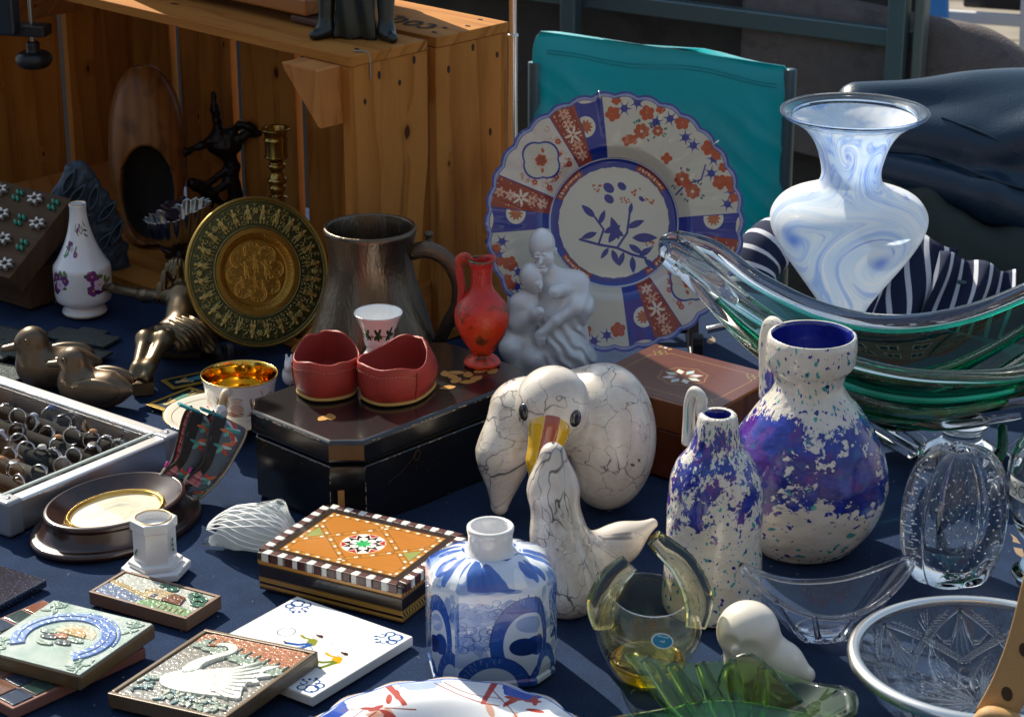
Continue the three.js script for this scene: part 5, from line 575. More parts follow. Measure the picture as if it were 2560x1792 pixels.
{ // red jug
  const t = dt(512, 512, (u, v) => { const a = fbm(u * 6, v * 6, 4, 5), b = n3(u * 34, v * 34, 6), dk = sstep(0.02, 0.35, fbm(u * 9 + 2, v * 9, 7) + 0.12 * b) * sstep(0.08, 0.2, v) * sstep(0.62, 0.45, v); let c = mixc([0.86, 0.22, 0.05], [0.76, 0.10, 0.05], sstep(0.4, 0.62, v + 0.2 * a)); c = mixc(c, [0.80, 0.34, 0.06], sstep(0.1, 0.4, fbm(u * 5, v * 5, 12)) * 0.6 * sstep(0.6, 0.4, v)); c = mixc(c, [0.20, 0.16, 0.06], 0.75 * dk); return mixc(c, [0.22, 0.05, 0.04], sstep(0.1, 0.03, v)); });
  const j = thing('red_jug', 'glossy red and orange mottled pottery jug on the lacquer box', 'jug', [-0.031, 0.0932, 0.006]), m = printed(t, 0.34, { clearcoat: 0.35, clearcoatRoughness: 0.2, bumpMap: feltBump, bumpScale: 0.0012 });
  add('body', warp(lathe([...sm([[0, 0.0], [0.017, 0], [0.019, 0.003], [0.0165, 0.007], [0.0105, 0.012], [0.014, 0.018], [0.023, 0.034], [0.0282, 0.052], [0.0265, 0.064], [0.018, 0.075], [0.0118, 0.084], [0.0105, 0.096], [0.0115, 0.106], [0.0145, 0.1125]], 6), [0.0142, 0.1145], ...sm([[0.012, 0.1135], [0.0088, 0.105], [0.0075, 0.09], [0, 0.085]], 5)], 64), v => { const n = 0.0009 * fbm(v.x * 70, v.y * 70, v.z * 70); v.x += n * v.x * 60; v.z += n * v.z * 60; if (v.y > 0.104) { const k = (v.y - 0.104) / 0.01; v.y += 0.003 * k * (v.x / 0.0145); v.z *= 1 - 0.12 * k; } }), m, j);
  add('handle', tube([[-0.010, 0.108, -0.002, 0.0034], [-0.016, 0.116, -0.003, 0.0036], [-0.0225, 0.113, -0.004, 0.0036], [-0.0225, 0.098, -0.004, 0.0034], [-0.0205, 0.082, -0.003, 0.0034], [-0.0215, 0.066, -0.002, 0.0034]], 6, 10, 1.3, V3(0, 0, 1)), m, j);
  add('rim_glaze', new THREE.TorusGeometry(0.0138, 0.0012, 8, 40).rotateX(PI / 2).scale(1, 1, 0.88).translate(0, 0.1135, 0).applyMatrix4(new THREE.Matrix4().makeRotationZ(0.0)), M([0.12, 0.09, 0.05], 0.25, 0.2), j).rotation.z = 0.2 * 0;
}
{ // white porcelain group of two seated children
  const s = 0.000515, k = 0.000546, q = (x, y, z, r) => [(x - 1240) * s, (835 - y) * k, z, r], c = (a, b) => cap(q(...a), q(...b)), e = (x, y, z, r) => ell(q(x, y, z), r);
  const big = uni([e(1262, 812, -.004, [.040, .020, .03]), c([1262, 790, -.004, .030], [1258, 722, -.006, .028]), c([1258, 722, -.006, .027], [1256, 668, -.008, .023]), c([1225, 645, -.008, .011], [1290, 655, -.008, .012]), c([1294, 656, -.006, .0125], [1306, 700, .004, .011]), c([1306, 700, .004, .010], [1290, 692, .016, .009]), c([1245, 785, .016, .015], [1215, 830, .016, .0115]), c([1250, 765, .012, .017], [1285, 800, .012, .018]), c([1235, 632, -.006, .0075], [1228, 612, -.004, .0075])], 0.012);
  const folds = (x, y, z) => 0.0011 * Math.sin(y * 330 + x * 420 + 3 * n3(x * 50, y * 50, z * 50)) * sstep(0.075, 0.05, y) + 0.0006 * Math.sin(x * 500 - y * 220) * sstep(0.04, 0.06, y) * sstep(0.1, 0.08, y);
  const headB = uni([e(1214, 566, .000, [.0152, .0195, .0168]), e(1222, 592, .008, [.0105, .0125, .0105]), c([1243, 578, -.004, .0026], [1244, 588, -.004, .002]), c([1212, 584, .0172, .0014], [1210, 594, .0200, .0024]), e(1213, 603, .0182, [.0040, .0011, .0018]), e(1203, 583, .0160, [.0040, .0010, .0016]), e(1221, 585, .0168, [.0040, .0010, .0016]), c([1200, 578, .0150, .0012], [1207, 576, .0168, .0012]), c([1217, 577, .0172, .0012], [1226, 580, .0160, .0012]), e(1216, 612, .0150, [.0055, .0042, .0050])], 0.0022);
  const armB = uni([c([1290, 690, .016, .0082], [1245, 715, .026, .0066]), c([1245, 715, .026, .0066], [1216, 738, .030, .0055]), e(1211, 746, .030, [.0075, .0075, .0055]), c([1206, 750, .033, .0022], [1204, 760, .034, .0018]), c([1211, 752, .034, .0022], [1210, 763, .035, .0018]), c([1216, 750, .034, .0022], [1217, 760, .034, .0018]), c([1262, 655, .014, .0085], [1244, 655, .020, .0075]), e(1241, 656, .023, [.0075, .007, .006]), c([1235, 652, .027, .0022], [1233, 661, .028, .0018]), c([1241, 651, .028, .0022], [1240, 661, .029, .0018]), c([1246, 651, .027, .0022], [1247, 660, .028, .0018])], 0.003);
  const small = uni([c([1178, 690, .010, .0155], [1170, 760, .006, .0175]), c([1160, 686, .012, .0085], [1162, 726, .018, .0075]), c([1162, 726, .018, .0075], [1196, 705, .027, .006]), e(1203, 698, .028, [.006, .006, .0048]), c([1203, 694, .032, .002], [1208, 688, .033, .0016]), c([1207, 697, .032, .002], [1212, 691, .033, .0016]), c([1165, 762, .008, .0135], [1146, 778, .022, .0125]), c([1146, 778, .022, .0115], [1160, 830, .020, .009]), c([1188, 775, .012, .013], [1196, 800, .022, .012]), c([1196, 800, .022, .011], [1190, 832, .020, .009]), c([1190, 668, .010, .0065], [1192, 655, .010, .0065])], 0.009);
  const headS = uni([e(1190, 628, .012, [.0132, .0165, .0148]), e(1200, 644, .017, [.0088, .0095, .0085]), c([1208, 640, .0235, .001], [1211, 645, .0252, .0015]), c([1176, 636, .019, .0026], [1177, 643, .019, .002]), e(1207, 652, .0225, [.0028, .001, .0013]), e(1203, 636, .0242, [.0028, .001, .001])], 0.003);
  const all = (x, y, z) => { let d = smin(big(x, y, z) + folds(x, y, z), small(x, y, z), 0.004); d = smin(d, headB(x, y, z), 0.003); d = smin(d, headS(x, y, z), 0.003); d = smin(d, armB(x, y, z), 0.0025); return Math.max(d, -y); };
  single('porcelain_group', 'white porcelain figurine of a seated woman hugging a child', 'figurine', sdf(all, [-.065, -.002, -.045], [.055, .172, .048], 0.0014), M([0.86, 0.87, 0.88], 0.16, 0, { clearcoat: 0.8, clearcoatRoughness: 0.05 }), [0.047, 0.0005, -0.232]);
}
// ---------- scalloped plates ----------
function scallopPlate(R, nsc, amp, prof, th) { // face towards +z, prof(q) gives the rise
  const nr = 60, na = 480, P = [], U = [], I = [], rim = (a) => 1 - amp * (1 - Math.abs(Math.cos(a * nsc / 2))) ;
  const rows = []; for (let j = 0; j <= nr; j++) rows.push([j / nr, 0]); for (let j = nr; j >= 0; j -= 4) rows.push([j / nr, 1]);
  rows.forEach(([q, b]) => { for (let i = 0; i <= na; i++) { const a = i / na * 2 * PI, k = mix(1, rim(a), sstep(0.6, 1, q)), x = Math.cos(a) * q * k, y = Math.sin(a) * q * k, edge = 1 - Math.pow(q, 30); P.push(x * R, y * R, prof(q) + 0.0006 * Math.cos(a * nsc) * sstep(0.6, 1, q) - (b ? th * edge : 0)); U.push(x * 0.5 + 0.5, y * 0.5 + 0.5); } });
  for (let j = 0; j < rows.length - 1; j++) for (let i = 0; i < na; i++) { const a = j * (na + 1) + i, b = a + na + 1; I.push(a, b, b + 1, a, b + 1, a + 1); }
  const g = new THREE.BufferGeometry(); g.setAttribute('position', new THREE.Float32BufferAttribute(P, 3)); g.setAttribute('uv', new THREE.Float32BufferAttribute(U, 2)); g.setIndex(I); g.computeVertexNormals(); return g;
}
const BL = '#0a2f94', RD = '#9c2f1c', OR = '#bf4a24', CREAM = '#d6d0bd';
function bloom(g, x, y, s, c, n = 5, a0 = 0) { petals(g, x, y, n, 16 * s, 8 * s, c, a0); dot(g, x, y, 4 * s, 4 * s, 0, CREAM); }
function star(g, x, y, s, c, a0 = 0) { for (let i = 0; i < 6; i++) { const a = a0 + i * PI / 3; poly(g, [[x + Math.cos(a - 0.35) * 8 * s, y + Math.sin(a - 0.35) * 8 * s], [x + Math.cos(a) * 26 * s, y + Math.sin(a) * 26 * s], [x + Math.cos(a + 0.35) * 8 * s, y + Math.sin(a + 0.35) * 8 * s]], c); } dot(g, x, y, 11 * s, 11 * s, 0, c); }
{ // imari plate, upright
  const t = cv(1536, 1536, (g, S) => {
    const R = S / 2, r = rnd(5); g.fillStyle = CREAM; g.fillRect(0, 0, S, S); g.translate(R, R); const A = (d) => -d * D, pol = (d, q) => [Math.cos(A(d)) * q * R, Math.sin(A(d)) * q * R];
    const sector = (a, b, q0, q1, c) => { g.fillStyle = c; g.beginPath(); g.arc(0, 0, q1 * R, A(a), A(b), true); g.arc(0, 0, q0 * R, A(b), A(a), false); g.closePath(); g.fill(); };
    const scroll = (a, b, n, c) => { for (let i = 0; i < n; i++) { const d = mix(a + 3, b - 3, r()), q = 0.54 + 0.38 * r(), [x, y] = pol(d, q), k = r(); if (k < 0.5) { g.strokeStyle = c; g.lineWidth = 2.5; g.beginPath(); g.arc(x, y, 8 + 12 * r(), r() * 6, r() * 6 + 4); g.stroke(); } else if (k < 0.85) dot(g, x, y, 20 * r() + 6, 7, r() * 3, c); else bloom(g, x, y, 1, OR, 5, r()); } };
    const quat = (d) => { sector(d - 18, d + 18, 0.5, 0.96, '#dfd3c4'); scroll(d - 18, d + 18, 70, 'rgba(190,84,48,.45)'); scroll(d - 18, d + 18, 16, 'rgba(176,60,32,.85)'); const [x, y] = pol(d, 0.735); g.save(); g.translate(x, y); g.rotate(-d * D + PI / 2); for (const [f, w] of [[BL, 0], [CREAM, 12]]) { g.fillStyle = f; g.beginPath(); for (let i = 0; i <= 90; i++) { const a = i / 90 * 2 * PI, q = (126 - w) * (0.84 + 0.16 * Math.abs(Math.cos(2 * a + 0.0))); g.lineTo(Math.cos(a) * q * 0.96, Math.sin(a) * q); } g.fill(); } bloom(g, 0, 0, 2.0, OR, 6); for (let i = 0; i < 30; i++) curve(g, [(r() - 0.5) * 160, (r() - 0.5) * 160, 0, 0, (r() - 0.5) * 160, (r() - 0.5) * 160], 1.5, 'rgba(200,120,80,.35)'); petals(g, 0, 0, 6, 26, 9, RD); dot(g, 50, -30, 8, 14, 0.5, OR); dot(g, -40, 44, 8, 14, 0.9, OR); g.restore(); };
    const red = (a, b) => { sector(a, b, 0.5, 0.955, RD); for (let i = 0; i < 5; i++) { const [x, y] = pol((a + b) / 2, 0.57 + i * 0.085); petals(g, x, y, 6, i === 2 ? 46 : 30, 8, ['#e3b49a', '#dba183', '#ecd9c4'][i % 3], r()); dot(g, x, y, 8, 8, 0, '#c05a38'); } for (let i = 0; i < 46; i++) { const [x, y] = pol(mix(a + 1.5, b - 1.5, r()), 0.53 + 0.41 * r()); line(g, [[x, y], [x + (r() - 0.5) * 22, y + (r() - 0.5) * 22]], 4, '#e7cdb8'); } };
    const blue = (a, b, side) => { sector(a, b, 0.5, 0.955, BL); const [x, y] = pol(side > 0 ? b - 2 : a + 2, 0.76); g.save(); g.beginPath(); g.arc(0, 0, 0.955 * R, A(a), A(b), true); g.arc(0, 0, 0.5 * R, A(b), A(a)); g.clip(); dot(g, x, y, 58, 62, 0, '#e4dcc6'); petals(g, x, y, 10, 36, 8, '#c0653a'); dot(g, ...pol((a + b) / 2, 0.96), 60, 24, A((a + b) / 2) + PI / 2, '#e2d6c4'); g.restore(); };
    const floral = (a, b) => { const n = 15; for (let i = 0; i < n; i++) { const d = mix(a + 5, b - 5, i / (n - 1)), q = 0.875 + 0.05 * Math.sin(i * 1.7), [x, y] = pol(d, q); if (i % 3 !== 2) star(g, x, y, 1.9, '#1a2f92', r()); else petals(g, x, y, 5, 40, 20, OR, r()); } for (let i = 0; i < 9; i++) { const [x, y] = pol(mix(a + 6, b - 6, r()), 0.93); petals(g, x, y, 5, 26, 13, OR, r()); } const [bx, by] = pol((a + b) / 2 + 8, 0.78), [cx, cy] = pol((a + b) / 2 - 8, 0.9); line(g, [pol(a + 20, 0.52), pol(a + 24, 0.62), pol(a + 22, 0.74), pol(a + 28, 0.82)], 9, '#22379a'); for (let i = 0; i < 8; i++) { const [x, y] = pol(mix(a + 12, b - 14, r()), 0.58 + 0.2 * r()); const s = 0.8 + r() * 0.9; if (i % 2) { petals(g, x, y, 7, 26 * s, 11 * s, '#b8502e', r()); dot(g, x, y, 9, 9, 0, '#e9cbb0'); for (let k = 0; k < 9; k++) { const e = r() * 7; dot(g, x + Math.cos(e) * 44 * s, y + Math.sin(e) * 40 * s, 10, 5, e, ['#1f6a5c', '#2d7f6c', '#5b3a66'][k % 3]); } } else { petals(g, x, y, 4, 30, 15, OR, r()); } } };
    sector(0, 359.9, 0.5, 1, CREAM);
    floral(4, 96); floral(185, 277); quat(140); quat(321); red(158, 173); blue(173, 185, -1); blue(277, 289, 1); red(289, 303); red(339, 352); blue(352, 364, 1); blue(96, 109, 1); red(109, 122);
    for (const d of [4, 96, 109, 122, 158, 173, 185, 277, 289, 303, 339, 352]) line(g, [pol(d, 0.5), pol(d, 0.955)], 5, BL);
    sector(0, 359.99, 0.425, 0.49, BL); for (const d of [50, 140, 230, 320]) { sector(d - 17, d + 17, 0.432, 0.484, RD); for (let i = 0; i < 9; i++) { const [x, y] = pol(d - 14 + i * 3.5, 0.458); dot(g, x, y, 11, 7, r() * 3, i % 2 ? '#e6c8ae' : '#d59a7c'); } }
    g.strokeStyle = '#8a97c4'; g.lineWidth = 4; g.beginPath(); g.arc(0, 0, 0.50 * R, 0, 7); g.stroke();
    g.fillStyle = '#dcd8c6'; g.beginPath(); for (let i = 0; i <= 120; i++) { const a = i / 120 * 2 * PI, q = R * (0.424 + 0.006 * Math.cos(a * 28)); g.lineTo(Math.cos(a) * q, Math.sin(a) * q); } g.fill();
    // branch in the middle
    const lf = (x, y, a, s) => { g.fillStyle = '#0c2d8a'; g.beginPath(); const c = Math.cos(a), n = Math.sin(a); g.moveTo(x, y); g.quadraticCurveTo(x + c * 30 * s - n * 26 * s, y + n * 30 * s + c * 26 * s, x + c * 72 * s, y + n * 72 * s); g.quadraticCurveTo(x + c * 30 * s + n * 26 * s, y + n * 30 * s - c * 26 * s, x, y); g.fill(); };
    line(g, [[-200, 100], [-90, 130], [20, 150], [110, 190], [190, 210]], 15, '#0c2d8a'); line(g, [[-90, 130], [-60, 40], [-110, -30]], 12, '#0c2d8a'); line(g, [[20, 150], [80, 60], [95, -60]], 13, '#0c2d8a');
    for (const [x, y, a, s0] of [[-110, -30, -2.4, 1.1], [-85, 10, -1.2, 0.9], [-100, 60, 2.8, 1], [-60, 60, -0.4, 1.1], [-30, 120, -1.0, 1.2], [30, 100, -1.9, 1.4], [60, 80, -2.6, 1], [95, -50, -1.4, 0.7], [80, 30, -0.4, 1.1], [110, 90, 0.0, 1.5], [90, 130, 0.6, 1], [-10, 160, 1.2, 1], [60, 175, 1.9, 0.9], [150, 200, -0.6, 1], [180, 215, 0.7, 1], [110, 200, 1.5, 1], [-30, 150, 2.2, 0.8]]) lf(x, y, a, s0 * 1.4);
    for (const [x, y, s] of [[-30, -205, 1], [48, -215, 0.8], [-28, -140, 0.9]]) dot(g, x, y, 36 * s, 26 * s, 0.7, '#0c2d8a'); dot(g, 165, -140, 20, 12, 0.8, '#0c2d8a'); for (let i = 0; i < 44; i++) { const [cx, cy] = [[-95, -205], [70, -135], [130, -180], [210, -120], [215, 130]][i % 5]; dot(g, cx + (r() - 0.5) * 60, cy + (r() - 0.5) * 42, 8, 4, r() * 3, OR); }
    // rim line
    for (const [q, w, c] of [[0.985, 26, '#8fa0cf'], [0.992, 14, '#2b459f'], [0.962, 5, '#3d4f9a']]) { g.strokeStyle = c; g.lineWidth = w; g.beginPath(); for (let i = 0; i <= 720; i++) { const a = i / 720 * 2 * PI, k = (1 - 0.022 * (1 - Math.abs(Math.cos(a * 34 / 2)))) * q * R; g.lineTo(Math.cos(a) * k, Math.sin(a) * k); } g.stroke(); }
  });
  const p = thing('imari_plate', 'large scalloped plate painted in blue, rust red and gold, standing upright', 'plate', [0.118, 0.0075, -0.262], 0), tl = 0.33;
  const G = scallopPlate(0.150, 34, 0.022, (q) => q < 0.46 ? 0 : 0.013 * sstep(0.46, 0.6, q) + 0.012 * (q - 0.46) / 0.54, 0.0045);
  add('dish', tf(G, [0, 0.150 * Math.cos(tl), -0.150 * Math.sin(tl)], [-tl, 0, 0]), printed(t, 0.3), p);
  const clip = (a) => { const x = Math.cos(a) * 0.1495, y = Math.sin(a) * 0.1495, u = (k, z) => [x * k, y * k, z, 0.0008]; add('wire_clip', tf(tube([u(0.94, 0.0265), u(0.985, 0.0285), u(1.012, 0.0245), u(1.0, 0.012), u(0.85, 0.006)], 5, 8), [0, 0.150 * Math.cos(tl), -0.150 * Math.sin(tl)], [-tl, 0, 0]), chrome, p); }; clip(97 * D); clip(38 * D); clip(217 * D); clip(323 * D);
  const st = thing('plate_stand', 'black stand with a steel bolt propping the painted plate', 'plate stand', [0.118, 0, -0.262]);
  for (const s of [-1, 1]) add('arm', tf(ext(shp([[-0.10, 0], [0.028, 0], [0.034, 0.036], [0.026, 0.04], [0.018, 0.03], [0.014, 0.007], [-0.02, 0.007], [-0.065, 0.12], [-0.078, 0.12]], 4), 0.012, 0.002), [s * 0.095 + 0.006, 0, 0], [0, -PI / 2, 0]), blackPl, st);
  add('crossbar', rbox(0.18, 0.012, 0.008, 0.002).translate(0, 0.012, -0.07), blackPl, st); add('bolt', tf(lathe([[0, 0], [0.0045, 0], [0.0045, 0.032], [0.0035, 0.034], [0, 0.034]], 20), [0.108, 0.034, -0.002], [0, 0, -PI / 2 + 0.25]), chrome, st); add('knob', tf(lathe(sm([[0, 0], [0.008, 0], [0.0095, 0.006], [0.0085, 0.016], [0, 0.018]], 4), 24), [0.122, 0.045, -0.012], [0, 0, -PI / 2 + 0.4]), blackPl, st);
}
{ // foreground scalloped dish
  const t = cv(1024, 1024, (g, S) => { const R = S / 2, r = rnd(3); g.fillStyle = '#eceef2'; g.fillRect(0, 0, S, S); g.translate(R, R); const pol = (d, q) => [Math.cos(-d * D) * q * R, Math.sin(-d * D) * q * R]; g.strokeStyle = '#3c5bb0'; for (let k = 0; k < 8; k++) { const d = k * 45 + 12; g.lineWidth = 10; g.beginPath(); g.arc(0, 0, 0.93 * R, -(d + 9) * D, -(d - 9) * D); g.stroke(); poly(g, [pol(d - 10, 0.97), pol(d + 10, 0.97), pol(d + 6, 0.86), pol(d - 6, 0.86)], k % 2 ? '#2d4fae' : '#a9bbe2'); poly(g, [pol(d + 12, 0.97), pol(d + 15, 0.97), pol(d + 14, 0.7), pol(d + 11, 0.7)], '#b5402a'); } for (let k = 0; k < 5; k++) { const d = k * 72 + 125; for (let i = 0; i < 9; i++) { const [x, y] = pol(d + (r() - 0.5) * 24, 0.62 + 0.28 * r()); dot(g, x, y, 34, 11, r() * 3, i % 3 === 2 ? 'rgba(214,150,120,.8)' : '#b13e24'); } curve(g, [...pol(d - 16, 0.66), ...pol(d, 0.72), ...pol(d + 18, 0.9)], 4, '#8d2c1a'); } for (let k = 0; k < 5; k++) { const d = k * 72 + 80; curve(g, [...pol(d + 12, 0.93), ...pol(d, 0.76), ...pol(d - 18, 0.80)], 4, '#8d2c1a'); curve(g, [...pol(d + 16, 0.93), ...pol(d, 0.70), ...pol(d - 20, 0.72)], 4, '#8d2c1a'); } g.strokeStyle = '#5a78c0'; g.lineWidth = 7; g.beginPath(); g.arc(0, 0, 0.97 * R, 0, 7); g.stroke(); g.strokeStyle = '#b79f86'; g.lineWidth = 6; g.beginPath(); g.arc(0, 0, 0.99 * R, 0, 7); g.stroke(); });
  const p = thing('scalloped_dish', 'scalloped white dish with rust red sprays and blue edge lying flat', 'dish', [-0.052, 0.002, 0.672]); add('dish', flatUp(scallopPlate(0.117, 16, 0.03, (q) => q < 0.5 ? 0.0035 : 0.0035 + 0.019 * sstep(0.45, 0.75, q) + 0.003 * (q - 0.5), 0.004)), printed(t, 0.2), p);
  add('foot_ring', lathe([[0.05, -0.0015], [0.054, -0.0015], [0.055, 0.001], [0.049, 0.001]], 60), porc, p);
}
// ---------- embroidered shoes ----------
{
  const emb = cv(512, 512, (g) => { const r = rnd(6); g.fillStyle = '#8d2418'; g.fillRect(0, 0, 512, 512); g.fillStyle = '#57606a'; g.fillRect(0, 0, 512, 150); g.fillRect(0, 362, 512, 150); g.fillStyle = '#241f20'; g.fillRect(0, 0, 512, 52); g.fillRect(0, 460, 512, 52); for (let i = 0; i < 26; i++) { const x = r() * 512, y = i % 2 ? 60 + r() * 120 : 330 + r() * 120; for (let k = 0; k < 5; k++) { const a = r() * 6; dot(g, x + Math.cos(a) * 22, y + Math.sin(a) * 16, 26, 9, a, ['#3f8f84', '#62a79a', '#c0452a', '#d26b42', '#b9c3c9'][(i + k) % 5]); } } for (let i = 0; i < 40; i++) line(g, [[i * 13, 150 + (i % 2) * 20], [i * 13 + 13, 170 - (i % 2) * 20]], 4, '#c7c2b4'), line(g, [[i * 13, 362 - (i % 2) * 20], [i * 13 + 13, 342 + (i % 2) * 20]], 4, '#c7c2b4'); for (let i = 0; i < 30; i++) line(g, [[r() * 512, r() * 512], [r() * 512, r() * 512]].map((p, k, a) => k ? [a[0][0] + 30, a[0][1] + (r() - 0.5) * 40] : p), 2, 'rgba(225,215,200,.6)'); });
  const plaid = cv(256, 256, (g) => { g.fillStyle = '#b86a72'; g.fillRect(0, 0, 256, 256); g.fillStyle = 'rgba(60,40,40,.55)'; for (let i = 0; i < 6; i++) { g.fillRect(i * 43, 0, 8, 256); g.fillRect(0, i * 43 + 10, 256, 6); } g.fillStyle = 'rgba(230,200,180,.4)'; for (let i = 0; i < 6; i++) g.fillRect(i * 43 + 14, 0, 6, 256); });
  // local frame: x from toe (0) to heel (1), y up through the opening, z across; every station is a U from rim to rim
  const half = (x) => 0.0215 * Math.pow(clamp(x / 0.42), 0.62) * (x > 0.42 ? mix(1, 0.86, sstep(0.42, 0.8, x)) : 1) * (x > 0.8 ? Math.sqrt(Math.max(0.04, 1 - Math.pow((x - 0.8) / 0.205, 2))) : 1) + 0.0015;
  const build = (label, o, X, Y) => {
    const s = thing('embroidered_shoe', label, 'shoe', [0, 0, 0], 0, 'tiny embroidered shoes'), L = 0.098, ex = V3(...X).normalize(), ey = V3(...Y); ey.addScaledVector(ex, -ey.dot(ex)).normalize(); const ez = ex.clone().cross(ey), mt = new THREE.Matrix4().makeBasis(ex, ey, ez).setPosition(o[0], o[1], o[2]).multiply(new THREE.Matrix4().makeScale(0.86, 0.9, 0.74));
    const sec = (k, dy) => { const R = []; for (let j = 0; j <= 30; j++) { const x = j / 30, w = half(x) * k, op = sstep(0.16, 0.5, x), rim = 0.024 + 0.016 * sstep(0.3, 0.95, x), ring = []; for (let i = 0; i <= 24; i++) { const a = i / 24 * 2 - 1, b = Math.abs(a), zz = Math.sign(a) * w * (b < 0.55 ? b / 0.55 : mix(1, mix(0.06, 0.92, op), Math.pow((b - 0.55) / 0.45, 1.3))), yy = b < 0.55 ? 0.004 * Math.pow(b / 0.55, 4) : 0.004 + (rim - 0.004) * Math.pow((b - 0.55) / 0.45, 0.85); ring.push(V3(x * L, yy + dy + 0.010 * Math.pow(1 - x, 3), zz)); } R.push(ring); } return R; };
    const U = (g) => { const u = g.attributes.uv; for (let i = 0; i < u.count; i++) u.setXY(i, u.getY(i), u.getX(i)); return g; };
    add('upper', U(loft(sec(1, 0), { caps: [false, false], closed: false })).applyMatrix4(mt), new THREE.MeshPhysicalMaterial({ map: emb, roughness: 0.75, side: THREE.DoubleSide, bumpMap: feltBump, bumpScale: 0.0006 }), s);
    const lin1 = plaid.clone(); lin1.repeat.set(1.6, 2.2); add('lining', U(loft(sec(0.93, 0.0014).map((r, j) => j < 4 ? r.map(v => V3(v.x + 0.004, v.y - 0.001, v.z)) : r), { caps: [false, false], closed: false })).applyMatrix4(mt), new THREE.MeshStandardMaterial({ map: lin1, roughness: 0.85, side: THREE.DoubleSide }), s);
    const R = sec(1, 0), rimPts = [...R.slice(5).map(r => r[0]).reverse(), ...R.slice(5).map(r => r[24])].filter((_, i) => i % 2 === 0);
    add('black_binding', tube(rimPts.map(v => [v.x, v.y, v.z, 0.0019]), 3, 8).applyMatrix4(mt), M([0.03, 0.027, 0.027], 0.85), s);
    add('sole', loft([-0.0022, -0.0004].map(y => { const r = []; for (let i = 0; i < 48; i++) { const x = i < 24 ? i / 23.5 : (47 - i) / 23.5; r.push(V3(x * L, y + 0.010 * Math.pow(1 - x, 3), (i < 24 ? 1 : -1) * half(x) * 0.9)); } return r; })).applyMatrix4(mt), M([0.55, 0.48, 0.36], 0.9), s);
    add('heel_tab', warp(tf(rbox(0.003, 0.026, 0.017, 0.001, 2), [L * 0.992, 0.042, 0]), v => { v.x -= 0.25 * Math.max(0, v.y - 0.044); }).applyMatrix4(mt), M([0.012, 0.20, 0.24], 0.7), s);
    add('toe_cord', tube([[0.0, 0.024, 0, 0.0014], [0.010, 0.0315, 0.0006, 0.0016], [0.022, 0.0315, 0, 0.0015]], 4, 8).applyMatrix4(mt), M([0.50, 0.45, 0.36], 0.9), s);
    add('pink_stitch', tube([[0.023, 0.0318, 0, 0.0018], [0.030, 0.0325, 0, 0.0018]], 3, 8).applyMatrix4(mt), M([0.55, 0.04, 0.28], 0.7), s);
  };
  build('tiny embroidered shoe standing on its toe, turquoise tab upright at the heel', [-0.330, 0.003, 0.142], [0.046, 0.074, -0.026], [-0.74, 0.52, 0.14]);
  build('tiny embroidered shoe leaning against the left side of the lacquer box', [-0.304, 0.003, 0.156], [0.044, 0.075, -0.030], [-0.74, 0.52, 0.14]);
}
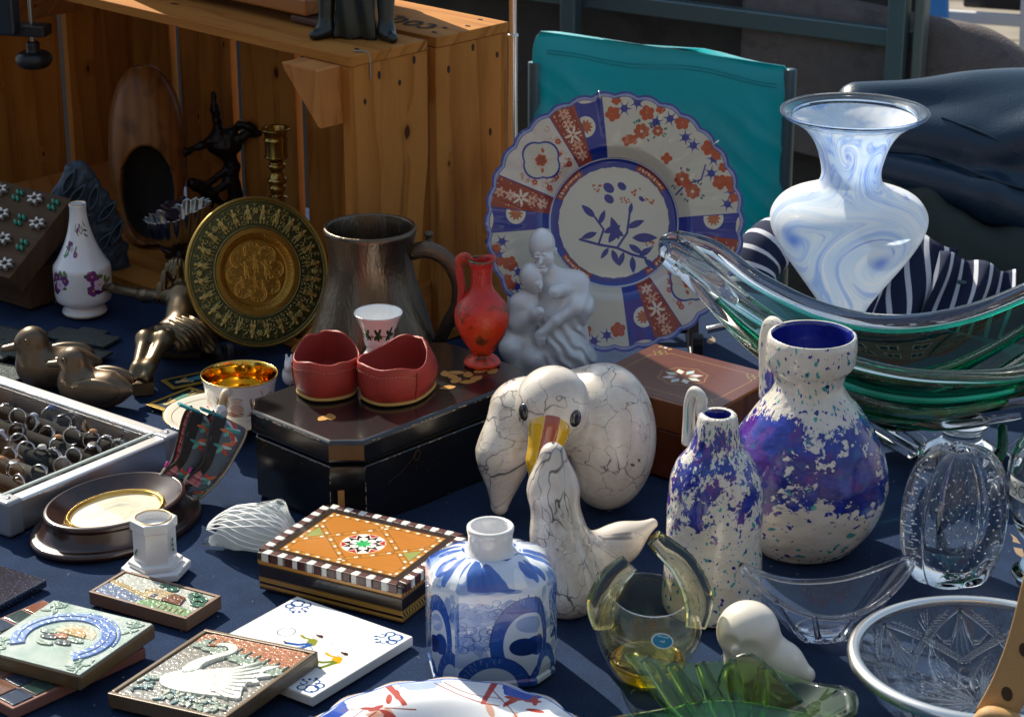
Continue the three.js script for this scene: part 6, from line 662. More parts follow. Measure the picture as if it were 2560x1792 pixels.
{ // oval picture frame
  const wd = new THREE.MeshPhysicalMaterial({ map: dt(256, 256, (u, v) => { const k = fbm(u * 40, v * 3, 3), c = 0.5 + 0.5 * Math.sin(u * 60 + 6 * fbm(u * 3, v * 3, 1)); return mixc([0.22, 0.115, 0.08], [0.13, 0.06, 0.05], clamp(c * 0.5 + k + 0.2)); }), roughness: 0.3, clearcoat: 0.6, clearcoatRoughness: 0.15 });
  const f = thing('oval_frame', 'dark wooden oval picture frame with beaded gilt edge lying flat', 'picture frame', [-0.383, 0, 0.205], 51), sc = [1.17, 1, 0.86];
  add('moulding', lathe([...sm([[0.046, 0.001], [0.0775, 0.001], [0.079, 0.004], [0.0775, 0.007], [0.071, 0.009], [0.0655, 0.016], [0.0635, 0.0215]], 5), ...sm([[0.0632, 0.0225], [0.0655, 0.025], [0.0645, 0.0285], [0.0615, 0.0295]], 4), ...sm([[0.061, 0.029], [0.052, 0.0225], [0.0445, 0.0175]], 5), [0.0435, 0.015], [0.044, 0.004]], 96).scale(...sc), wd, f);
  add('gilt_bead', lathe(sm([[0.0446, 0.0165], [0.0440, 0.0185], [0.0425, 0.0188], [0.0412, 0.0165], [0.0405, 0.015]], 4), 96).scale(...sc), M([0.66, 0.45, 0.12], 0.3, 1, { side: THREE.DoubleSide }), f);
  const bd = []; for (let i = 0; i < 110; i++) { const a = i / 110 * 2 * PI; bd.push(new THREE.SphereGeometry(0.0011, 6, 5).translate(Math.cos(a) * 0.0438 * sc[0], 0.0189, Math.sin(a) * 0.0438 * sc[2])); } const bo = add('bead_row', join(bd), gold, f); bo.userData.kind = 'stuff';
  const t = cv(512, 512, (g) => { const r = rnd(14); g.fillStyle = '#e5dcc4'; g.fillRect(0, 0, 512, 512); for (let i = 0; i < 160; i++) dot(g, 120 + r() * 280, 120 + r() * 260, 20 + 30 * r(), 10 + 20 * r(), r() * 3, ['rgba(226,205,176,.3)', 'rgba(160,178,160,.10)', 'rgba(205,180,160,.16)', 'rgba(150,160,165,.10)'][i % 4]); for (let i = 0; i < 12; i++) curve(g, [180 + i * 14, 230, 230 + i * 10, 140 - i * 3, 330 + i * 3, 190 + i * 5], 5, 'rgba(110,128,118,.28)'); dot(g, 258, 262, 62, 78, 0, 'rgba(236,214,186,.85)'); curve(g, [226, 258, 238, 250, 250, 258], 3, 'rgba(90,80,70,.5)'); curve(g, [272, 258, 284, 250, 296, 258], 3, 'rgba(90,80,70,.5)'); curve(g, [245, 300, 260, 308, 275, 300], 3, 'rgba(150,80,70,.5)'); for (let i = 0; i < 10; i++) curve(g, [150 + i * 20, 400, 200 + i * 12, 350, 260 + i * 10, 420], 6, 'rgba(190,200,210,.35)'); });
  add('picture', planeUV(flatUp(new THREE.CircleGeometry(0.0425, 72)).scale(...sc).translate(0, 0.0155, 0), 'x', 'z', -0.05, 0.05, 0.04, -0.04), new THREE.MeshPhysicalMaterial({ map: t, roughness: 0.5 }), f);
  add('picture_glass', flatUp(ext(shp(Array.from({ length: 72 }, (_, i) => [Math.cos(i / 36 * PI) * 0.0424 * sc[0], Math.sin(i / 36 * PI) * 0.0424 * sc[2]])), 0.0012)).translate(0, 0.0162, 0), new THREE.MeshPhysicalMaterial({ color: 0xffffff, roughness: 0.03, transmission: 1, thickness: 0 }), f);
}
{ // six-sided porcelain candlestick
  const hex = (r) => shp(Array.from({ length: 6 }, (_, i) => [Math.cos((i + 0.25) * PI / 3) * r, Math.sin((i + 0.25) * PI / 3) * r])), c = thing('porcelain_candlestick', 'six-sided white porcelain candle holder with green sprigs', 'candlestick', [-0.330, 0.0006, 0.304], 0);
  add('foot', flatUp(ext(hex(0.0325), 0.008, 0.002, 3)), porc, c); add('foot_step', flatUp(ext(hex(0.0255), 0.006, 0.002, 3)).translate(0, 0.0078, 0), porc, c);
  const s = hex(0.0218), h = new THREE.Path(); h.absarc(0, 0, 0.0158, 0, 2 * PI); add('shaft', flatUp(ext(hex(0.0198), 0.034, 0.0012, 2)).translate(0, 0.0125, 0), porc, c); s.holes.push(h); add('socket', flatUp(ext(s, 0.010, 0.0015, 3)).translate(0, 0.0445, 0), porc, c);
  add('gilt_ring', new THREE.TorusGeometry(0.0166, 0.0006, 8, 48).rotateX(PI / 2).translate(0, 0.0547, 0), gold, c);
  const gr = M([0.02, 0.15, 0.05], 0.3), lf = ext(shp([[0, -0.0022], [0.0012, 0], [0, 0.0026], [-0.0012, 0]], 4), 0.0003); for (const [x, y, z, a, r] of [[-0.0166, 0.022, 0.0088, 0.6, -1.05], [-0.0152, 0.026, 0.0112, -0.5, -1.05], [0.0175, 0.03, 0.0062, 0.5, 1.3], [0.0175, 0.035, 0.0062, -0.4, 1.3], [0.0178, 0.025, 0.006, 1, 1.3]]) { const o = add('painted_sprig', lf, gr, c); o.position.set(x, y, z); o.rotation.set(0, r, a, 'YXZ'); }
}
// ---------- tiles ----------
const clay = M([0.17, 0.095, 0.058], 0.5), clayO = M([0.12, 0.075, 0.032], 0.35, 0, { clearcoat: 0.4 });
const glazeVar = dt(512, 512, (u, v) => { const a = fbm(u * 9, v * 9, 3, 4), p = sstep(0.28, 0.45, n3(u * 38, v * 38, 6)), q = sstep(0.3, 0.42, fbm(u * 22, v * 22, 9)), k = 0.90 + 0.22 * a - 0.18 * p - 0.10 * q; return [k, k * 0.99, k * 0.965]; }, { rep: [22, 22] }), glazeBump = dt(256, 256, (u, v) => 0.5 + 0.6 * fbm(u * 9, v * 9, 5, 4), { data: true, rep: [26, 26] });
const glz = (c, r = 0.2) => M(c, r, 0, { map: glazeVar, clearcoat: 0.8, clearcoatRoughness: 0.08, bumpMap: glazeBump, bumpScale: 0.0012 });
const rel = (pts, h, m, g, y, n = 'relief', sm1 = 4) => add(n, flatUp(ext(shp(pts, sm1), h, Math.min(0.0006, h * 0.45), 2)).translate(0, y, 0), m, g);
const glazeMap = (base, v2, seed) => new THREE.MeshPhysicalMaterial({ map: dt(256, 256, (u, v) => mixc(hexc(base), hexc(v2), clamp(0.5 + 1.4 * fbm(u * 7, v * 7, seed)))), roughness: 0.2, ...glazeX, bumpMap: glazeBump, bumpScale: 0.0012 });
{ // little house tile
  const t = thing('house_tile', 'small oblong clay tile with a raised cottage landscape', 'tile', [-0.320, 0.0006, 0.377], -29.4), W = 0.109, Dd = 0.052;
  add('clay_body', rbox(W, 0.0115, Dd, 0.0015, 2).translate(0, 0.0058, 0), clay, t);
  for (const s of [-1, 1]) { add('raised_border', rbox(W, 0.003, 0.0036, 0.0008).translate(0, 0.0118, s * (Dd / 2 - 0.0018)), clay, t); add('raised_border', rbox(0.0036, 0.003, Dd - 0.0072, 0.0008).translate(s * (W / 2 - 0.0018), 0.0118, 0), clay, t); }
  const y = 0.0112, P = (a) => a.map(([x, z]) => [x * 0.001, z * 0.001]);
  rel(P([[-50, -22], [50, -22], [50, 22], [-50, 22]]), 0.0012, glz([0.62, 0.66, 0.64]), t, y, 'sky_glaze', 0);
  rel(P([[-50, -22], [20, -22], [0, -14], [-25, -7], [-50, -2]]), 0.0018, glz([0.16, 0.22, 0.38]), t, y, 'water_relief'); rel(P([[-50, -1], [-25, -6], [2, -12], [-4, -6], [-24, 0], [-50, 5]]), 0.002, glz([0.46, 0.36, 0.16]), t, y, 'bank_relief'); rel(P([[-6, -22], [50, -22], [50, -12], [20, -9], [0, -12]]), 0.0019, glz([0.24, 0.42, 0.22]), t, y, 'meadow_relief');
  rel(P([[-10, -9], [14, -9], [14, 2], [-10, 2]]), 0.0026, glz([0.60, 0.50, 0.32]), t, y, 'cottage_wall', 0); rel(P([[10, -8], [34, -9], [30, 6], [18, 8]]), 0.003, glz([0.22, 0.09, 0.05]), t, y, 'cottage_roof', 0); rel(P([[-12, 1], [14, 1], [18, 8], [-6, 8]]), 0.003, glz([0.52, 0.40, 0.24]), t, y, 'cottage_roof', 0); rel(P([[0, -8], [5, -8], [5, -1], [0, -1]]), 0.0031, glz([0.08, 0.10, 0.2]), t, y, 'cottage_door', 0);
  for (const [x, z, s] of [[34, 14, 1], [42, 9, 1.2], [8, 15, 0.9], [-2, 17, 0.7], [46, 2, 1]]) rel(P([[x - 7 * s, z - 3 * s], [x, z - 5 * s], [x + 7 * s, z - 2 * s], [x + 5 * s, z + 5 * s], [x - 4 * s, z + 5 * s]]), 0.0026, glz([0.04, 0.17, 0.12]), t, y, 'tree_relief', 3);
  for (let i = 0; i < 5; i++) rel(P([[18 + i * 6, -21], [20 + i * 6, -21], [19 + i * 6, -14], [17 + i * 6, -14]]), 0.0026, glz([0.45, 0.34, 0.2]), t, y, 'fence_relief', 0);
}
{ // horseshoe tile on the orange tile
  const o = thing('orange_tile', 'orange and blue glazed tile lying under the horseshoe tile', 'tile', [-0.412, 0.0006, 0.482], -41); add('clay_body', rbox(0.14, 0.0105, 0.14, 0.0015).translate(0, 0.0053, 0), M([0.24, 0.10, 0.075], 0.7), o);
  const cs = [glz([0.50, 0.13, 0.03]), glz([0.02, 0.06, 0.16]), glz([0.36, 0.50, 0.55]), glz([0.03, 0.10, 0.09]), glz([0.42, 0.20, 0.12])], q = rnd(31);
  for (let i = 0; i < 6; i++) for (let j = 0; j < 6; j++) { const c = cs[(i * 2 + j * 3 + (i > 2 ? 1 : 0)) % 5]; add('glaze_cell', rbox(0.0195 + 0.002 * q(), 0.0016, 0.0195 + 0.002 * q(), 0.0007, 2).translate(-0.0565 + i * 0.0226, 0.011, -0.0565 + j * 0.0226), c, o); }
  const t = thing('horseshoe_tile', 'pale green tile with a raised blue horseshoe and rising sun', 'tile', [-0.378, 0.0142, 0.486], -27), y = 0.0125; t.rotation.z = 0.012;
  add('clay_body', rbox(0.108, 0.0135, 0.105, 0.002, 2).translate(0, 0.006, 0), clayO, t); add('pale_glaze', (() => { const g = rbox(0.105, 0.0012, 0.102, 0.0005).translate(0, 0.0131, 0); return boxUV(g, 8); })(), glazeMap(0xdfe9e0, 0xb9d3c6, 4), t);
  const arc = (r0, r1, a0, a1, n = 40) => { const p = []; for (let i = 0; i <= n; i++) { const a = mix(a0, a1, i / n); p.push([Math.cos(a) * r1 * 1.02, Math.sin(a) * r1]); } for (let i = n; i >= 0; i--) { const a = mix(a0, a1, i / n); p.push([Math.cos(a) * r0 * 1.02, Math.sin(a) * r0]); } return p; };
  const sh = (p) => p.map(([x, z]) => [x, z - 0.004]), bm = glazeMap(0x2f56a6, 0x8fa9d6, 7), lb = glazeMap(0xb9c8de, 0x7d97c4, 9);
  rel(sh(arc(0.0315, 0.044, -0.75, PI + 0.75)), 0.0028, bm, t, y, 'horseshoe', 0); rel(sh(arc(0.0375, 0.0385, -0.6, PI + 0.6)), 0.0036, lb, t, y, 'horseshoe_groove', 0); rel(sh(arc(0.0455, 0.0475, 0.1, PI * 0.55)), 0.0022, bm, t, y, 'horseshoe_edge', 0);
  rel(sh(arc(0.0, 0.012, 0.0, PI, 24)).map(([x, z]) => [x + 0.004, z + 0.006]), 0.0026, glz([0.62, 0.42, 0.18]), t, y, 'sun', 0); rel(sh(arc(0.0125, 0.0205, 0.05, PI - 0.05, 30)).map(([x, z]) => [x + 0.004, z + 0.006]), 0.0017, glz([0.66, 0.62, 0.46]), t, y, 'sun_rays', 0);
  for (const [x, z, c] of [[-0.012, -0.008, 1], [0.006, -0.012, 1], [-0.004, -0.003, 0], [-0.018, 0.0, 2], [0.013, -0.004, 2], [-0.008, -0.018, 2]]) rel([[x - 0.008, z - 0.002], [x - 0.002, z - 0.004], [x + 0.008, z - 0.001], [x + 0.004, z + 0.004], [x - 0.004, z + 0.003]], 0.0026, [glz([0.48, 0.22, 0.15]), glz([0.10, 0.13, 0.15]), glz([0.30, 0.42, 0.36])][c], t, y, 'bird_relief', 4);
  const q2 = rnd(9), lm = glz([0.32, 0.47, 0.40]); for (let i = 0; i < 46; i++) { const cx = (i % 2 ? 1 : -1) * (0.034 + 0.014 * q2()), cz = (i % 4 < 2 ? 1 : -1) * (0.036 + 0.012 * q2()) * (q2() > 0.4 ? 1 : 0.7), a = q2() * 6; if (Math.hypot(cx, cz - 0.0) < 0.0485 && cz > -0.02) continue; rel([[cx + Math.cos(a) * 0.005, cz + Math.sin(a) * 0.005], [cx - Math.sin(a) * 0.0016, cz + Math.cos(a) * 0.0016], [cx - Math.cos(a) * 0.005, cz - Math.sin(a) * 0.005], [cx + Math.sin(a) * 0.0016, cz - Math.cos(a) * 0.0016]], 0.0021, lm, t, y, 'leaf_relief', 3); }
}
{ // delft tile with hoop players
  const t = cv(1024, 1024, (g) => { g.fillStyle = '#edf0f0'; g.fillRect(0, 0, 1024, 1024); const K = 1024 / 0.132, X = (x) => 512 + x * K, Y = (z) => 512 + z * K; const r = rnd(2); for (let i = 0; i < 60; i++) dot(g, r() * 1024, r() * 1024, 1.5, 1.5, 0, 'rgba(90,100,120,.25)');
    for (const [cx, cy, sx, sy] of [[20, 20, 1, 1], [1004, 20, -1, 1], [20, 1004, 1, -1], [1004, 1004, -1, -1]]) { g.save(); g.translate(cx, cy); g.scale(sx, sy); g.strokeStyle = '#1b4f94'; g.lineCap = 'round'; for (const [x, y, q, a, b, w] of [[60, 60, 46, 0.2, 5.4, 15], [120, 40, 30, 2, 7.5, 13], [40, 120, 30, 0, 5.4, 13], [150, 92, 22, 1, 5.6, 10], [92, 150, 22, 0, 4.4, 10]]) { g.lineWidth = w; g.beginPath(); g.arc(x, y, q, a, b); g.stroke(); } for (const [x, y] of [[30, 30], [180, 120], [120, 180], [150, 150]]) dot(g, x, y, 15, 11, 0.7, '#1b4f94'); g.restore(); }
    const boy = (hx, hz, dir, top, leg, hat) => { g.save(); g.translate(X(hx), Y(hz)); g.scale(dir, 1); g.lineCap = 'round'; dot(g, 0, 0, 22, 26, 0.2, '#f0e6da'); g.strokeStyle = '#333'; g.lineWidth = 3; g.beginPath(); g.ellipse(0, 0, 22, 26, 0.2, 0, 7); g.stroke(); dot(g, 6, -24, 38, 11, 0.25, hat); dot(g, 12, -32, 22, 14, 0.2, hat); poly(g, [[-6, 26], [34, 24], [54, 96], [2, 108], [-22, 66]], top); line(g, [[0, 42], [-60, 52], [-104, 36]], 22, top); line(g, [[36, 44], [58, 92], [44, 118]], 20, top); dot(g, -116, 32, 13, 10, 0, '#e9d8cc'); line(g, [[14, 104], [-34, 152], [-112, 178]], 30, leg); line(g, [[36, 104], [20, 168], [4, 214]], 30, leg); line(g, [[-112, 178], [-142, 168]], 13, '#2c2226'); line(g, [[4, 214], [-34, 222]], 13, '#2c2226'); for (let i = 0; i < 6; i++) line(g, [[-10 - i * 14, 130 + i * 8], [6 - i * 14, 142 + i * 8]], 2, 'rgba(20,30,60,.6)'); g.restore(); };
    boy(0.0, -0.016, 1, '#8a8f34', '#2559a8', '#4a3438'); boy(0.038, -0.004, 1, '#d9a321', '#6d7f2a', '#4a2a2e'); g.strokeStyle = '#33507e'; g.lineWidth = 6; g.beginPath(); g.ellipse(X(-0.028), Y(-0.0165 + 0.008), 58, 62, 0.1, 0, 7); g.stroke(); g.beginPath(); g.ellipse(X(0.006), Y(0.008), 56, 60, 0.1, 0, 7); g.stroke(); line(g, [[X(0.016), Y(-0.010)], [X(0.028), Y(-0.026)]], 5, '#5a6a86'); });
  const d = thing('delft_tile', 'white tile painted with two children bowling hoops', 'tile', [-0.1785, 0.0006, 0.466], -36), m = M([0.70, 0.69, 0.65], 0.75);
  add('clay_body', rbox(0.133, 0.0085, 0.133, 0.001).translate(0, 0.0043, 0), m, d); add('painted_glaze', planeUV(flatUp(new THREE.PlaneGeometry(0.1318, 0.1318)).translate(0, 0.0089, 0), 'x', 'z', -0.066, 0.066, 0.066, -0.066), printed(t, 0.12), d);
}
{ // swan tile, resting on the delft tile's edge
  const t = thing('swan_tile', 'brown framed tile with a raised white swan among reeds', 'tile', [-0.247, 0.0052, 0.532], -30), y = 0.0108; t.rotation.set(0, -30 * D, 4.4 * D, 'YXZ');
  add('clay_body', rbox(0.119, 0.0112, 0.133, 0.0015, 2).translate(0, 0.0056, 0), clayO, t); for (const s of [-1, 1]) { add('raised_border', rbox(0.119, 0.0034, 0.0048, 0.0012, 3).translate(0, 0.0116, s * 0.0641), clayO, t); add('raised_border', rbox(0.0048, 0.0034, 0.1235, 0.0012, 3).translate(s * 0.0571, 0.0116, 0), clayO, t); }
  const P = (a) => a.map(([x, z]) => [x * 0.001, -z * 0.001]), W = glazeMap(0xeef0e8, 0xd2d8cc, 2), wt = glz([0.34, 0.34, 0.33]), or = glz([0.50, 0.22, 0.13]), gn = glz([0.34, 0.45, 0.40]);
  rel(P([[-54, -61], [54, -61], [54, 61], [-54, 61]]), 0.0008, wt, t, y, 'water_glaze', 0); rel(P([[-52, -60], [54, -60], [54, -12], [40, -24], [10, -34], [-20, -38], [-52, -44]]), 0.0013, or, t, y, 'sky_glaze', 3);
  rel(P([[-36, 22], [-24, 6], [-8, 0], [6, -10], [24, -16], [47, -30], [40, -14], [50, -12], [42, -4], [48, 2], [40, 8], [44, 20], [50, 32], [36, 34], [14, 38], [-12, 40], [-30, 34]]), 0.0034, W, t, y, 'swan_body', 4);
  rel(P([[-24, 12], [-29, 0], [-26, -14], [-18, -26], [-12, -36], [-18, -42], [-28, -40], [-27, -45], [-16, -48], [-6, -42], [-5, -32], [-12, -20], [-16, -8], [-14, 4]]), 0.0042, W, t, y, 'swan_neck', 4); rel(P([[-27, -40], [-36, -37], [-30, -44]]), 0.004, glz([0.38, 0.15, 0.06]), t, y, 'swan_bill', 3);
  for (let i = 0; i < 9; i++) { const a = -0.95 + i * 0.17, x = 6 + i * 1.2, z = 4 + i * 2.6, L = 40 - i * 1.5, c = Math.cos(a), s = Math.sin(a); rel(P([[x, z - 1.5], [x + c * L * 0.5 + s * 2.5, z + s * L * 0.5 - c * 2.5], [x + c * L, z + s * L], [x + c * L * 0.5 - s * 2, z + s * L * 0.5 + c * 2], [x, z + 2]]), 0.0046, W, t, y, 'wing_feather', 4); }
  rel(P([[18, 24], [24, 20], [30, 24], [27, 31], [20, 31]]), 0.0044, glz([0.30, 0.12, 0.06]), t, y, 'swan_foot', 4);
  for (let i = 0; i < 9; i++) { const x = -44 + i * 11.5, z = -42 + i * 2.6; rel(P([[x - 6, z + 7], [x - 3, z - 1], [x - 5, z - 9], [x + 1, z - 5], [x + 5, z - 13], [x + 5, z - 2], [x + 9, z + 2], [x + 4, z + 8]]), 0.0028, gn, t, y, 'reed_relief', 3); }
  const q = rnd(13), cl = [gn, glz([0.55, 0.60, 0.55]), glz([0.20, 0.34, 0.38])]; for (let i = 0; i < 70; i++) { const x = -50 + 98 * q(), z = 40 + 19 * q() - (x < -20 ? 22 * q() : 0), a = q() * 3, s = 2.2 + 2 * q(); rel(P([[x + Math.cos(a) * s * 1.5, z + Math.sin(a) * s * 1.5], [x - Math.sin(a) * s * 0.6, z + Math.cos(a) * s * 0.6], [x - Math.cos(a) * s * 1.5, z - Math.sin(a) * s * 1.5], [x + Math.sin(a) * s * 0.6, z - Math.cos(a) * s * 0.6]]), 0.0022 + 0.0008 * q(), cl[i % 3], t, y, 'leaf_relief', 3); }
}
{ // dark glittering tile at the edge
  const t = dt(512, 512, (u, v) => { const s = n3(u * 130, v * 130, 3) > 0.48 ? 0.55 : 0, k = 0.10 + 0.04 * fbm(u * 6, v * 6, 2); const rr = n3(u * 17 + 4, v * 17, 8) > 0.62 ? 0.3 : 0; return [k * 0.8 + s + rr, k * 1.1 + s, k * 1.9 + s]; });
  const o = thing('glitter_tile', 'dark navy glass tile with glittering specks', 'tile', [-0.505, 0.0006, 0.352], -32); add('tile_body', boxUV(rbox(0.12, 0.0075, 0.11, 0.0012).translate(0, 0.0038, 0), 7), new THREE.MeshPhysicalMaterial({ map: t, roughness: 0.15, ...glazeX }), o);
}
{ // marquetry box
  const W = 0.152, Dd = 0.118, H = 0.037;
  const top = cv(1216, 944, (g, w, h) => { const r = rnd(3); g.fillStyle = '#2a1c12'; g.fillRect(0, 0, w, h); for (let i = 0; i < 400; i++) line(g, [[r() * w, r() * h], [0, 0]].map((p, k, a) => k ? [a[0][0] + 60, a[0][1] + 3] : p), 1, 'rgba(80,56,34,.3)'); const x0 = 120, y0 = 110, x1 = w - 120, y1 = h - 110; g.fillStyle = '#b9762a'; g.fillRect(x0, y0, x1 - x0, y1 - y0); for (let i = 0; i < 900; i++) { const x = x0 + r() * (x1 - x0), y = y0 + r() * (y1 - y0); line(g, [[x, y], [Math.min(x1, x + 40 + 80 * r()), y + (r() - 0.5) * 6]], 2, ['rgba(150,84,24,.25)', 'rgba(222,150,66,.25)', 'rgba(120,66,20,.15)'][i % 3]); }
    const band = (p, q, n) => { const L = Math.hypot(q[0] - p[0], q[1] - p[1]), a = Math.atan2(q[1] - p[1], q[0] - p[0]); g.save(); g.translate(...p); g.rotate(a); g.fillStyle = '#c98a34'; g.fillRect(0, -20, L, 40); g.fillStyle = '#3a2415'; g.fillRect(0, -22, L, 4); g.fillRect(0, 18, L, 4); g.fillRect(0, -9, L, 2); g.fillRect(0, 7, L, 2); for (let i = 0; i < n; i++) { const x = (i + 0.5) * L / n; g.fillStyle = '#f0efe6'; g.fillRect(x - 14, -9, 28, 18); g.fillStyle = '#5a3418'; for (let k = 0; k < 3; k++) g.fillRect(x + 22 + k * 9, -18, 3, 36); } g.restore(); };
    const cx = w / 2, cy = h / 2; poly(g, [[x0, cy - 130], [x0 + 150, cy], [x0, cy + 130]], '#8f9a55'); poly(g, [[x1, cy - 130], [x1 - 150, cy], [x1, cy + 130]], '#8f9a55');
    band([x0 + 6, y0 + 20], [x1 - 6, y0 + 20], 11); band([x0 + 6, y1 - 20], [x1 - 6, y1 - 20], 11); band([x0 + 20, y0], [x0 + 20, y1], 7); band([x1 - 20, y0], [x1 - 20, y1], 7); band([x0 + 20, cy - 160], [cx + 60, y1 - 20], 6); band([cx - 60, y0 + 20], [x1 - 20, cy + 160], 6); band([x0 + 20, cy + 160], [cx + 60, y0 + 20], 6); band([cx - 60, y1 - 20], [x1 - 20, cy - 160], 6);
    g.save(); g.translate(cx, cy); const R = 165; dot(g, 0, 0, R + 10, R + 10, 0, '#c98a34'); dot(g, 0, 0, R, R, 0, '#f0ece2'); for (let i = 0; i < 12; i++) { const a = i * PI / 6, P = (q, d) => [Math.cos(a + d) * q, Math.sin(a + d) * q]; poly(g, [P(R, -0.26), P(R, 0.26), P(R * 0.7, 0)], i % 2 ? '#b42a2a' : '#f2efe6'); poly(g, [P(R * 0.95, 0.26), P(R * 0.62, 0.02), P(R * 0.62, 0.5)], '#2e1416'); poly(g, [P(R * 0.62, -0.2), P(R * 0.62, 0.2), P(R * 0.36, 0)], i % 2 ? '#2e1416' : '#f2efe6'); } for (let i = 0; i < 8; i++) { const a = i * PI / 4, P = (q, d) => [Math.cos(a + d) * q, Math.sin(a + d) * q]; poly(g, [[0, 0], P(R * 0.26, -0.38), P(R * 0.46, 0), P(R * 0.26, 0.38)], i % 2 ? '#1f9a56' : '#2db368'); } g.restore(); });
  const side = cv(1024, 256, (g, w, h) => { g.fillStyle = '#241910'; g.fillRect(0, 0, w, h); const row = (y, hh, n, a, b) => { for (let i = 0; i < n; i++) { g.fillStyle = i % 2 ? a : b; g.fillRect(i * w / n, y, w / n + 1, hh); } g.fillStyle = '#cf9a45'; g.fillRect(0, y - 6, w, 3); g.fillRect(0, y + hh + 3, w, 3); }; row(52, 26, 64, '#c58a36', '#8a5620'); row(172, 16, 60, '#b98a3c', '#5f6b34'); row(216, 16, 60, '#b98a3c', '#5f6b34'); for (let i = 0; i < 34; i++) { const x = i * 30; poly(g, [[x, 214], [x + 15, 190], [x + 30, 190], [x + 15, 214]], '#2a120c'); poly(g, [[x + 15, 214], [x + 30, 190], [x + 45, 190], [x + 30, 214]], '#c79a4c'); } g.fillStyle = '#0c0806'; g.fillRect(0, 118, w, 4); for (let i = 0; i < 200; i++) line(g, [[(i * 37) % w, 90 + (i * 13) % 70], [(i * 37) % w + 40, 90 + (i * 13) % 70]], 1, 'rgba(96,66,38,.35)'); });
  const b = thing('marquetry_box', 'inlaid wooden box with orange veneer, star medallion and white edge blocks', 'box', [-0.136, 0.0006, 0.324], -28);
  const sg = (() => { const g = boxUV(rbox(W, H - 0.012, Dd, 0.001)), p = g.attributes.position, u = g.attributes.uv; for (let i = 0; i < p.count; i++) u.setXY(i, (Math.abs(p.getX(i)) > W / 2 - 0.0015 ? p.getZ(i) : p.getX(i)) / W + 0.5, (p.getY(i) + (H - 0.012) / 2) / H); return g.translate(0, (H - 0.012) / 2, 0); })(), lg = (() => { const g = boxUV(rbox(W + 0.0016, 0.0118, Dd + 0.0016, 0.002, 3)), p = g.attributes.position, u = g.attributes.uv; for (let i = 0; i < p.count; i++) u.setXY(i, (Math.abs(p.getX(i)) > W / 2 - 0.0015 ? p.getZ(i) : p.getX(i)) / W + 0.5, clamp((p.getY(i) + 0.006 + H - 0.012) / H, 0, 0.95)); return g.translate(0, H - 0.006, 0); })();
  const sm2 = new THREE.MeshPhysicalMaterial({ map: side, roughness: 0.3, clearcoat: 0.7, clearcoatRoughness: 0.1 });
  add('body', sg, sm2, b); const lid = add('lid', lg, sm2, b); add('lid_veneer', planeUV(flatUp(new THREE.PlaneGeometry(W - 0.003, Dd - 0.003)).translate(0, H + 0.0004, 0), 'x', 'z', -W / 2, W / 2, Dd / 2, -Dd / 2), new THREE.MeshPhysicalMaterial({ map: top, roughness: 0.25, clearcoat: 0.8, clearcoatRoughness: 0.08 }), lid);
  const bone = M([0.72, 0.70, 0.64], 0.3), rose = M([0.09, 0.03, 0.028], 0.3, 0, { clearcoat: 0.5 });
  const blk = (m, l) => ext(shp([[-l * 0.5, 0], [l * 0.5, 0], [l * 0.32, 0.009], [-l * 0.32, 0.009]]), 0.0092, 0.0012, 2);
  const A = blk(bone, 0.0095), Bk = blk(rose, 0.0105); const edge = (n, len, pl) => { for (let i = 0; i < n * 2; i++) { const x = -len / 2 + (i + 0.5) * len / (n * 2), o = add(i % 2 ? 'rosewood_block' : 'bone_block', i % 2 ? Bk : A, i % 2 ? rose : bone, lid); pl(o, x); } };
  edge(9, W - 0.012, (o, x) => { o.position.set(x, H - 0.0078, Dd / 2 + 0.0017); o.rotation.set(-PI / 2 + 0.0, 0, 0); o.rotation.x = -PI / 2; }); edge(9, W - 0.012, (o, x) => { o.position.set(x, H - 0.0078, -Dd / 2 - 0.0017); o.rotation.set(-PI / 2, 0, PI); }); edge(7, Dd - 0.012, (o, z) => { o.position.set(-W / 2 - 0.0017, H - 0.0078, z); o.rotation.set(-PI / 2, 0, -PI / 2); }); edge(7, Dd - 0.012, (o, z) => { o.position.set(W / 2 + 0.0017, H - 0.0078, z); o.rotation.set(-PI / 2, 0, PI / 2); });
}
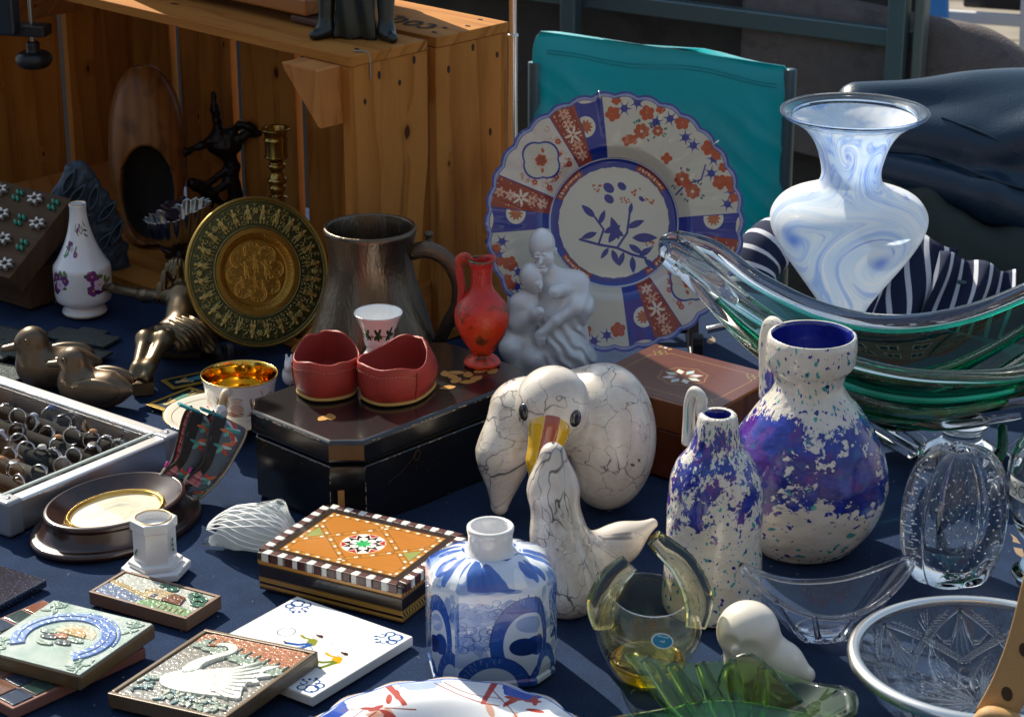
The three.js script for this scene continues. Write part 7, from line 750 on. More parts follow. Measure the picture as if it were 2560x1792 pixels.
{ // brown box with fine inlay
  const W = 0.16, Dd = 0.132, H = 0.086; const t = cv(1024, 844, (g, w, h) => { const r = rnd(12); g.fillStyle = '#5e3226'; g.fillRect(0, 0, w, h); for (let i = 0; i < 900; i++) { const x = r() * w, y = r() * h; line(g, [[x, y], [x + 30 + 60 * r(), y + (r() - 0.5) * 5]], 1.5, ['rgba(44,20,16,.3)', 'rgba(120,72,54,.25)'][i % 2]); } const L = (p, c = '#a8834f', lw = 5) => { g.strokeStyle = c; g.lineWidth = lw; g.lineJoin = 'miter'; g.beginPath(); p.forEach(([x, y], i) => i ? g.lineTo(x, y) : g.moveTo(x, y)); g.stroke(); }; const dia = (x, y, s, f) => { poly(g, [[x - s, y], [x, y - s], [x + s, y], [x, y + s]], f || '#2b1611'); L([[x - s, y], [x, y - s], [x + s, y], [x, y + s], [x - s, y]]); }; const m = 110; L([[m + 100, m], [w - m - 100, m], [w - m, m + 100], [w - m, h - m - 100], [w - m - 100, h - m], [m + 100, h - m], [m, h - m - 100], [m, m + 100], [m + 100, m]]); for (const [x, y] of [[m + 30, m + 30], [w - m - 30, m + 30], [m + 30, h - m - 30], [w - m - 30, h - m - 30]]) for (const [a, b] of [[0, 0], [26, 0], [-26, 0], [0, 26], [0, -26]]) dia(x + a * 1.2, y + b * 1.2, 24); const cx = w / 2, cy = h / 2; for (let i = 0; i < 8; i++) { const a = i * PI / 4, P = (q, d) => [cx + Math.cos(a + d) * q, cy + Math.sin(a + d) * q]; poly(g, [P(40, 0), P(92, -0.32), P(140, 0), P(92, 0.32)], ['#bcd2cc', '#d8dcd2', '#a9c7cf', '#cdbfd0'][i % 4]); L([P(40, 0), P(92, -0.32), P(140, 0), P(92, 0.32), P(40, 0)]); L([P(150, -0.4), P(170, 0), P(150, 0.4)]); L([P(190, -0.39), P(210, 0), P(190, 0.39)], '#2b1611', 4); } for (const x of [m, w - m]) { poly(g, [[x - 10, 30], [x + 16, 30], [x + 16, 52], [x - 10, 52]], '#cfd8d0'); dia(x - 36, 44, 16, '#a8834f'); dia(x + 42, 44, 16, '#a8834f'); } });
  const b = thing('inlaid_box', 'brown wooden box with fine mother of pearl star inlay', 'box', [0.176, 0.0006, 0.024], -38), wm = (c) => new THREE.MeshPhysicalMaterial({ map: (() => { const q = pines[2].clone(); q.repeat.set(6, 3); return q; })(), color: lin(c), roughness: 0.32, clearcoat: 0.4 });
  add('body', boxUV(rbox(W - 0.004, 0.052, Dd - 0.004, 0.002).translate(0, 0.026, 0)), wm([0.20, 0.09, 0.045]), b); const lid = add('lid', boxUV(rbox(W, 0.033, Dd, 0.0025, 3).translate(0, 0.0692, 0)), wm([0.34, 0.19, 0.15]), b);
  add('inlaid_top', planeUV(flatUp(new THREE.PlaneGeometry(W - 0.005, Dd - 0.005)).translate(0, H + 0.0001, 0), 'x', 'z', -W / 2, W / 2, Dd / 2, -Dd / 2), new THREE.MeshPhysicalMaterial({ map: t, roughness: 0.35, clearcoat: 0.4, clearcoatRoughness: 0.15 }), lid);
}
// ---------- raku birds ----------
const crack = (sc, seed, thin) => { // stained crackle in a pale glaze: long main cracks and finer, fainter ones, drawn on directions so that they join at the seam
  const h = (i, j, k, s) => { const v = Math.sin(i * 127.1 + j * 311.7 + k * 74.7 + s * 53.3 + seed) * 43758.5453; return v - Math.floor(v); };
  const edge = (p0, p1, p2) => { let d1 = 9, d2 = 9; const I = Math.floor(p0), J = Math.floor(p1), K = Math.floor(p2); for (let i = -1; i < 2; i++) for (let j = -1; j < 2; j++) for (let k = -1; k < 2; k++) { const A = I + i, B = J + j, C = K + k, q = Math.hypot(A + h(A, B, C, 1) - p0, B + h(A, B, C, 2) - p1, C + h(A, B, C, 3) - p2); if (q < d1) { d2 = d1; d1 = q; } else if (q < d2) d2 = q; } return d2 - d1; };
  return dt(896, 448, (u, v) => { const a = (u - 0.5) * 2 * PI, b = (v - 0.5) * PI, X = Math.cos(b) * Math.sin(a), Y = Math.sin(b), Z = Math.cos(b) * Math.cos(a), wx = 0.34 * fbm(X * 1.7, Y * 1.7, Z * 1.7 + seed, 4), wy = 0.34 * fbm(X * 1.7 + 9, Y * 1.7, Z * 1.7 + seed, 4), P = [X + wx, Y + wy, Z + wx]; const e = edge(P[0] * sc, P[1] * sc * 0.8, P[2] * sc), dens = n3(X * 1.6 + 4, Y * 1.6, Z * 1.6 + seed), w = thin * (0.5 + 0.8 * clamp(0.5 + dens)), main = sstep(w, w * 0.3, e) * (0.55 + 0.45 * sstep(-0.25, 0.2, dens + 0.3 * n3(X * 7, Y * 7, Z * 7))); const fine = dens > -0.1 ? sstep(thin * 1.1, 0.1 * thin, edge(P[0] * sc * 2.3 + 5, P[1] * sc * 2, P[2] * sc * 2.3)) * 0.4 * sstep(-0.1, 0.3, dens) : 0; const sp = n3(X * 60, Y * 60, Z * 60) > 0.64 ? 0.3 : 0, n = fbm(X * 3, Y * 3, Z * 3 + 3), halo = sstep(w * 6, 0, e) * 0.22 * sstep(-0.1, 0.4, dens); let c = mixc([0.87, 0.85, 0.81], [0.79, 0.745, 0.70], clamp(0.5 + n * 1.6)); c = mixc(c, [0.56, 0.53, 0.52], halo); return mixc(c, [0.20, 0.19, 0.195], Math.max(main * 0.82, fine, sp)); }); };
const rakuM = (t) => new THREE.MeshPhysicalMaterial({ map: t, roughness: 0.3, clearcoat: 0.6, clearcoatRoughness: 0.12 });
{
  const body = uni([ell([0.038, 0.074, -0.028], [0.048, 0.0735, 0.056]), ell([0.004, 0.092, -0.040], [0.052, 0.040, 0.046])], 0.03), wing = uni([cap([-0.046, 0.100, -0.030, 0.032], [-0.0605, 0.062, -0.014, 0.0255]), cap([-0.0605, 0.062, -0.014, 0.0255], [-0.067, 0.014, 0.002, 0.009])], 0.02), head = uni([ell([-0.0165, 0.131, 0.030], [0.0355, 0.0375, 0.0355]), ell([-0.012, 0.108, 0.008], [0.030, 0.034, 0.03])], 0.012), hollow = uni([cap([-0.028, -0.01, 0.02, 0.030], [-0.018, 0.052, 0.008, 0.020]), cap([-0.02, -0.01, -0.03, 0.032], [-0.012, 0.05, -0.03, 0.024])], 0.02);
  const f = (x, y, z) => { let d = smin(body(x, y, z), wing(x, y, z), 0.03); d = smax(d, -hollow(x, y, z), 0.012); d = smin(d, head(x, y, z), 0.007); return Math.max(d, -y); };
  const b = thing('raku_bird', 'large white crackle-glazed bird with black eyes and yellow beak', 'bird figurine', [0.055, 0.0006, 0.186], 0);
  add('body', sphUV(sdf(f, [-0.1, -0.003, -0.1], [0.1, 0.178, 0.075], 0.0025), [0.005, 0.085, -0.02], 0), rakuM(crack(2.9, 2.2, 0.021)), b);
  const yel = M([0.72, 0.42, 0.02], 0.2, 0, glazeX), red = M([0.38, 0.075, 0.035], 0.22, 0, glazeX), blk = M([0.018, 0.018, 0.02], 0.25, 0, glazeX);
  const bk = uni([cap([-0.0195, 0.118, 0.052, 0.0205], [-0.027, 0.088, 0.063, 0.0140]), cap([-0.027, 0.088, 0.063, 0.0140], [-0.034, 0.050, 0.064, 0.0034])], 0.006); add('beak', sdf(bk, [-0.05, 0.04, 0.025], [0.006, 0.138, 0.09], 0.0018), yel, b);
  add('beak_stripe', sdf((x, y, z) => Math.max(bk(x, y, z) - 0.0007, Math.abs(x + 0.0265 + (y - 0.085) * -0.2) - 0.0055 * sstep(0.055, 0.09, y) - 0.0016, -(z - 0.045)), [-0.05, 0.042, 0.025], [0.006, 0.138, 0.09], 0.0015), red, b);
  const eye = (x, y, z, ry) => add('eye', tf(lathe(sm([[0, 0.0016], [0.003, 0.0013], [0.0048, 0.0003], [0.0052, -0.001]], 4), 24), [x, y, z], [PI / 2, 0, 0], [1, 1, 1.3]).applyMatrix4(new THREE.Matrix4()), blk, b); const e1 = eye(0, 0, 0), e2 = eye(0, 0, 0); e1.position.set(-0.0445, 0.132, 0.0515); e1.rotation.y = -0.92; e2.position.set(0.0045, 0.1285, 0.0585); e2.rotation.y = 0.62; e1.scale.setScalar(1.3); e2.scale.setScalar(1.3);
  const g = uni([cap([-0.0135, 0.153, 0.006, 0.0115], [-0.013, 0.12, 0.004, 0.0175]), cap([-0.013, 0.12, 0.004, 0.0172], [-0.008, 0.075, 0.0, 0.0195]), cap([-0.008, 0.075, 0, 0.0195], [0.0, 0.028, 0, 0.033]), cap([0.004, 0.04, -0.005, 0.027], [0.048, 0.052, -0.03, 0.0135]), cap([0.048, 0.052, -0.03, 0.0135], [0.078, 0.063, -0.048, 0.005])], 0.024);
  const s = thing('raku_bird', 'slender white crackle-glazed bird standing before the large one', 'bird figurine', [0.049, 0.0006, 0.384], 0); add('body', sphUV(sdf((x, y, z) => Math.max(g(x, y, z), -y), [-0.05, -0.003, -0.07], [0.095, 0.172, 0.05], 0.0024), [-0.005, 0.07, 0], 0), rakuM(crack(3.0, 7.7, 0.034)), s); add('breathing_hole', lathe([[0, 0], [0.0016, 0], [0.0012, 0.0004], [0, 0.0004]], 12).translate(-0.0135, 0.1645, 0.006), blk, s);
}
// ---------- speckled jugs ----------
const splash = (seed, lo, hi, dense, big) => dt(1024, 640, (u, v) => { const a = u * 2 * PI, X = Math.cos(a) * 1.6, Z = Math.sin(a) * 1.6, Y = v * 8.2, f0 = fbm(X * big + seed, Y * big * 0.9, Z * big, 3), f1 = fbm(X * 2.4 + seed, Y * 2.2, Z * 2.4, 4), f2 = fbm(X * 7, Y * 6.4, Z * 7 + seed, 3), bandw = sstep(lo - 0.07, lo + 0.05, v + 0.05 * f1 + 0.05 * f0) * sstep(hi + 0.06, hi - 0.08, v + 0.08 * f1), m = f0 * 1.2 + f1 * 0.85 + f2 * 0.6 + 0.16 * n3(X * 26, Y * 22, Z * 26) + dense * bandw - 0.75 * (1 - bandw); const drops = n3(X * 6.5, Y * 6, Z * 6.5 + seed), d2 = n3(X * 13 + 5, Y * 12, Z * 13 + seed); let c = mixc([0.89, 0.87, 0.83], [0.82, 0.79, 0.74], clamp(0.5 + 1.2 * fbm(X, Y, Z + 4))); const pur = sstep(0.05, 0.2, fbm(X * 1.5 + 8, Y * 1.4, Z * 1.5 + seed)), tl = sstep(0.42, 0.50, n3(X * 4.4 + 20, Y * 4, Z * 4.4 - seed) + 0.35 * f2) * sstep(0.08, 0.2, v); c = mixc(c, [0.14, 0.56, 0.55], 0.8 * tl); const bleed = 0.5 * sstep(-0.14, 0.0, m) * sstep(0.0, 0.3, f2 + 0.15), ink = Math.max(sstep(-0.01, 0.05, m), bleed), sp = Math.max(sstep(0.50, 0.54, drops + 0.12 * bandw + 0.25 * f2), sstep(0.60, 0.63, d2 + 0.06 * bandw)) * sstep(0.10, 0.2, v); let k = mixc([0.03, 0.07, 0.44], [0.12, 0.19, 0.62], clamp(0.5 + 2 * f1)); k = mixc(k, [0.34, 0.14, 0.53], 0.85 * pur); k = mixc(k, [0.10, 0.42, 0.52], 0.5 * sstep(0.15, 0.3, fbm(X * 3 + 1, Y * 3, Z * 3 - seed))); return mixc(c, k, Math.max(ink, sp * 0.95)); });
const jugBump = dt(512, 512, (u, v) => 0.5 + 0.5 * fbm(u * 22, v * 22, 3), { data: true });
const jugM = (t) => new THREE.MeshPhysicalMaterial({ map: t, roughness: 0.24, clearcoat: 0.8, clearcoatRoughness: 0.07, bumpMap: jugBump, bumpScale: 0.0022 });
{
  const cob = M([0.012, 0.02, 0.22], 0.14, 0, { ...glazeX, side: THREE.DoubleSide }), wob = (g, a, f) => warp(g, v => { const n = a * fbm(v.x * f, v.y * f, v.z * f); const r = Math.hypot(v.x, v.z) || 1; v.x += v.x / r * n; v.z += v.z / r * n; });
  const t1 = splash(3.3, 0.42, 0.74, 0.24, 0.85), j = thing('speckled_jug', 'big-bellied white jug splashed with cobalt and purple glaze', 'jug', [0.276, 0.0006, 0.246], -20), m1 = jugM(t1);
  add('body', wob(lathe([...sm([[0.0, 0.0], [0.044, 0.0], [0.053, 0.008], [0.0685, 0.03], [0.0775, 0.058], [0.0765, 0.082], [0.067, 0.110], [0.051, 0.136], [0.0365, 0.154], [0.0318, 0.166], [0.0345, 0.177], [0.0402, 0.184], [0.0418, 0.196], [0.0412, 0.208]], 6), [0.0402, 0.2125], [0.0378, 0.2125]], 96), 0.0022, 26), m1, j);
  add('blue_lining', wob(lathe(sm([[0.0379, 0.2126], [0.0362, 0.21], [0.0355, 0.195], [0.032, 0.182], [0.028, 0.168], [0.034, 0.15], [0.05, 0.12], [0, 0.10]], 5), 72), 0.0012, 26), cob, j);
  const h1 = tube([[-0.038, 0.205, 0, 0.006], [-0.049, 0.208, 0, 0.0062], [-0.0545, 0.195, 0, 0.006], [-0.0545, 0.172, 0, 0.0058], [-0.052, 0.152, 0, 0.006], [-0.05, 0.134, 0, 0.0075]], 7, 14, 1.5, V3(0, 0, 1)); { const u = h1.attributes.uv; for (let i = 0; i < u.count; i++) u.setXY(i, u.getX(i) * 0.15, 0.3 + 0.12 * u.getY(i)); } add('handle', h1, m1, j).rotation.y = -0.5;
  const t2 = splash(8.8, 0.55, 0.99, -0.03, 1.3), k = thing('speckled_jug', 'narrow-necked white flask speckled with blue and turquoise glaze', 'jug', [0.179, 0.0006, 0.378], 15), m2 = jugM(t2);
  add('body', wob(lathe([...sm([[0, 0.0], [0.040, 0.0], [0.0438, 0.004], [0.0436, 0.03], [0.0424, 0.07], [0.0418, 0.105], [0.0398, 0.125], [0.0335, 0.142], [0.0245, 0.155], [0.0205, 0.166], [0.0185, 0.178], [0.0168, 0.186]], 6), [0.0145, 0.1878], [0.0122, 0.187]], 84), 0.0026, 30), m2, k);
  add('blue_lining', lathe(sm([[0.0124, 0.1872], [0.011, 0.183], [0.0105, 0.17], [0.013, 0.155], [0, 0.14]], 4), 40), cob, k);
  const h2 = tube([[-0.013, 0.172, 0, 0.0052], [-0.0185, 0.186, 0, 0.0048], [-0.019, 0.197, 0, 0.0046], [-0.0265, 0.2005, 0, 0.0046], [-0.031, 0.191, 0, 0.0046], [-0.0315, 0.172, 0, 0.005], [-0.031, 0.15, 0, 0.006]], 7, 12, 1.15, V3(0, 0, 1)); { const u = h2.attributes.uv; for (let i = 0; i < u.count; i++) u.setXY(i, u.getX(i) * 0.15, 0.3 + 0.05 * u.getY(i)); } add('handle', h2, m2, k).rotation.y = -1.0;
}
{ // tea caddy
  const wash = cv(1536, 512, (g, w, h) => { const r = rnd(19); g.fillStyle = '#d3def0'; g.fillRect(0, 0, w, h); const B = ['#1d4296', '#3a63b4', '#6f90cc', '#a7bce0', '#172f78']; for (let i = 0; i < 170; i++) dot(g, r() * w, h * (0.1 + 0.85 * r()), 16 + 46 * r(), 14 + 30 * r(), r() * 3, ['rgba(90,126,200,.45)', 'rgba(40,84,176,.42)', 'rgba(228,235,244,.5)'][i % 3]);
    const rock = (x, y, a, b) => { for (let q = 1; q > 0.15; q -= 0.16) { dot(g, x, y, a * q, b * q, 0, q > 0.8 ? '#2a55ab' : ['#c3d2ea', '#3059ae', '#1d4296', '#5f86c8', '#dfe8f4'][Math.floor(q * 30) % 5]); } for (let i = 0; i < 60; i++) { const e = PI + r() * PI, q = 0.7 + 0.25 * r(); line(g, [[x + Math.cos(e) * a * q, y + Math.sin(e) * b * q], [x + Math.cos(e) * a * (q + 0.12), y + Math.sin(e) * b * (q + 0.12)]], 2.5, B[i % 3]); } g.strokeStyle = '#172f78'; g.lineWidth = 3; g.beginPath(); g.ellipse(x, y, a, b, 0, PI, 2 * PI); g.stroke(); };
    for (let k = 0; k < 4; k++) { const X = k * 400 + 40; for (let i = 0; i < 70; i++) { g.strokeStyle = B[i % 3]; g.lineWidth = 2.5; g.beginPath(); g.arc(X + 40 + (r() - 0.5) * 170, 150 + r() * 190, 8 + 12 * r(), r() * 6, r() * 6 + 4); g.stroke(); } rock(X + 170, 330, 104, 190); dot(g, X + 170, 250, 40, 34, 0, '#8ea6d6'); dot(g, X + 195, 335, 44, 42, 0, '#1d4296'); dot(g, X + 150, 340, 36, 36, 0, '#16306f'); rock(X + 70, 512, 100, 140); rock(X + 265, 512, 100, 160); for (let i = 0; i < 26; i++) poly(g, [[X + 300 + r() * 70, 230 + r() * 140], [X + 330 + r() * 70, 215 + r() * 140], [X + 360 + r() * 60, 250 + r() * 140]], B[i % 5]); for (let i = 0; i < 60; i++) line(g, [[X + 300 + r() * 80, 130 + r() * 200], [X + 310 + r() * 90, 120 + r() * 200]], 5, B[i % 4]); } g.fillStyle = 'rgba(29,66,150,.9)'; for (let i = 0; i < 26; i++) { const x = i * 62, y = 20 + 26 * r(); dot(g, x, y, 60 * r() + 14, 24, r(), i % 3 ? 'rgba(40,84,176,.85)' : '#e6edf6'); } });
  const c = thing('tea_caddy', 'blue and white porcelain tea caddy with eight sides and open neck', 'caddy', [-0.018, 0.0006, 0.490], 9), a = 0.0525, b = 0.042, k = 0.020;
  const oct = (s, y) => { const A = a * s, B = b * s, K = k * s, p = [[-A + K, B], [A - K, B], [A, B - K], [A, -B + K], [A - K, -B], [-A + K, -B], [-A, -B + K], [-A, B - K]], out = []; for (let e = 0; e < 8; e++) { const [x0, z0] = p[e], [x1, z1] = p[(e + 1) % 8], n = 8; for (let i = 0; i < n; i++) { const t = i / n, rr = 0.0; out.push(V3(mix(x0, x1, t), y, mix(z0, z1, t))); } } return out; };
  const lv = [[0.94, 0.0], [0.985, 0.0025], [0.985, 0.006], [0.955, 0.008], [0.99, 0.011], [1, 0.016], [1, 0.05], [1, 0.088], [0.985, 0.0935], [0.93, 0.098], [0.80, 0.1035], [0.62, 0.108], [0.5, 0.1095]], rings = lv.map(([s, y]) => { const o = oct(s, y), rd = clamp((0.8 - s) * 2.2); return o.map(v => { const r = Math.hypot(v.x, v.z), q = a * s * 0.88; return V3(mix(v.x, v.x / r * q, rd), v.y, mix(v.z, v.z / r * q, rd)); }); });
  const g = loft(rings, { caps: [true, true] }); { const u = g.attributes.uv, p = g.attributes.position; for (let i = 0; i < u.count; i++) { const y = p.getY(i), r = Math.hypot(p.getX(i), p.getZ(i)); u.setXY(i, u.getX(i) * 1 + 0.02, y < 0.0935 ? y / 0.1 * 0.86 : 0.86 + (0.055 - r) / 0.055 * 0.25); } }
  add('body', toCreasedNormals(g, 0.55), printed(wash, 0.16), c);
  add('neck', lathe([[0.0225, 0.1085], ...sm([[0.0212, 0.110], [0.0192, 0.114], [0.0188, 0.124], [0.0198, 0.129], [0.0196, 0.1315], [0.0182, 0.1325]], 4), ...sm([[0.0162, 0.132], [0.0152, 0.128], [0.015, 0.105], [0, 0.10]], 4)], 56), porc, c);
}
{ // owl
  const f0 = uni([ell([-0.006, 0.042, 0.002], [0.0265, 0.0262, 0.0255]), cap([0.002, 0.022, -0.002, 0.0235], [0.024, 0.016, 0.004, 0.0165]), cap([0.024, 0.014, 0.004, 0.0155], [0.044, 0.008, 0.010, 0.0075]), cap([-0.012, 0.012, 0.006, 0.0125], [-0.014, 0.006, 0.010, 0.011])], 0.010), c1 = ell([-0.0255, 0.0395, 0.0275], [0.012, 0.010, 0.0085]), c2 = ell([-0.003, 0.0372, 0.0325], [0.0125, 0.0095, 0.008]), bk = cap([-0.0165, 0.036, 0.024, 0.003], [-0.0175, 0.0275, 0.0255, 0.0015]);
  single('white_owl', 'small smooth cream-white ceramic owl with sunken eyes', 'owl figurine', sdf((x, y, z) => { let d = f0(x, y, z); d = smax(d, -c1(x, y, z), 0.004); d = smax(d, -c2(x, y, z), 0.004); d = smin(d, bk(x, y, z), 0.003); return Math.max(d, -y); }, [-0.045, -0.003, -0.035], [0.062, 0.075, 0.045], 0.0016), M([0.72, 0.68, 0.60], 0.32, 0, { clearcoat: 0.5, clearcoatRoughness: 0.15 }), [0.204, 0.0006, 0.504], -6);
}
// ---------- glass ----------
const pane = (c, r = 0.02) => new THREE.MeshPhysicalMaterial({ color: lin(c), roughness: r, transmission: 1, thickness: 0, ior: 1.5 }), clear = glassM(), clearAtt = (c, d) => glassM({ attenuationColor: lin(c), attenuationDistance: d });
// closed vessel wall from outer rings (bottom to rim) and inner rings (rim to bottom)
const vessel = (outer, inner) => loft([...outer, ...inner], { caps: [true, true] });
{ // opal blue and white vase
  const ros = [[0.50, 0.40, 0.085, 5.5], [0.56, 0.80, 0.045, 6], [0.30, 0.46, 0.07, -5], [0.72, 0.45, 0.08, 5], [0.40, 0.86, 0.04, -6], [0.10, 0.4, 0.09, 5], [0.9, 0.8, 0.05, 6], [0.62, 0.60, 0.05, -4], [0.2, 0.82, 0.045, 6]];
  const sw = dt(768, 640, (u, v) => { let x = u, y = v * 0.62, core = 0; for (const [a, b, r, k] of ros) { let dx = x - a; dx -= Math.round(dx); const dy = y - b * 0.62, d = Math.hypot(dx, dy), w = k * Math.exp(-(d * d) / (r * r)), c = Math.cos(w), s = Math.sin(w); if (d < r * 2.6) { x = a + dx * c - dy * s; y = b * 0.62 + dx * s + dy * c; } core = Math.max(core, Math.exp(-(d * d) / (r * r * 0.06))); } const A = x * 2 * PI, X = Math.cos(A), Z = Math.sin(A), Y = y * 5, n = fbm(X * 1.4 + 4, Y * 0.9, Z * 1.4, 3), l = Math.sin(9 * fbm(X * 1.9, Y * 0.8, Z * 1.9 + 3, 3) + 4 * n + A), st = Math.sin(20 * fbm(X * 2.6 + 1, Y * 1.0, Z * 2.6, 2)), up = sstep(0.60, 0.74, v), bl = sstep(0.1, 0.34, fbm(X * 1.7 + 8, Y * 1.1, Z * 1.7, 3)); let c = mixc([0.98, 0.99, 0.998], [0.80, 0.895, 0.98], clamp(0.34 + 0.28 * l + 0.5 * n)); c = mixc(c, [0.46, 0.64, 0.94], clamp(0.5 * bl + 0.5 * up * clamp(0.3 + st))); c = mixc(c, [0.99, 0.99, 1], 0.6 * sstep(0.75, 1, st) ); return mixc(c, [0.22, 0.38, 0.86], clamp(core * 0.5 + 0.55 * sstep(0.32, 0.46, fbm(X * 2.3 - 3, Y * 1.6, Z * 2.3 + 5)))); });
  const m = new THREE.MeshPhysicalMaterial({ map: sw, roughness: 0.85, transmission: 0.62, thickness: 0, clearcoat: 1, clearcoatRoughness: 0.03, side: THREE.DoubleSide });
  const v = thing('art_glass_vase', 'milky white and blue swirled glass vase with wide flared rim', 'vase', [0.404, 0.0006, -0.398], 20);
  add('body', lathe(sm([[0.0, 0.0], [0.020, 0.0], [0.0225, 0.004], [0.032, 0.022], [0.055, 0.055], [0.078, 0.088], [0.0925, 0.117], [0.0935, 0.134], [0.082, 0.151], [0.057, 0.162], [0.040, 0.170], [0.0355, 0.182], [0.038, 0.200], [0.0455, 0.221], [0.057, 0.237], [0.0735, 0.249]], 7), 110), m, v);
  add('clear_rim', lathe(sm([[0.0738, 0.2489], [0.081, 0.2525], [0.0868, 0.2555], [0.0885, 0.2585], [0.087, 0.2605], [0.083, 0.2600], [0.0725, 0.2535], [0.0728, 0.2495], [0.0738, 0.2489]], 5), 110), clearAtt([0.45, 0.65, 0.95], 0.03), v);
  add('inner_skin', lathe(sm([[0.0722, 0.2508], [0.055, 0.2385], [0.0425, 0.222], [0.0345, 0.200], [0.0318, 0.182], [0.036, 0.172]], 6), 90), m, v);
}
{ // stretched green and clear bowl
  const gb = thing('stretched_glass_bowl', 'long pulled glass bowl, emerald trough with thick clear lips', 'bowl', [0, 0, 0]);
  const back = [[0.168, 0.222, -0.010], [0.205, 0.208, -0.022], [0.255, 0.165, -0.045], [0.33, 0.124, -0.058], [0.40, 0.110, -0.060], [0.472, 0.120, -0.056], [0.54, 0.152, -0.045], [0.62, 0.21, -0.03], [0.68, 0.245, -0.02]], front = [[0.158, 0.214, 0.012], [0.195, 0.192, 0.020], [0.245, 0.160, 0.040], [0.312, 0.124, 0.060], [0.384, 0.104, 0.066], [0.452, 0.098, 0.066], [0.525, 0.104, 0.06], [0.61, 0.16, 0.04], [0.67, 0.225, 0.015]];
  const cb = new THREE.CatmullRomCurve3(back.map(p => V3(...p))), cf = new THREE.CatmullRomCurve3(front.map(p => V3(...p)));
  const N = 80, K = 18, R = []; for (let j = 0; j <= N; j++) { const s = 0.03 + 0.94 * j / N, b = cb.getPoint(s), f = cf.getPoint(s), mid = b.clone().add(f).multiplyScalar(0.5), dep = 0.006 + 0.062 * Math.pow(Math.sin(PI * clamp(s * 1.02)), 2.0), ring = [], tk = 0.003 + 0.004 * Math.sin(PI * s); const pt = (a, o) => { const t = a; const p = b.clone().lerp(f, 0.5 - 0.5 * Math.cos(t)); p.y -= Math.sin(t) * (dep + o) + 0.0; p.z += -Math.cos(t) * o * 0.9; p.y += 0.0022 * Math.sin(s * 26 + t * 3) * Math.sin(t); return p; }; for (let i = 0; i <= K; i++) ring.push(pt(PI * i / K, tk)); for (let i = K; i >= 0; i--) ring.push(pt(PI * i / K, -0.0005)); R.push(ring); }
  { const dye = dt(256, 256, (u, v) => { const k = sstep(0.16, 0.42, v + 0.08 * fbm(u * 5, v * 9, 2)) * sstep(1.0, 0.86, v), s = 0.5 + 0.5 * Math.sin(u * 40 + 7 * fbm(u * 3, v * 5, 6)); return mixc([0.96, 0.985, 0.98], mixc([0.10, 0.62, 0.50], [0.30, 0.80, 0.72], s), k * 0.9); }); add('dyed_trough', loft(R), new THREE.MeshPhysicalMaterial({ map: dye, roughness: 0.02, transmission: 1, thickness: 0, ior: 1.5 }), gb); }
  // emerald streaks drawn out inside the wall, flowing from the pulled end along the trough
  const streak = (t0, s0, s1, r) => { const p = []; for (let k = 0; k <= 9; k++) { const s = mix(s0, s1, k / 9), b = cb.getPoint(s), f = cf.getPoint(s), dep = 0.006 + 0.062 * Math.pow(Math.sin(PI * clamp(s * 1.02)), 2.0), t = t0 * PI, q = b.clone().lerp(f, 0.5 - 0.5 * Math.cos(t)); p.push([q.x, q.y - Math.sin(t) * (dep + 0.002), q.z - Math.cos(t) * 0.002, r * (0.35 + 0.65 * Math.sin(PI * (0.08 + 0.88 * k / 9)))]); } return tube(p, 6, 14, 1.9, V3(0, 1, 0)); };
  const em = clearAtt([0.0, 0.50, 0.30], 0.012); for (const [t0, s0, s1, r] of [[0.80, 0.16, 0.85, 0.0085], [0.62, 0.2, 0.9, 0.0105], [0.45, 0.24, 0.88, 0.0095], [0.25, 0.2, 0.85, 0.007]]) add('emerald_streak', streak(t0, s0, s1, r), em, gb); for (const [t0, s0, s1, r] of [[0.90, 0.05, 0.95, 0.0048], [0.71, 0.08, 0.92, 0.0052], [0.53, 0.12, 0.92, 0.005]]) add('clear_strand', streak(t0, s0, s1, r), clear, gb);
  const lip = (c, r) => tube(Array.from({ length: 22 }, (_, i) => { const p = c.getPoint(i / 21); return [p.x, p.y + 0.004, p.z, r(i / 21)]; }), 4, 16, 1.0);
  add('clear_lip', lip(cb, (t) => 0.0075 + 0.003 * Math.sin(t * PI)), clear, gb); add('clear_lip', lip(cf, (t) => 0.0085 + 0.002 * Math.sin(t * 9)), clear, gb);
  // folded end where both lips meet, with a pulled strand underneath
  add('pulled_tip', tube([[0.235, 0.166, 0.0, 0.006], [0.205, 0.186, -0.001, 0.011], [0.175, 0.206, 0.0, 0.0155], [0.158, 0.2185, 0.001, 0.0135], [0.150, 0.2185, 0.002, 0.006]], 8, 20, 1.25, V3(0, 0, 1)), clear, gb);
  for (const [a, b, r] of [[[0.262, 0.13, 0.042], [0.415, 0.012, 0.052], 0.0055], [[0.33, 0.098, 0.02], [0.425, 0.008, 0.035], 0.006], [[0.33, 0.10, -0.03], [0.43, 0.008, 0.02], 0.006], [[0.60, 0.10, 0.03], [0.512, 0.010, 0.05], 0.006]]) add('pulled_rib', tube([[...a, r * 0.7], [mix(a[0], b[0], 0.5), mix(a[1], b[1], 0.55) - 0.006, mix(a[2], b[2], 0.5), r], [...b, r * 1.25]], 10, 14, 1.3), clear, gb);
  for (const p of [[[0.165, 0.204, 0.012, 0.005], [0.235, 0.140, 0.040, 0.006], [0.31, 0.094, 0.064, 0.0065], [0.41, 0.066, 0.074, 0.006], [0.53, 0.078, 0.068, 0.005]], [[0.17, 0.198, 0.006, 0.004], [0.25, 0.118, 0.034, 0.005], [0.335, 0.068, 0.05, 0.006], [0.43, 0.046, 0.058, 0.006], [0.52, 0.055, 0.055, 0.004]]]) add('clear_strand', tube(p, 10, 12), clear, gb);
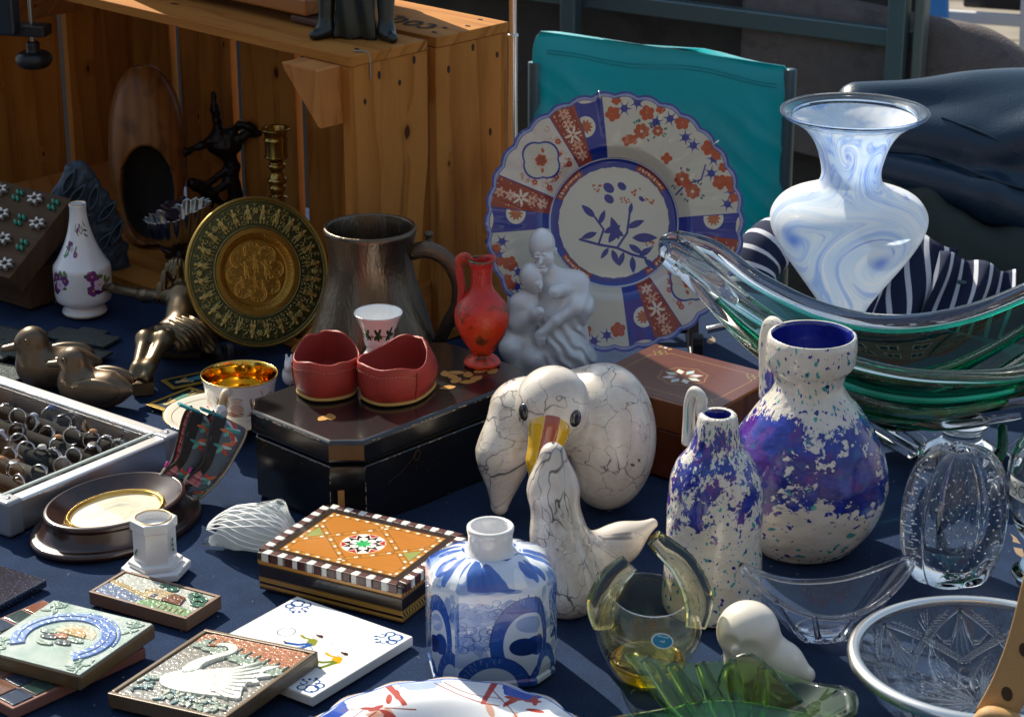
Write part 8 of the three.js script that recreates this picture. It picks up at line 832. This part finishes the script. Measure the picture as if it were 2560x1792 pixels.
  add('clear_foot', lathe(sm([[0, 0.0008], [0.040, 0.0008], [0.045, 0.004], [0.036, 0.012], [0.022, 0.022], [0.021, 0.032], [0.028, 0.041], [0, 0.043]], 6), 56).translate(0.466, 0, 0.035), clear, gb);
  add('emerald_core', tube([[0.445, 0.018, 0.06, 0.005], [0.47, 0.010, 0.078, 0.006], [0.50, 0.018, 0.065, 0.006], [0.505, 0.04, 0.045, 0.005]], 8, 14), clearAtt([0.0, 0.36, 0.16], 0.006), gb);
}
{ // clear dish and card behind the big jug
  const d = thing('small_clear_dish', 'low clear glass dish half hidden behind the big jug', 'dish', [0.372, 0.0006, -0.13]); add('dish', lathe(sm([[0, 0], [0.03, 0], [0.034, 0.004], [0.036, 0.018], [0.034, 0.022], [0.0315, 0.018], [0.029, 0.007], [0, 0.006]], 5), 56), clear, d);
  single('paper_card', 'blank white card lying beside the clear dish', 'card', rbox(0.07, 0.0008, 0.05, 0.0002), M([0.72, 0.75, 0.78], 0.6), [0.395, 0.001, -0.072], -40);
}
{ // bubble vase
  const b = thing('bubble_vase', 'heavy lobed clear glass vase filled with rows of bubbles', 'vase', [0.404, 0.0006, 0.318], 15), N = 96; b.scale.set(1.04, 1.07, 1.04);
  const ring = (r, y, lob, o = 0) => Array.from({ length: N }, (_, i) => { const a = i / N * 2 * PI, k = 1 + lob * (Math.abs(Math.cos(a * 3)) - 0.6); return V3(Math.cos(a) * r * k, y, -Math.sin(a) * r * k * 0.86); });
  const out = sm([[0.026, 0], [0.034, 0.004], [0.043, 0.022], [0.0475, 0.048], [0.0465, 0.078], [0.0405, 0.1005], [0.029, 0.1155], [0.017, 0.1215]], 5), inn = sm([[0.011, 0.121], [0.0095, 0.114], [0.016, 0.100], [0.0215, 0.078], [0.0215, 0.05], [0.016, 0.034], [0.004, 0.030]], 5);
  add('glass_body', vessel(out.map(([r, y]) => ring(r, y, 0.10)), inn.map(([r, y]) => ring(r, y, 0.16))), clear, b);
  const sp = new THREE.SphereGeometry(1, 8, 6), list = [], q = rnd(8); for (let i = 0; i < 18; i++) for (let j = 0; j < 13; j++) { const a = (i + 0.5 * (j % 2)) / 18 * 2 * PI, y = 0.022 + j * 0.0066, rr = (0.0285 + 0.004 * Math.sin((y - 0.02) / 0.08 * PI)) * (1 + 0.1 * (Math.abs(Math.cos(a * 3)) - 0.6)), s = 0.0007 + 0.0004 * q(); list.push(sp.clone().scale(s, s, s).translate(Math.cos(a) * rr, y, -Math.sin(a) * rr * 0.86)); }
  const o = add('bubbles', join(list), M([0.85, 0.87, 0.9], 0.05, 0.9), b); o.userData.kind = 'stuff';
}
{ // clear stretched dish
  const N = 80, d = thing('clear_wave_dish', 'clear crystal dish with two raised pointed ends', 'dish', [0.272, 0.0006, 0.436], 6);
  const ring = (s, off, y0) => Array.from({ length: N }, (_, i) => { const a = i / N * 2 * PI, c = Math.cos(a), n = Math.sin(a), px = Math.sign(c) * Math.pow(Math.abs(c), 1.25), L = 0.076, W = 0.036, k = 0.26 + 0.74 * s; const lift = Math.pow(s, 1.5) * (0.034 + 0.036 * Math.pow(Math.abs(c), 2.6)); return V3((px * L * (0.28 + 0.72 * Math.pow(s, 1.15)) + Math.sign(c) * off * Math.abs(c)), y0 + lift, -(n * (W + off) * k)); });
  const S = Array.from({ length: 13 }, (_, i) => i / 12); const inner = S.map(s => ring(s * 0.975, -0.0035 * (1 - s) - 0.0012, 0.010 * (1 - s) + 0.0012)).reverse();
  add('dish', vessel([ring(0, 0.0, 0.0), ...S.map(s => ring(s, 0.0025 * (1 - s), 0.003))], inner), pane([0.97, 0.98, 1.0]), d);
  { const rr = ring(0.985, 0.0, 0.0035); rr.push(rr[0].clone()); add('rim_bead', tube(rr.filter((_, i) => i % 2 === 0).map(p => [p.x, p.y, p.z, 0.0026]), 3, 10), clear, d); for (const k of [-0.55, -0.2, 0.2, 0.55]) { const p = []; for (let i = 0; i <= 8; i++) { const s = i / 8, q = ring(s, 0.003 * (1 - s), 0.002), j = Math.round((0.75 + k * 0.22) * 80) % 80; p.push([q[j].x, q[j].y, q[j].z, 0.0028 - 0.0012 * s]); } add('solid_rib', tube(p, 4, 10, 1.4), clear, d); } add('solid_base', lathe(sm([[0, 0.0006], [0.018, 0.0006], [0.022, 0.004], [0.024, 0.011], [0.016, 0.014], [0, 0.0125]], 5), 48).scale(1.15, 1, 0.72), clear, d); }

}
{ // yellow glass vase with two horns
  const y = thing('yellow_glass_vase', 'pale yellow glass vase with two pulled horns and blue oval sticker', 'vase', [0.114, 0.0006, 0.511], 0), ym = clearAtt([0.88, 0.80, 0.25], 0.07), N = 72;
  const ring = (r, h, tilt, sx = 0) => Array.from({ length: N }, (_, i) => { const a = i / N * 2 * PI, x = Math.cos(a) * r, z = -Math.sin(a) * r * 0.92; return V3(x + sx, h + tilt * (-z * 0.75 - x * 0.25) / 0.045, z); });
  const out = sm([[0.0225, 0], [0.026, 0.003], [0.035, 0.018], [0.0432, 0.038], [0.0448, 0.052], [0.0405, 0.068], [0.0335, 0.078]], 6), inn = sm([[0.0305, 0.0785], [0.0375, 0.067], [0.0408, 0.052], [0.0385, 0.037], [0.028, 0.024], [0.01, 0.0195]], 6), tl = (h) => 0.012 * sstep(0.03, 0.078, h);
  add('body', vessel(out.map(([r, h]) => ring(r, h, tl(h))), inn.map(([r, h]) => ring(r, h, tl(h)))), pane([0.985, 0.965, 0.80]), y);
  add('solid_base', lathe(sm([[0, 0.0022], [0.020, 0.0025], [0.0255, 0.006], [0.032, 0.0185], [0.026, 0.0225], [0, 0.019]], 5), 56), clearAtt([0.85, 0.74, 0.10], 0.02), y);
  add('horn', tube([[0.040, 0.045, -0.006, 0.006], [0.0425, 0.066, -0.014, 0.0085], [0.030, 0.094, -0.022, 0.0078], [0.014, 0.110, -0.024, 0.0065], [0.004, 0.121, -0.022, 0.005]], 8, 16, 1.5, V3(0, 0, 1)), ym, y);
  add('horn', tube([[-0.038, 0.050, 0.004, 0.006], [-0.040, 0.070, 0.0, 0.0085], [-0.030, 0.090, -0.006, 0.0078], [-0.016, 0.103, -0.010, 0.006]], 8, 16, 1.5, V3(0, 0, 1)), ym, y);
  const st = cv(256, 180, (g) => { g.fillStyle = '#fff'; g.fillRect(0, 0, 256, 180); dot(g, 128, 90, 126, 88, 0, '#dfe9ee'); dot(g, 128, 90, 114, 78, 0, '#1f84ae'); g.fillStyle = '#cfe6ee'; g.font = 'bold 26px sans-serif'; g.textAlign = 'center'; g.fillText('ART GLASS', 128, 50); g.font = 'bold 44px serif'; g.fillText('ed', 128, 108); g.font = '20px sans-serif'; g.fillText('• • • •', 128, 146); });
  const pl = new THREE.CircleGeometry(1, 40).scale(0.0095, 0.0064, 1), p = pl.attributes.position; for (let i = 0; i < p.count; i++) p.setZ(i, -(p.getX(i) ** 2) / 0.09 - (p.getY(i) ** 2) / 0.06); pl.computeVertexNormals();
  const s = add('sticker', pl, new THREE.MeshStandardMaterial({ map: st, roughness: 0.5, side: THREE.DoubleSide }), y); s.position.set(0.009, 0.0575, 0.0418); s.rotation.set(-0.25, 0.22, -0.25);
}
{ // green glass piece in front
  const g = thing('green_glass_form', 'folded green glass bowl with ribbed wall and rounded fin', 'glass bowl', [0.172, 0.0006, 0.622], 0), gm = clearAtt([0.50, 0.82, 0.22], 0.03), tm = clearAtt([0.10, 0.45, 0.30], 0.02);
  const N = 60, R = [], wave = (s, t) => 0.0035 * Math.sin(s * 16 + 1) * t; const pt = (s, t, o) => { const a = mix(2.75, -0.35, s), r = 0.030 + 0.052 * t + o, hgt = 0.062 - 0.020 * Math.sin(s * PI * 1.2) - 0.035 * s * s; return V3(Math.cos(a) * r * 1.1 + 0.012 * s, 0.004 + hgt * Math.pow(t, 1.2) + wave(s, t), -Math.sin(a) * r * 0.75 + 0.0); };
  for (let j = 0; j <= N; j++) { const s = j / N, ring = []; for (let i = 0; i <= 14; i++) ring.push(pt(s, i / 14, 0)); for (let i = 14; i >= 0; i--) ring.push(pt(s, i / 14, -0.0055).add(V3(0, 0.0012, 0))); R.push(ring); }
  add('folded_wall', loft(R), pane([0.80, 0.96, 0.62]), g);
  for (let k = 0; k < 5; k++) { const s = 0.12 + k * 0.09, a = pt(s, 0.98, 0.002), b = pt(s + 0.02, 0.5, 0.003), c = pt(s + 0.05, 0.08, 0.003); add('rib', tube([[a.x, a.y, a.z, 0.0048], [b.x, b.y, b.z, 0.0076], [c.x, c.y, c.z, 0.006]], 8, 14), clearAtt([0.55, 0.80, 0.10], 0.022), g); }
  add('fin', (() => { const f = [[-0.030, 0.0], [-0.028, 0.030], [-0.018, 0.050], [0.0, 0.056], [0.018, 0.044], [0.04, 0.022], [0.075, 0.006], [0.09, 0.0]]; return tf(ext(shp(f, 5), 0.008, 0.0036, 4), [0.022, 0.002, -0.036], [-0.35, -0.25, 0]); })(), gm, g);
  add('base_sheet', (() => { const R2 = []; for (let j = 0; j <= 24; j++) { const r = 0.088 * j / 24, ring = Array.from({ length: 60 }, (_, i) => { const a = i / 60 * 2 * PI; return V3(Math.cos(a) * r * (1.15 + 0.12 * Math.cos(a * 2 + 0.6)), 0.009 + 0.012 * Math.pow(r / 0.088, 2) + 0.002 * Math.sin(a * 5), -Math.sin(a) * r * 0.62 + 0.02); }); R2.push(ring); } const low = R2.map((r, j) => r.map(v => V3(v.x * 0.985, v.y - 0.0055 + 0.001 * j / 24, v.z))).reverse(); return loft([...R2.slice(1), ...low.slice(0, -1)].reverse(), { caps: [true, true] }); })(), pane([0.55, 0.88, 0.74]), g);
}
{ // bottle at the right edge with a price sticker
  const b = thing('clear_bottle', 'tall clear glass vase at the table edge with a handwritten 30 sticker', 'vase', [0.495, 0.0006, 0.315]);
  add('glass', lathe([...sm([[0, 0], [0.030, 0], [0.034, 0.003], [0.026, 0.012], [0.022, 0.03], [0.034, 0.05], [0.044, 0.085], [0.043, 0.115], [0.032, 0.14], [0.020, 0.155]], 6), ...sm([[0.0175, 0.155], [0.029, 0.138], [0.0395, 0.114], [0.0405, 0.086], [0.03, 0.055], [0, 0.042]], 6)], 72), clearAtt([0.7, 0.85, 0.85], 0.08), b);
  const st = cv(256, 160, (g) => { g.fillStyle = '#e9edec'; g.fillRect(0, 0, 256, 160); g.strokeStyle = '#5b6e78'; g.lineWidth = 9; g.lineCap = 'round'; g.beginPath(); g.arc(70, 58, 26, -2.4, 1.3); g.stroke(); g.beginPath(); g.arc(68, 106, 28, -1.4, 2.3); g.stroke(); g.beginPath(); g.ellipse(150, 82, 30, 46, 0.1, 0, 7); g.stroke(); line(g, [[200, 82], [236, 78]], 9, '#5b6e78'); });
  const lab = new THREE.CylinderGeometry(0.0446, 0.0446, 0.019, 24, 1, true, -0.45, 0.72); add('price_sticker', lab.translate(0, 0.096, 0), new THREE.MeshStandardMaterial({ map: st, roughness: 0.7, side: THREE.DoubleSide }), b).rotation.y = -0.95;
}
{ // cut glass bowl with silver rim
  const cut = dt(1024, 1024, (u, v) => { const k = 10, a = ((u * k) % 1 + 1) % 1 - 0.5; let d = 0; const star = (x, y, n, R) => { const r = Math.hypot(x, y), t = Math.atan2(y, x), s = Math.abs(((t / (2 * PI) * n) % 1 + 1) % 1 - 0.5) * 2; return r < R ? clamp((s - 0.55) * 2.2) * (1 - r / R) ** 0.5 : 0; }; d = Math.max(d, star(a * 0.9, (v - 0.30) * 0.75, 18, 0.30)); const band = Math.abs(v - 0.56 - 0.14 * Math.cos(a * 2 * PI)); d = Math.max(d, band < 0.05 ? 0.55 * (1 - band / 0.05) + 0.4 * Math.max(tri(a + v * 0.8, 0.05), tri(a - v * 0.8, 0.05)) : 0); const l2 = Math.abs(v - 0.44 - 0.14 * Math.cos(a * 2 * PI + PI)); d = Math.max(d, l2 < 0.016 ? 1 - l2 / 0.016 : 0); d = Math.max(d, star(a * 0.9, (v - 0.84) * 0.75, 12, 0.16)); return 1 - 0.9 * d; }, { data: true });
  const c = thing('cut_glass_bowl', 'cut crystal bowl with star pattern and polished silver rim', 'bowl', [0.381, 0.0006, 0.57]), m = new THREE.MeshPhysicalMaterial({ color: 0xffffff, roughness: 0.02, transmission: 1, thickness: 0, bumpMap: cut, bumpScale: 0.003 });
  const prof = [...sm([[0, 0], [0.062, 0], [0.068, 0.003], [0.082, 0.016], [0.095, 0.034], [0.1055, 0.05]], 6), ...sm([[0.100, 0.05], [0.090, 0.036], [0.076, 0.019], [0.062, 0.010], [0, 0.009]], 6)];
  const g = lathe(prof, 160); { const u = g.attributes.uv, p = g.attributes.position; for (let i = 0; i < u.count; i++) { const r = Math.hypot(p.getX(i), p.getZ(i)); u.setY(i, clamp(r / 0.107)); } } add('crystal', g, m, c);
  add('silver_rim', lathe(sm([[0.099, 0.049], [0.0985, 0.0535], [0.101, 0.0555], [0.1055, 0.0552], [0.1085, 0.0525], [0.108, 0.0465], [0.106, 0.0465], [0.106, 0.0505], [0.0995, 0.0505], [0.099, 0.049]], 4), 140), M([0.86, 0.84, 0.80], 0.24, 1), c);
  // real mitre cuts along the wall
  const cutter = [], wall = (b, t, o = 0) => { const r = mix(0.0635, 0.0995, t), y = mix(0.0105, 0.0485, Math.pow(t, 1.25)) + 0.0006; return [Math.cos(b) * r, y, Math.sin(b) * r, 0.0008 + o]; };
  for (let i = 0; i < 8; i++) { const a = i / 8 * 2 * PI; for (let k = -4; k <= 4; k++) cutter.push(tube([wall(a, 0.94), wall(a + k * 0.035, 0.6 - 0.012 * k * k, 0.0006), wall(a + k * 0.072, 0.22 + 0.028 * k * k)], 4, 5)); for (const s of [-1, 1]) { const p = [], p2 = []; for (let k = 0; k <= 8; k++) { const t = k / 8; p.push(wall(a + PI / 8 + s * (t - 0.5) * 0.78, 0.04 + 0.9 * t, 0.0006)); p2.push(wall(a + PI / 8 + s * (t - 0.62) * 0.78, 0.04 + 0.9 * t)); } cutter.push(tube(p, 3, 6), tube(p2, 3, 5)); for (let k = 1; k < 22; k++) { const t = 0.06 + 0.84 * k / 22, q = a + PI / 8 + s * (t - 0.5) * 0.78; cutter.push(tube([wall(q, t), wall(q - s * 0.094, t + 0.01)], 1, 4)); } } }
  for (let k = 0; k < 24; k++) { const a = k / 24 * 2 * PI, q = k % 2 ? 0.056 : 0.040; cutter.push(tube([[Math.cos(a) * 0.004, 0.0096, Math.sin(a) * 0.004, 0.0004], [Math.cos(a) * q * 0.6, 0.0098, Math.sin(a) * q * 0.6, 0.0013], [Math.cos(a) * q, 0.0096, Math.sin(a) * q, 0.0004]], 4, 5)); }
  add('cut_ridges', join(cutter), clear, c);
}
{ // leather strap hanging into view
  const leather = M([0.50, 0.29, 0.11], 0.55, 0, { bumpMap: feltBump, bumpScale: 0.0005 }), s = thing('leather_strap', 'tan leather strap with punched holes at the table edge', 'strap', [0, 0, 0]);
  const ax = [[0.405, 0.205, 0.665], [0.397, 0.165, 0.672], [0.388, 0.12, 0.678], [0.377, 0.085, 0.682], [0.366, 0.060, 0.684]], cu = new THREE.CatmullRomCurve3(ax.map(p => V3(...p))), R = [], wd = V3(0.93, 0.22, 0.25).normalize();
  for (let j = 0; j <= 30; j++) { const t = j / 30, p = cu.getPoint(t), tg = cu.getTangent(t), w = wd.clone().addScaledVector(tg, -wd.dot(tg)).normalize(), n = tg.clone().cross(w), ring = []; for (let i = 0; i < 28; i++) { const a = i / 28 * 2 * PI, c = Math.cos(a), q = Math.sin(a); ring.push(p.clone().addScaledVector(w, Math.sign(c) * Math.pow(Math.abs(c), 0.35) * 0.0145).addScaledVector(n, Math.sign(q) * Math.pow(Math.abs(q), 0.5) * 0.0019)); } R.push(ring); }
  add('strap', loft(R), leather, s);
  for (const t of [0.22, 0.52, 0.78]) { const p = cu.getPoint(t), tg = cu.getTangent(t), w = wd.clone().addScaledVector(tg, -wd.dot(tg)).normalize(), n = tg.clone().cross(w); const o = add('punched_hole', new THREE.CylinderGeometry(0.0042, 0.0042, 0.0046, 20).scale(1, 1, 1.35), M([0.05, 0.028, 0.012], 0.8), s); o.position.copy(p); o.quaternion.setFromUnitVectors(V3(0, 1, 0), n); }
  add('strap_loop', tube([[0.352, 0.055, 0.684, 0.004], [0.36, 0.068, 0.690, 0.006], [0.378, 0.066, 0.694, 0.006], [0.388, 0.056, 0.690, 0.005]], 6, 12, 1.3), leather, s);
  single('suede_pouch', 'cream suede pouch the leather strap is tied to', 'pouch', sdf(((f) => (x, y, z) => Math.max(f(x, y, z) + 0.002 * fbm(x * 60, y * 60, z * 60), -y))(uni([ell([0, 0.026, 0], [0.036, 0.028, 0.03]), cap([0, 0.04, 0, 0.015], [-0.004, 0.055, -0.002, 0.01])], 0.015)), [-0.05, -0.003, -0.045], [0.05, 0.072, 0.045], 0.0028), M([0.62, 0.52, 0.38], 0.9), [0.372, 0.0006, 0.70]);
}
{ // leaf-shaped paperweight with white threads
  const o = thing('latticino_paperweight', 'shell-shaped clear glass paperweight with twisted white threads', 'paperweight', [-0.244, 0.0006, 0.256], -22);
  const f = uni([ell([0.006, 0.0215, -0.002], [0.036, 0.0215, 0.028]), cap([-0.02, 0.012, 0.006, 0.011], [-0.046, 0.0045, 0.012, 0.0035]), cap([0.014, 0.036, -0.012, 0.008], [0.020, 0.0425, -0.016, 0.005])], 0.016); add('glass_body', sdf((x, y, z) => Math.max(f(x, y, z), 0.0004 - y), [-0.056, -0.002, -0.036], [0.05, 0.056, 0.036], 0.0018), clearAtt([0.80, 0.92, 0.93], 0.10), o);
  add('milky_core', sdf((x, y, z) => Math.max(f(x / 0.84 + 0.001, (y - 0.002) / 0.82, z / 0.84) * 0.82, 0.003 - y), [-0.056, -0.002, -0.036], [0.05, 0.056, 0.036], 0.0022), new THREE.MeshPhysicalMaterial({ color: lin([0.86, 0.91, 0.95]), roughness: 0.95, transmission: 0.55, thickness: 0, clearcoat: 0.5 }), o); const th = []; for (let s of [-1, 1]) for (let i = 0; i < 11; i++) { const p = []; for (let k = 0; k <= 16; k++) { const t = k / 16, b = -1.35 + 2.7 * t, a = i / 11 * PI + s * t * 0.9 + 0.15, X = Math.sin(b) * 0.037 + 0.004, rr = Math.cos(b); const y = 0.0215 + Math.sin(a) * rr * 0.0222, z = Math.cos(a) * rr * 0.0288; p.push([X - (t < 0.3 ? (0.3 - t) * 0.05 : 0), Math.max(0.004, y - (t < 0.25 ? (0.25 - t) * 0.03 : 0)), z, 0.00075]); } th.push(tube(p, 2, 6)); } add('white_threads', join(th), M([0.85, 0.87, 0.88], 0.5), o).userData.kind = 'stuff';
}
renderer.render(scene, camera);
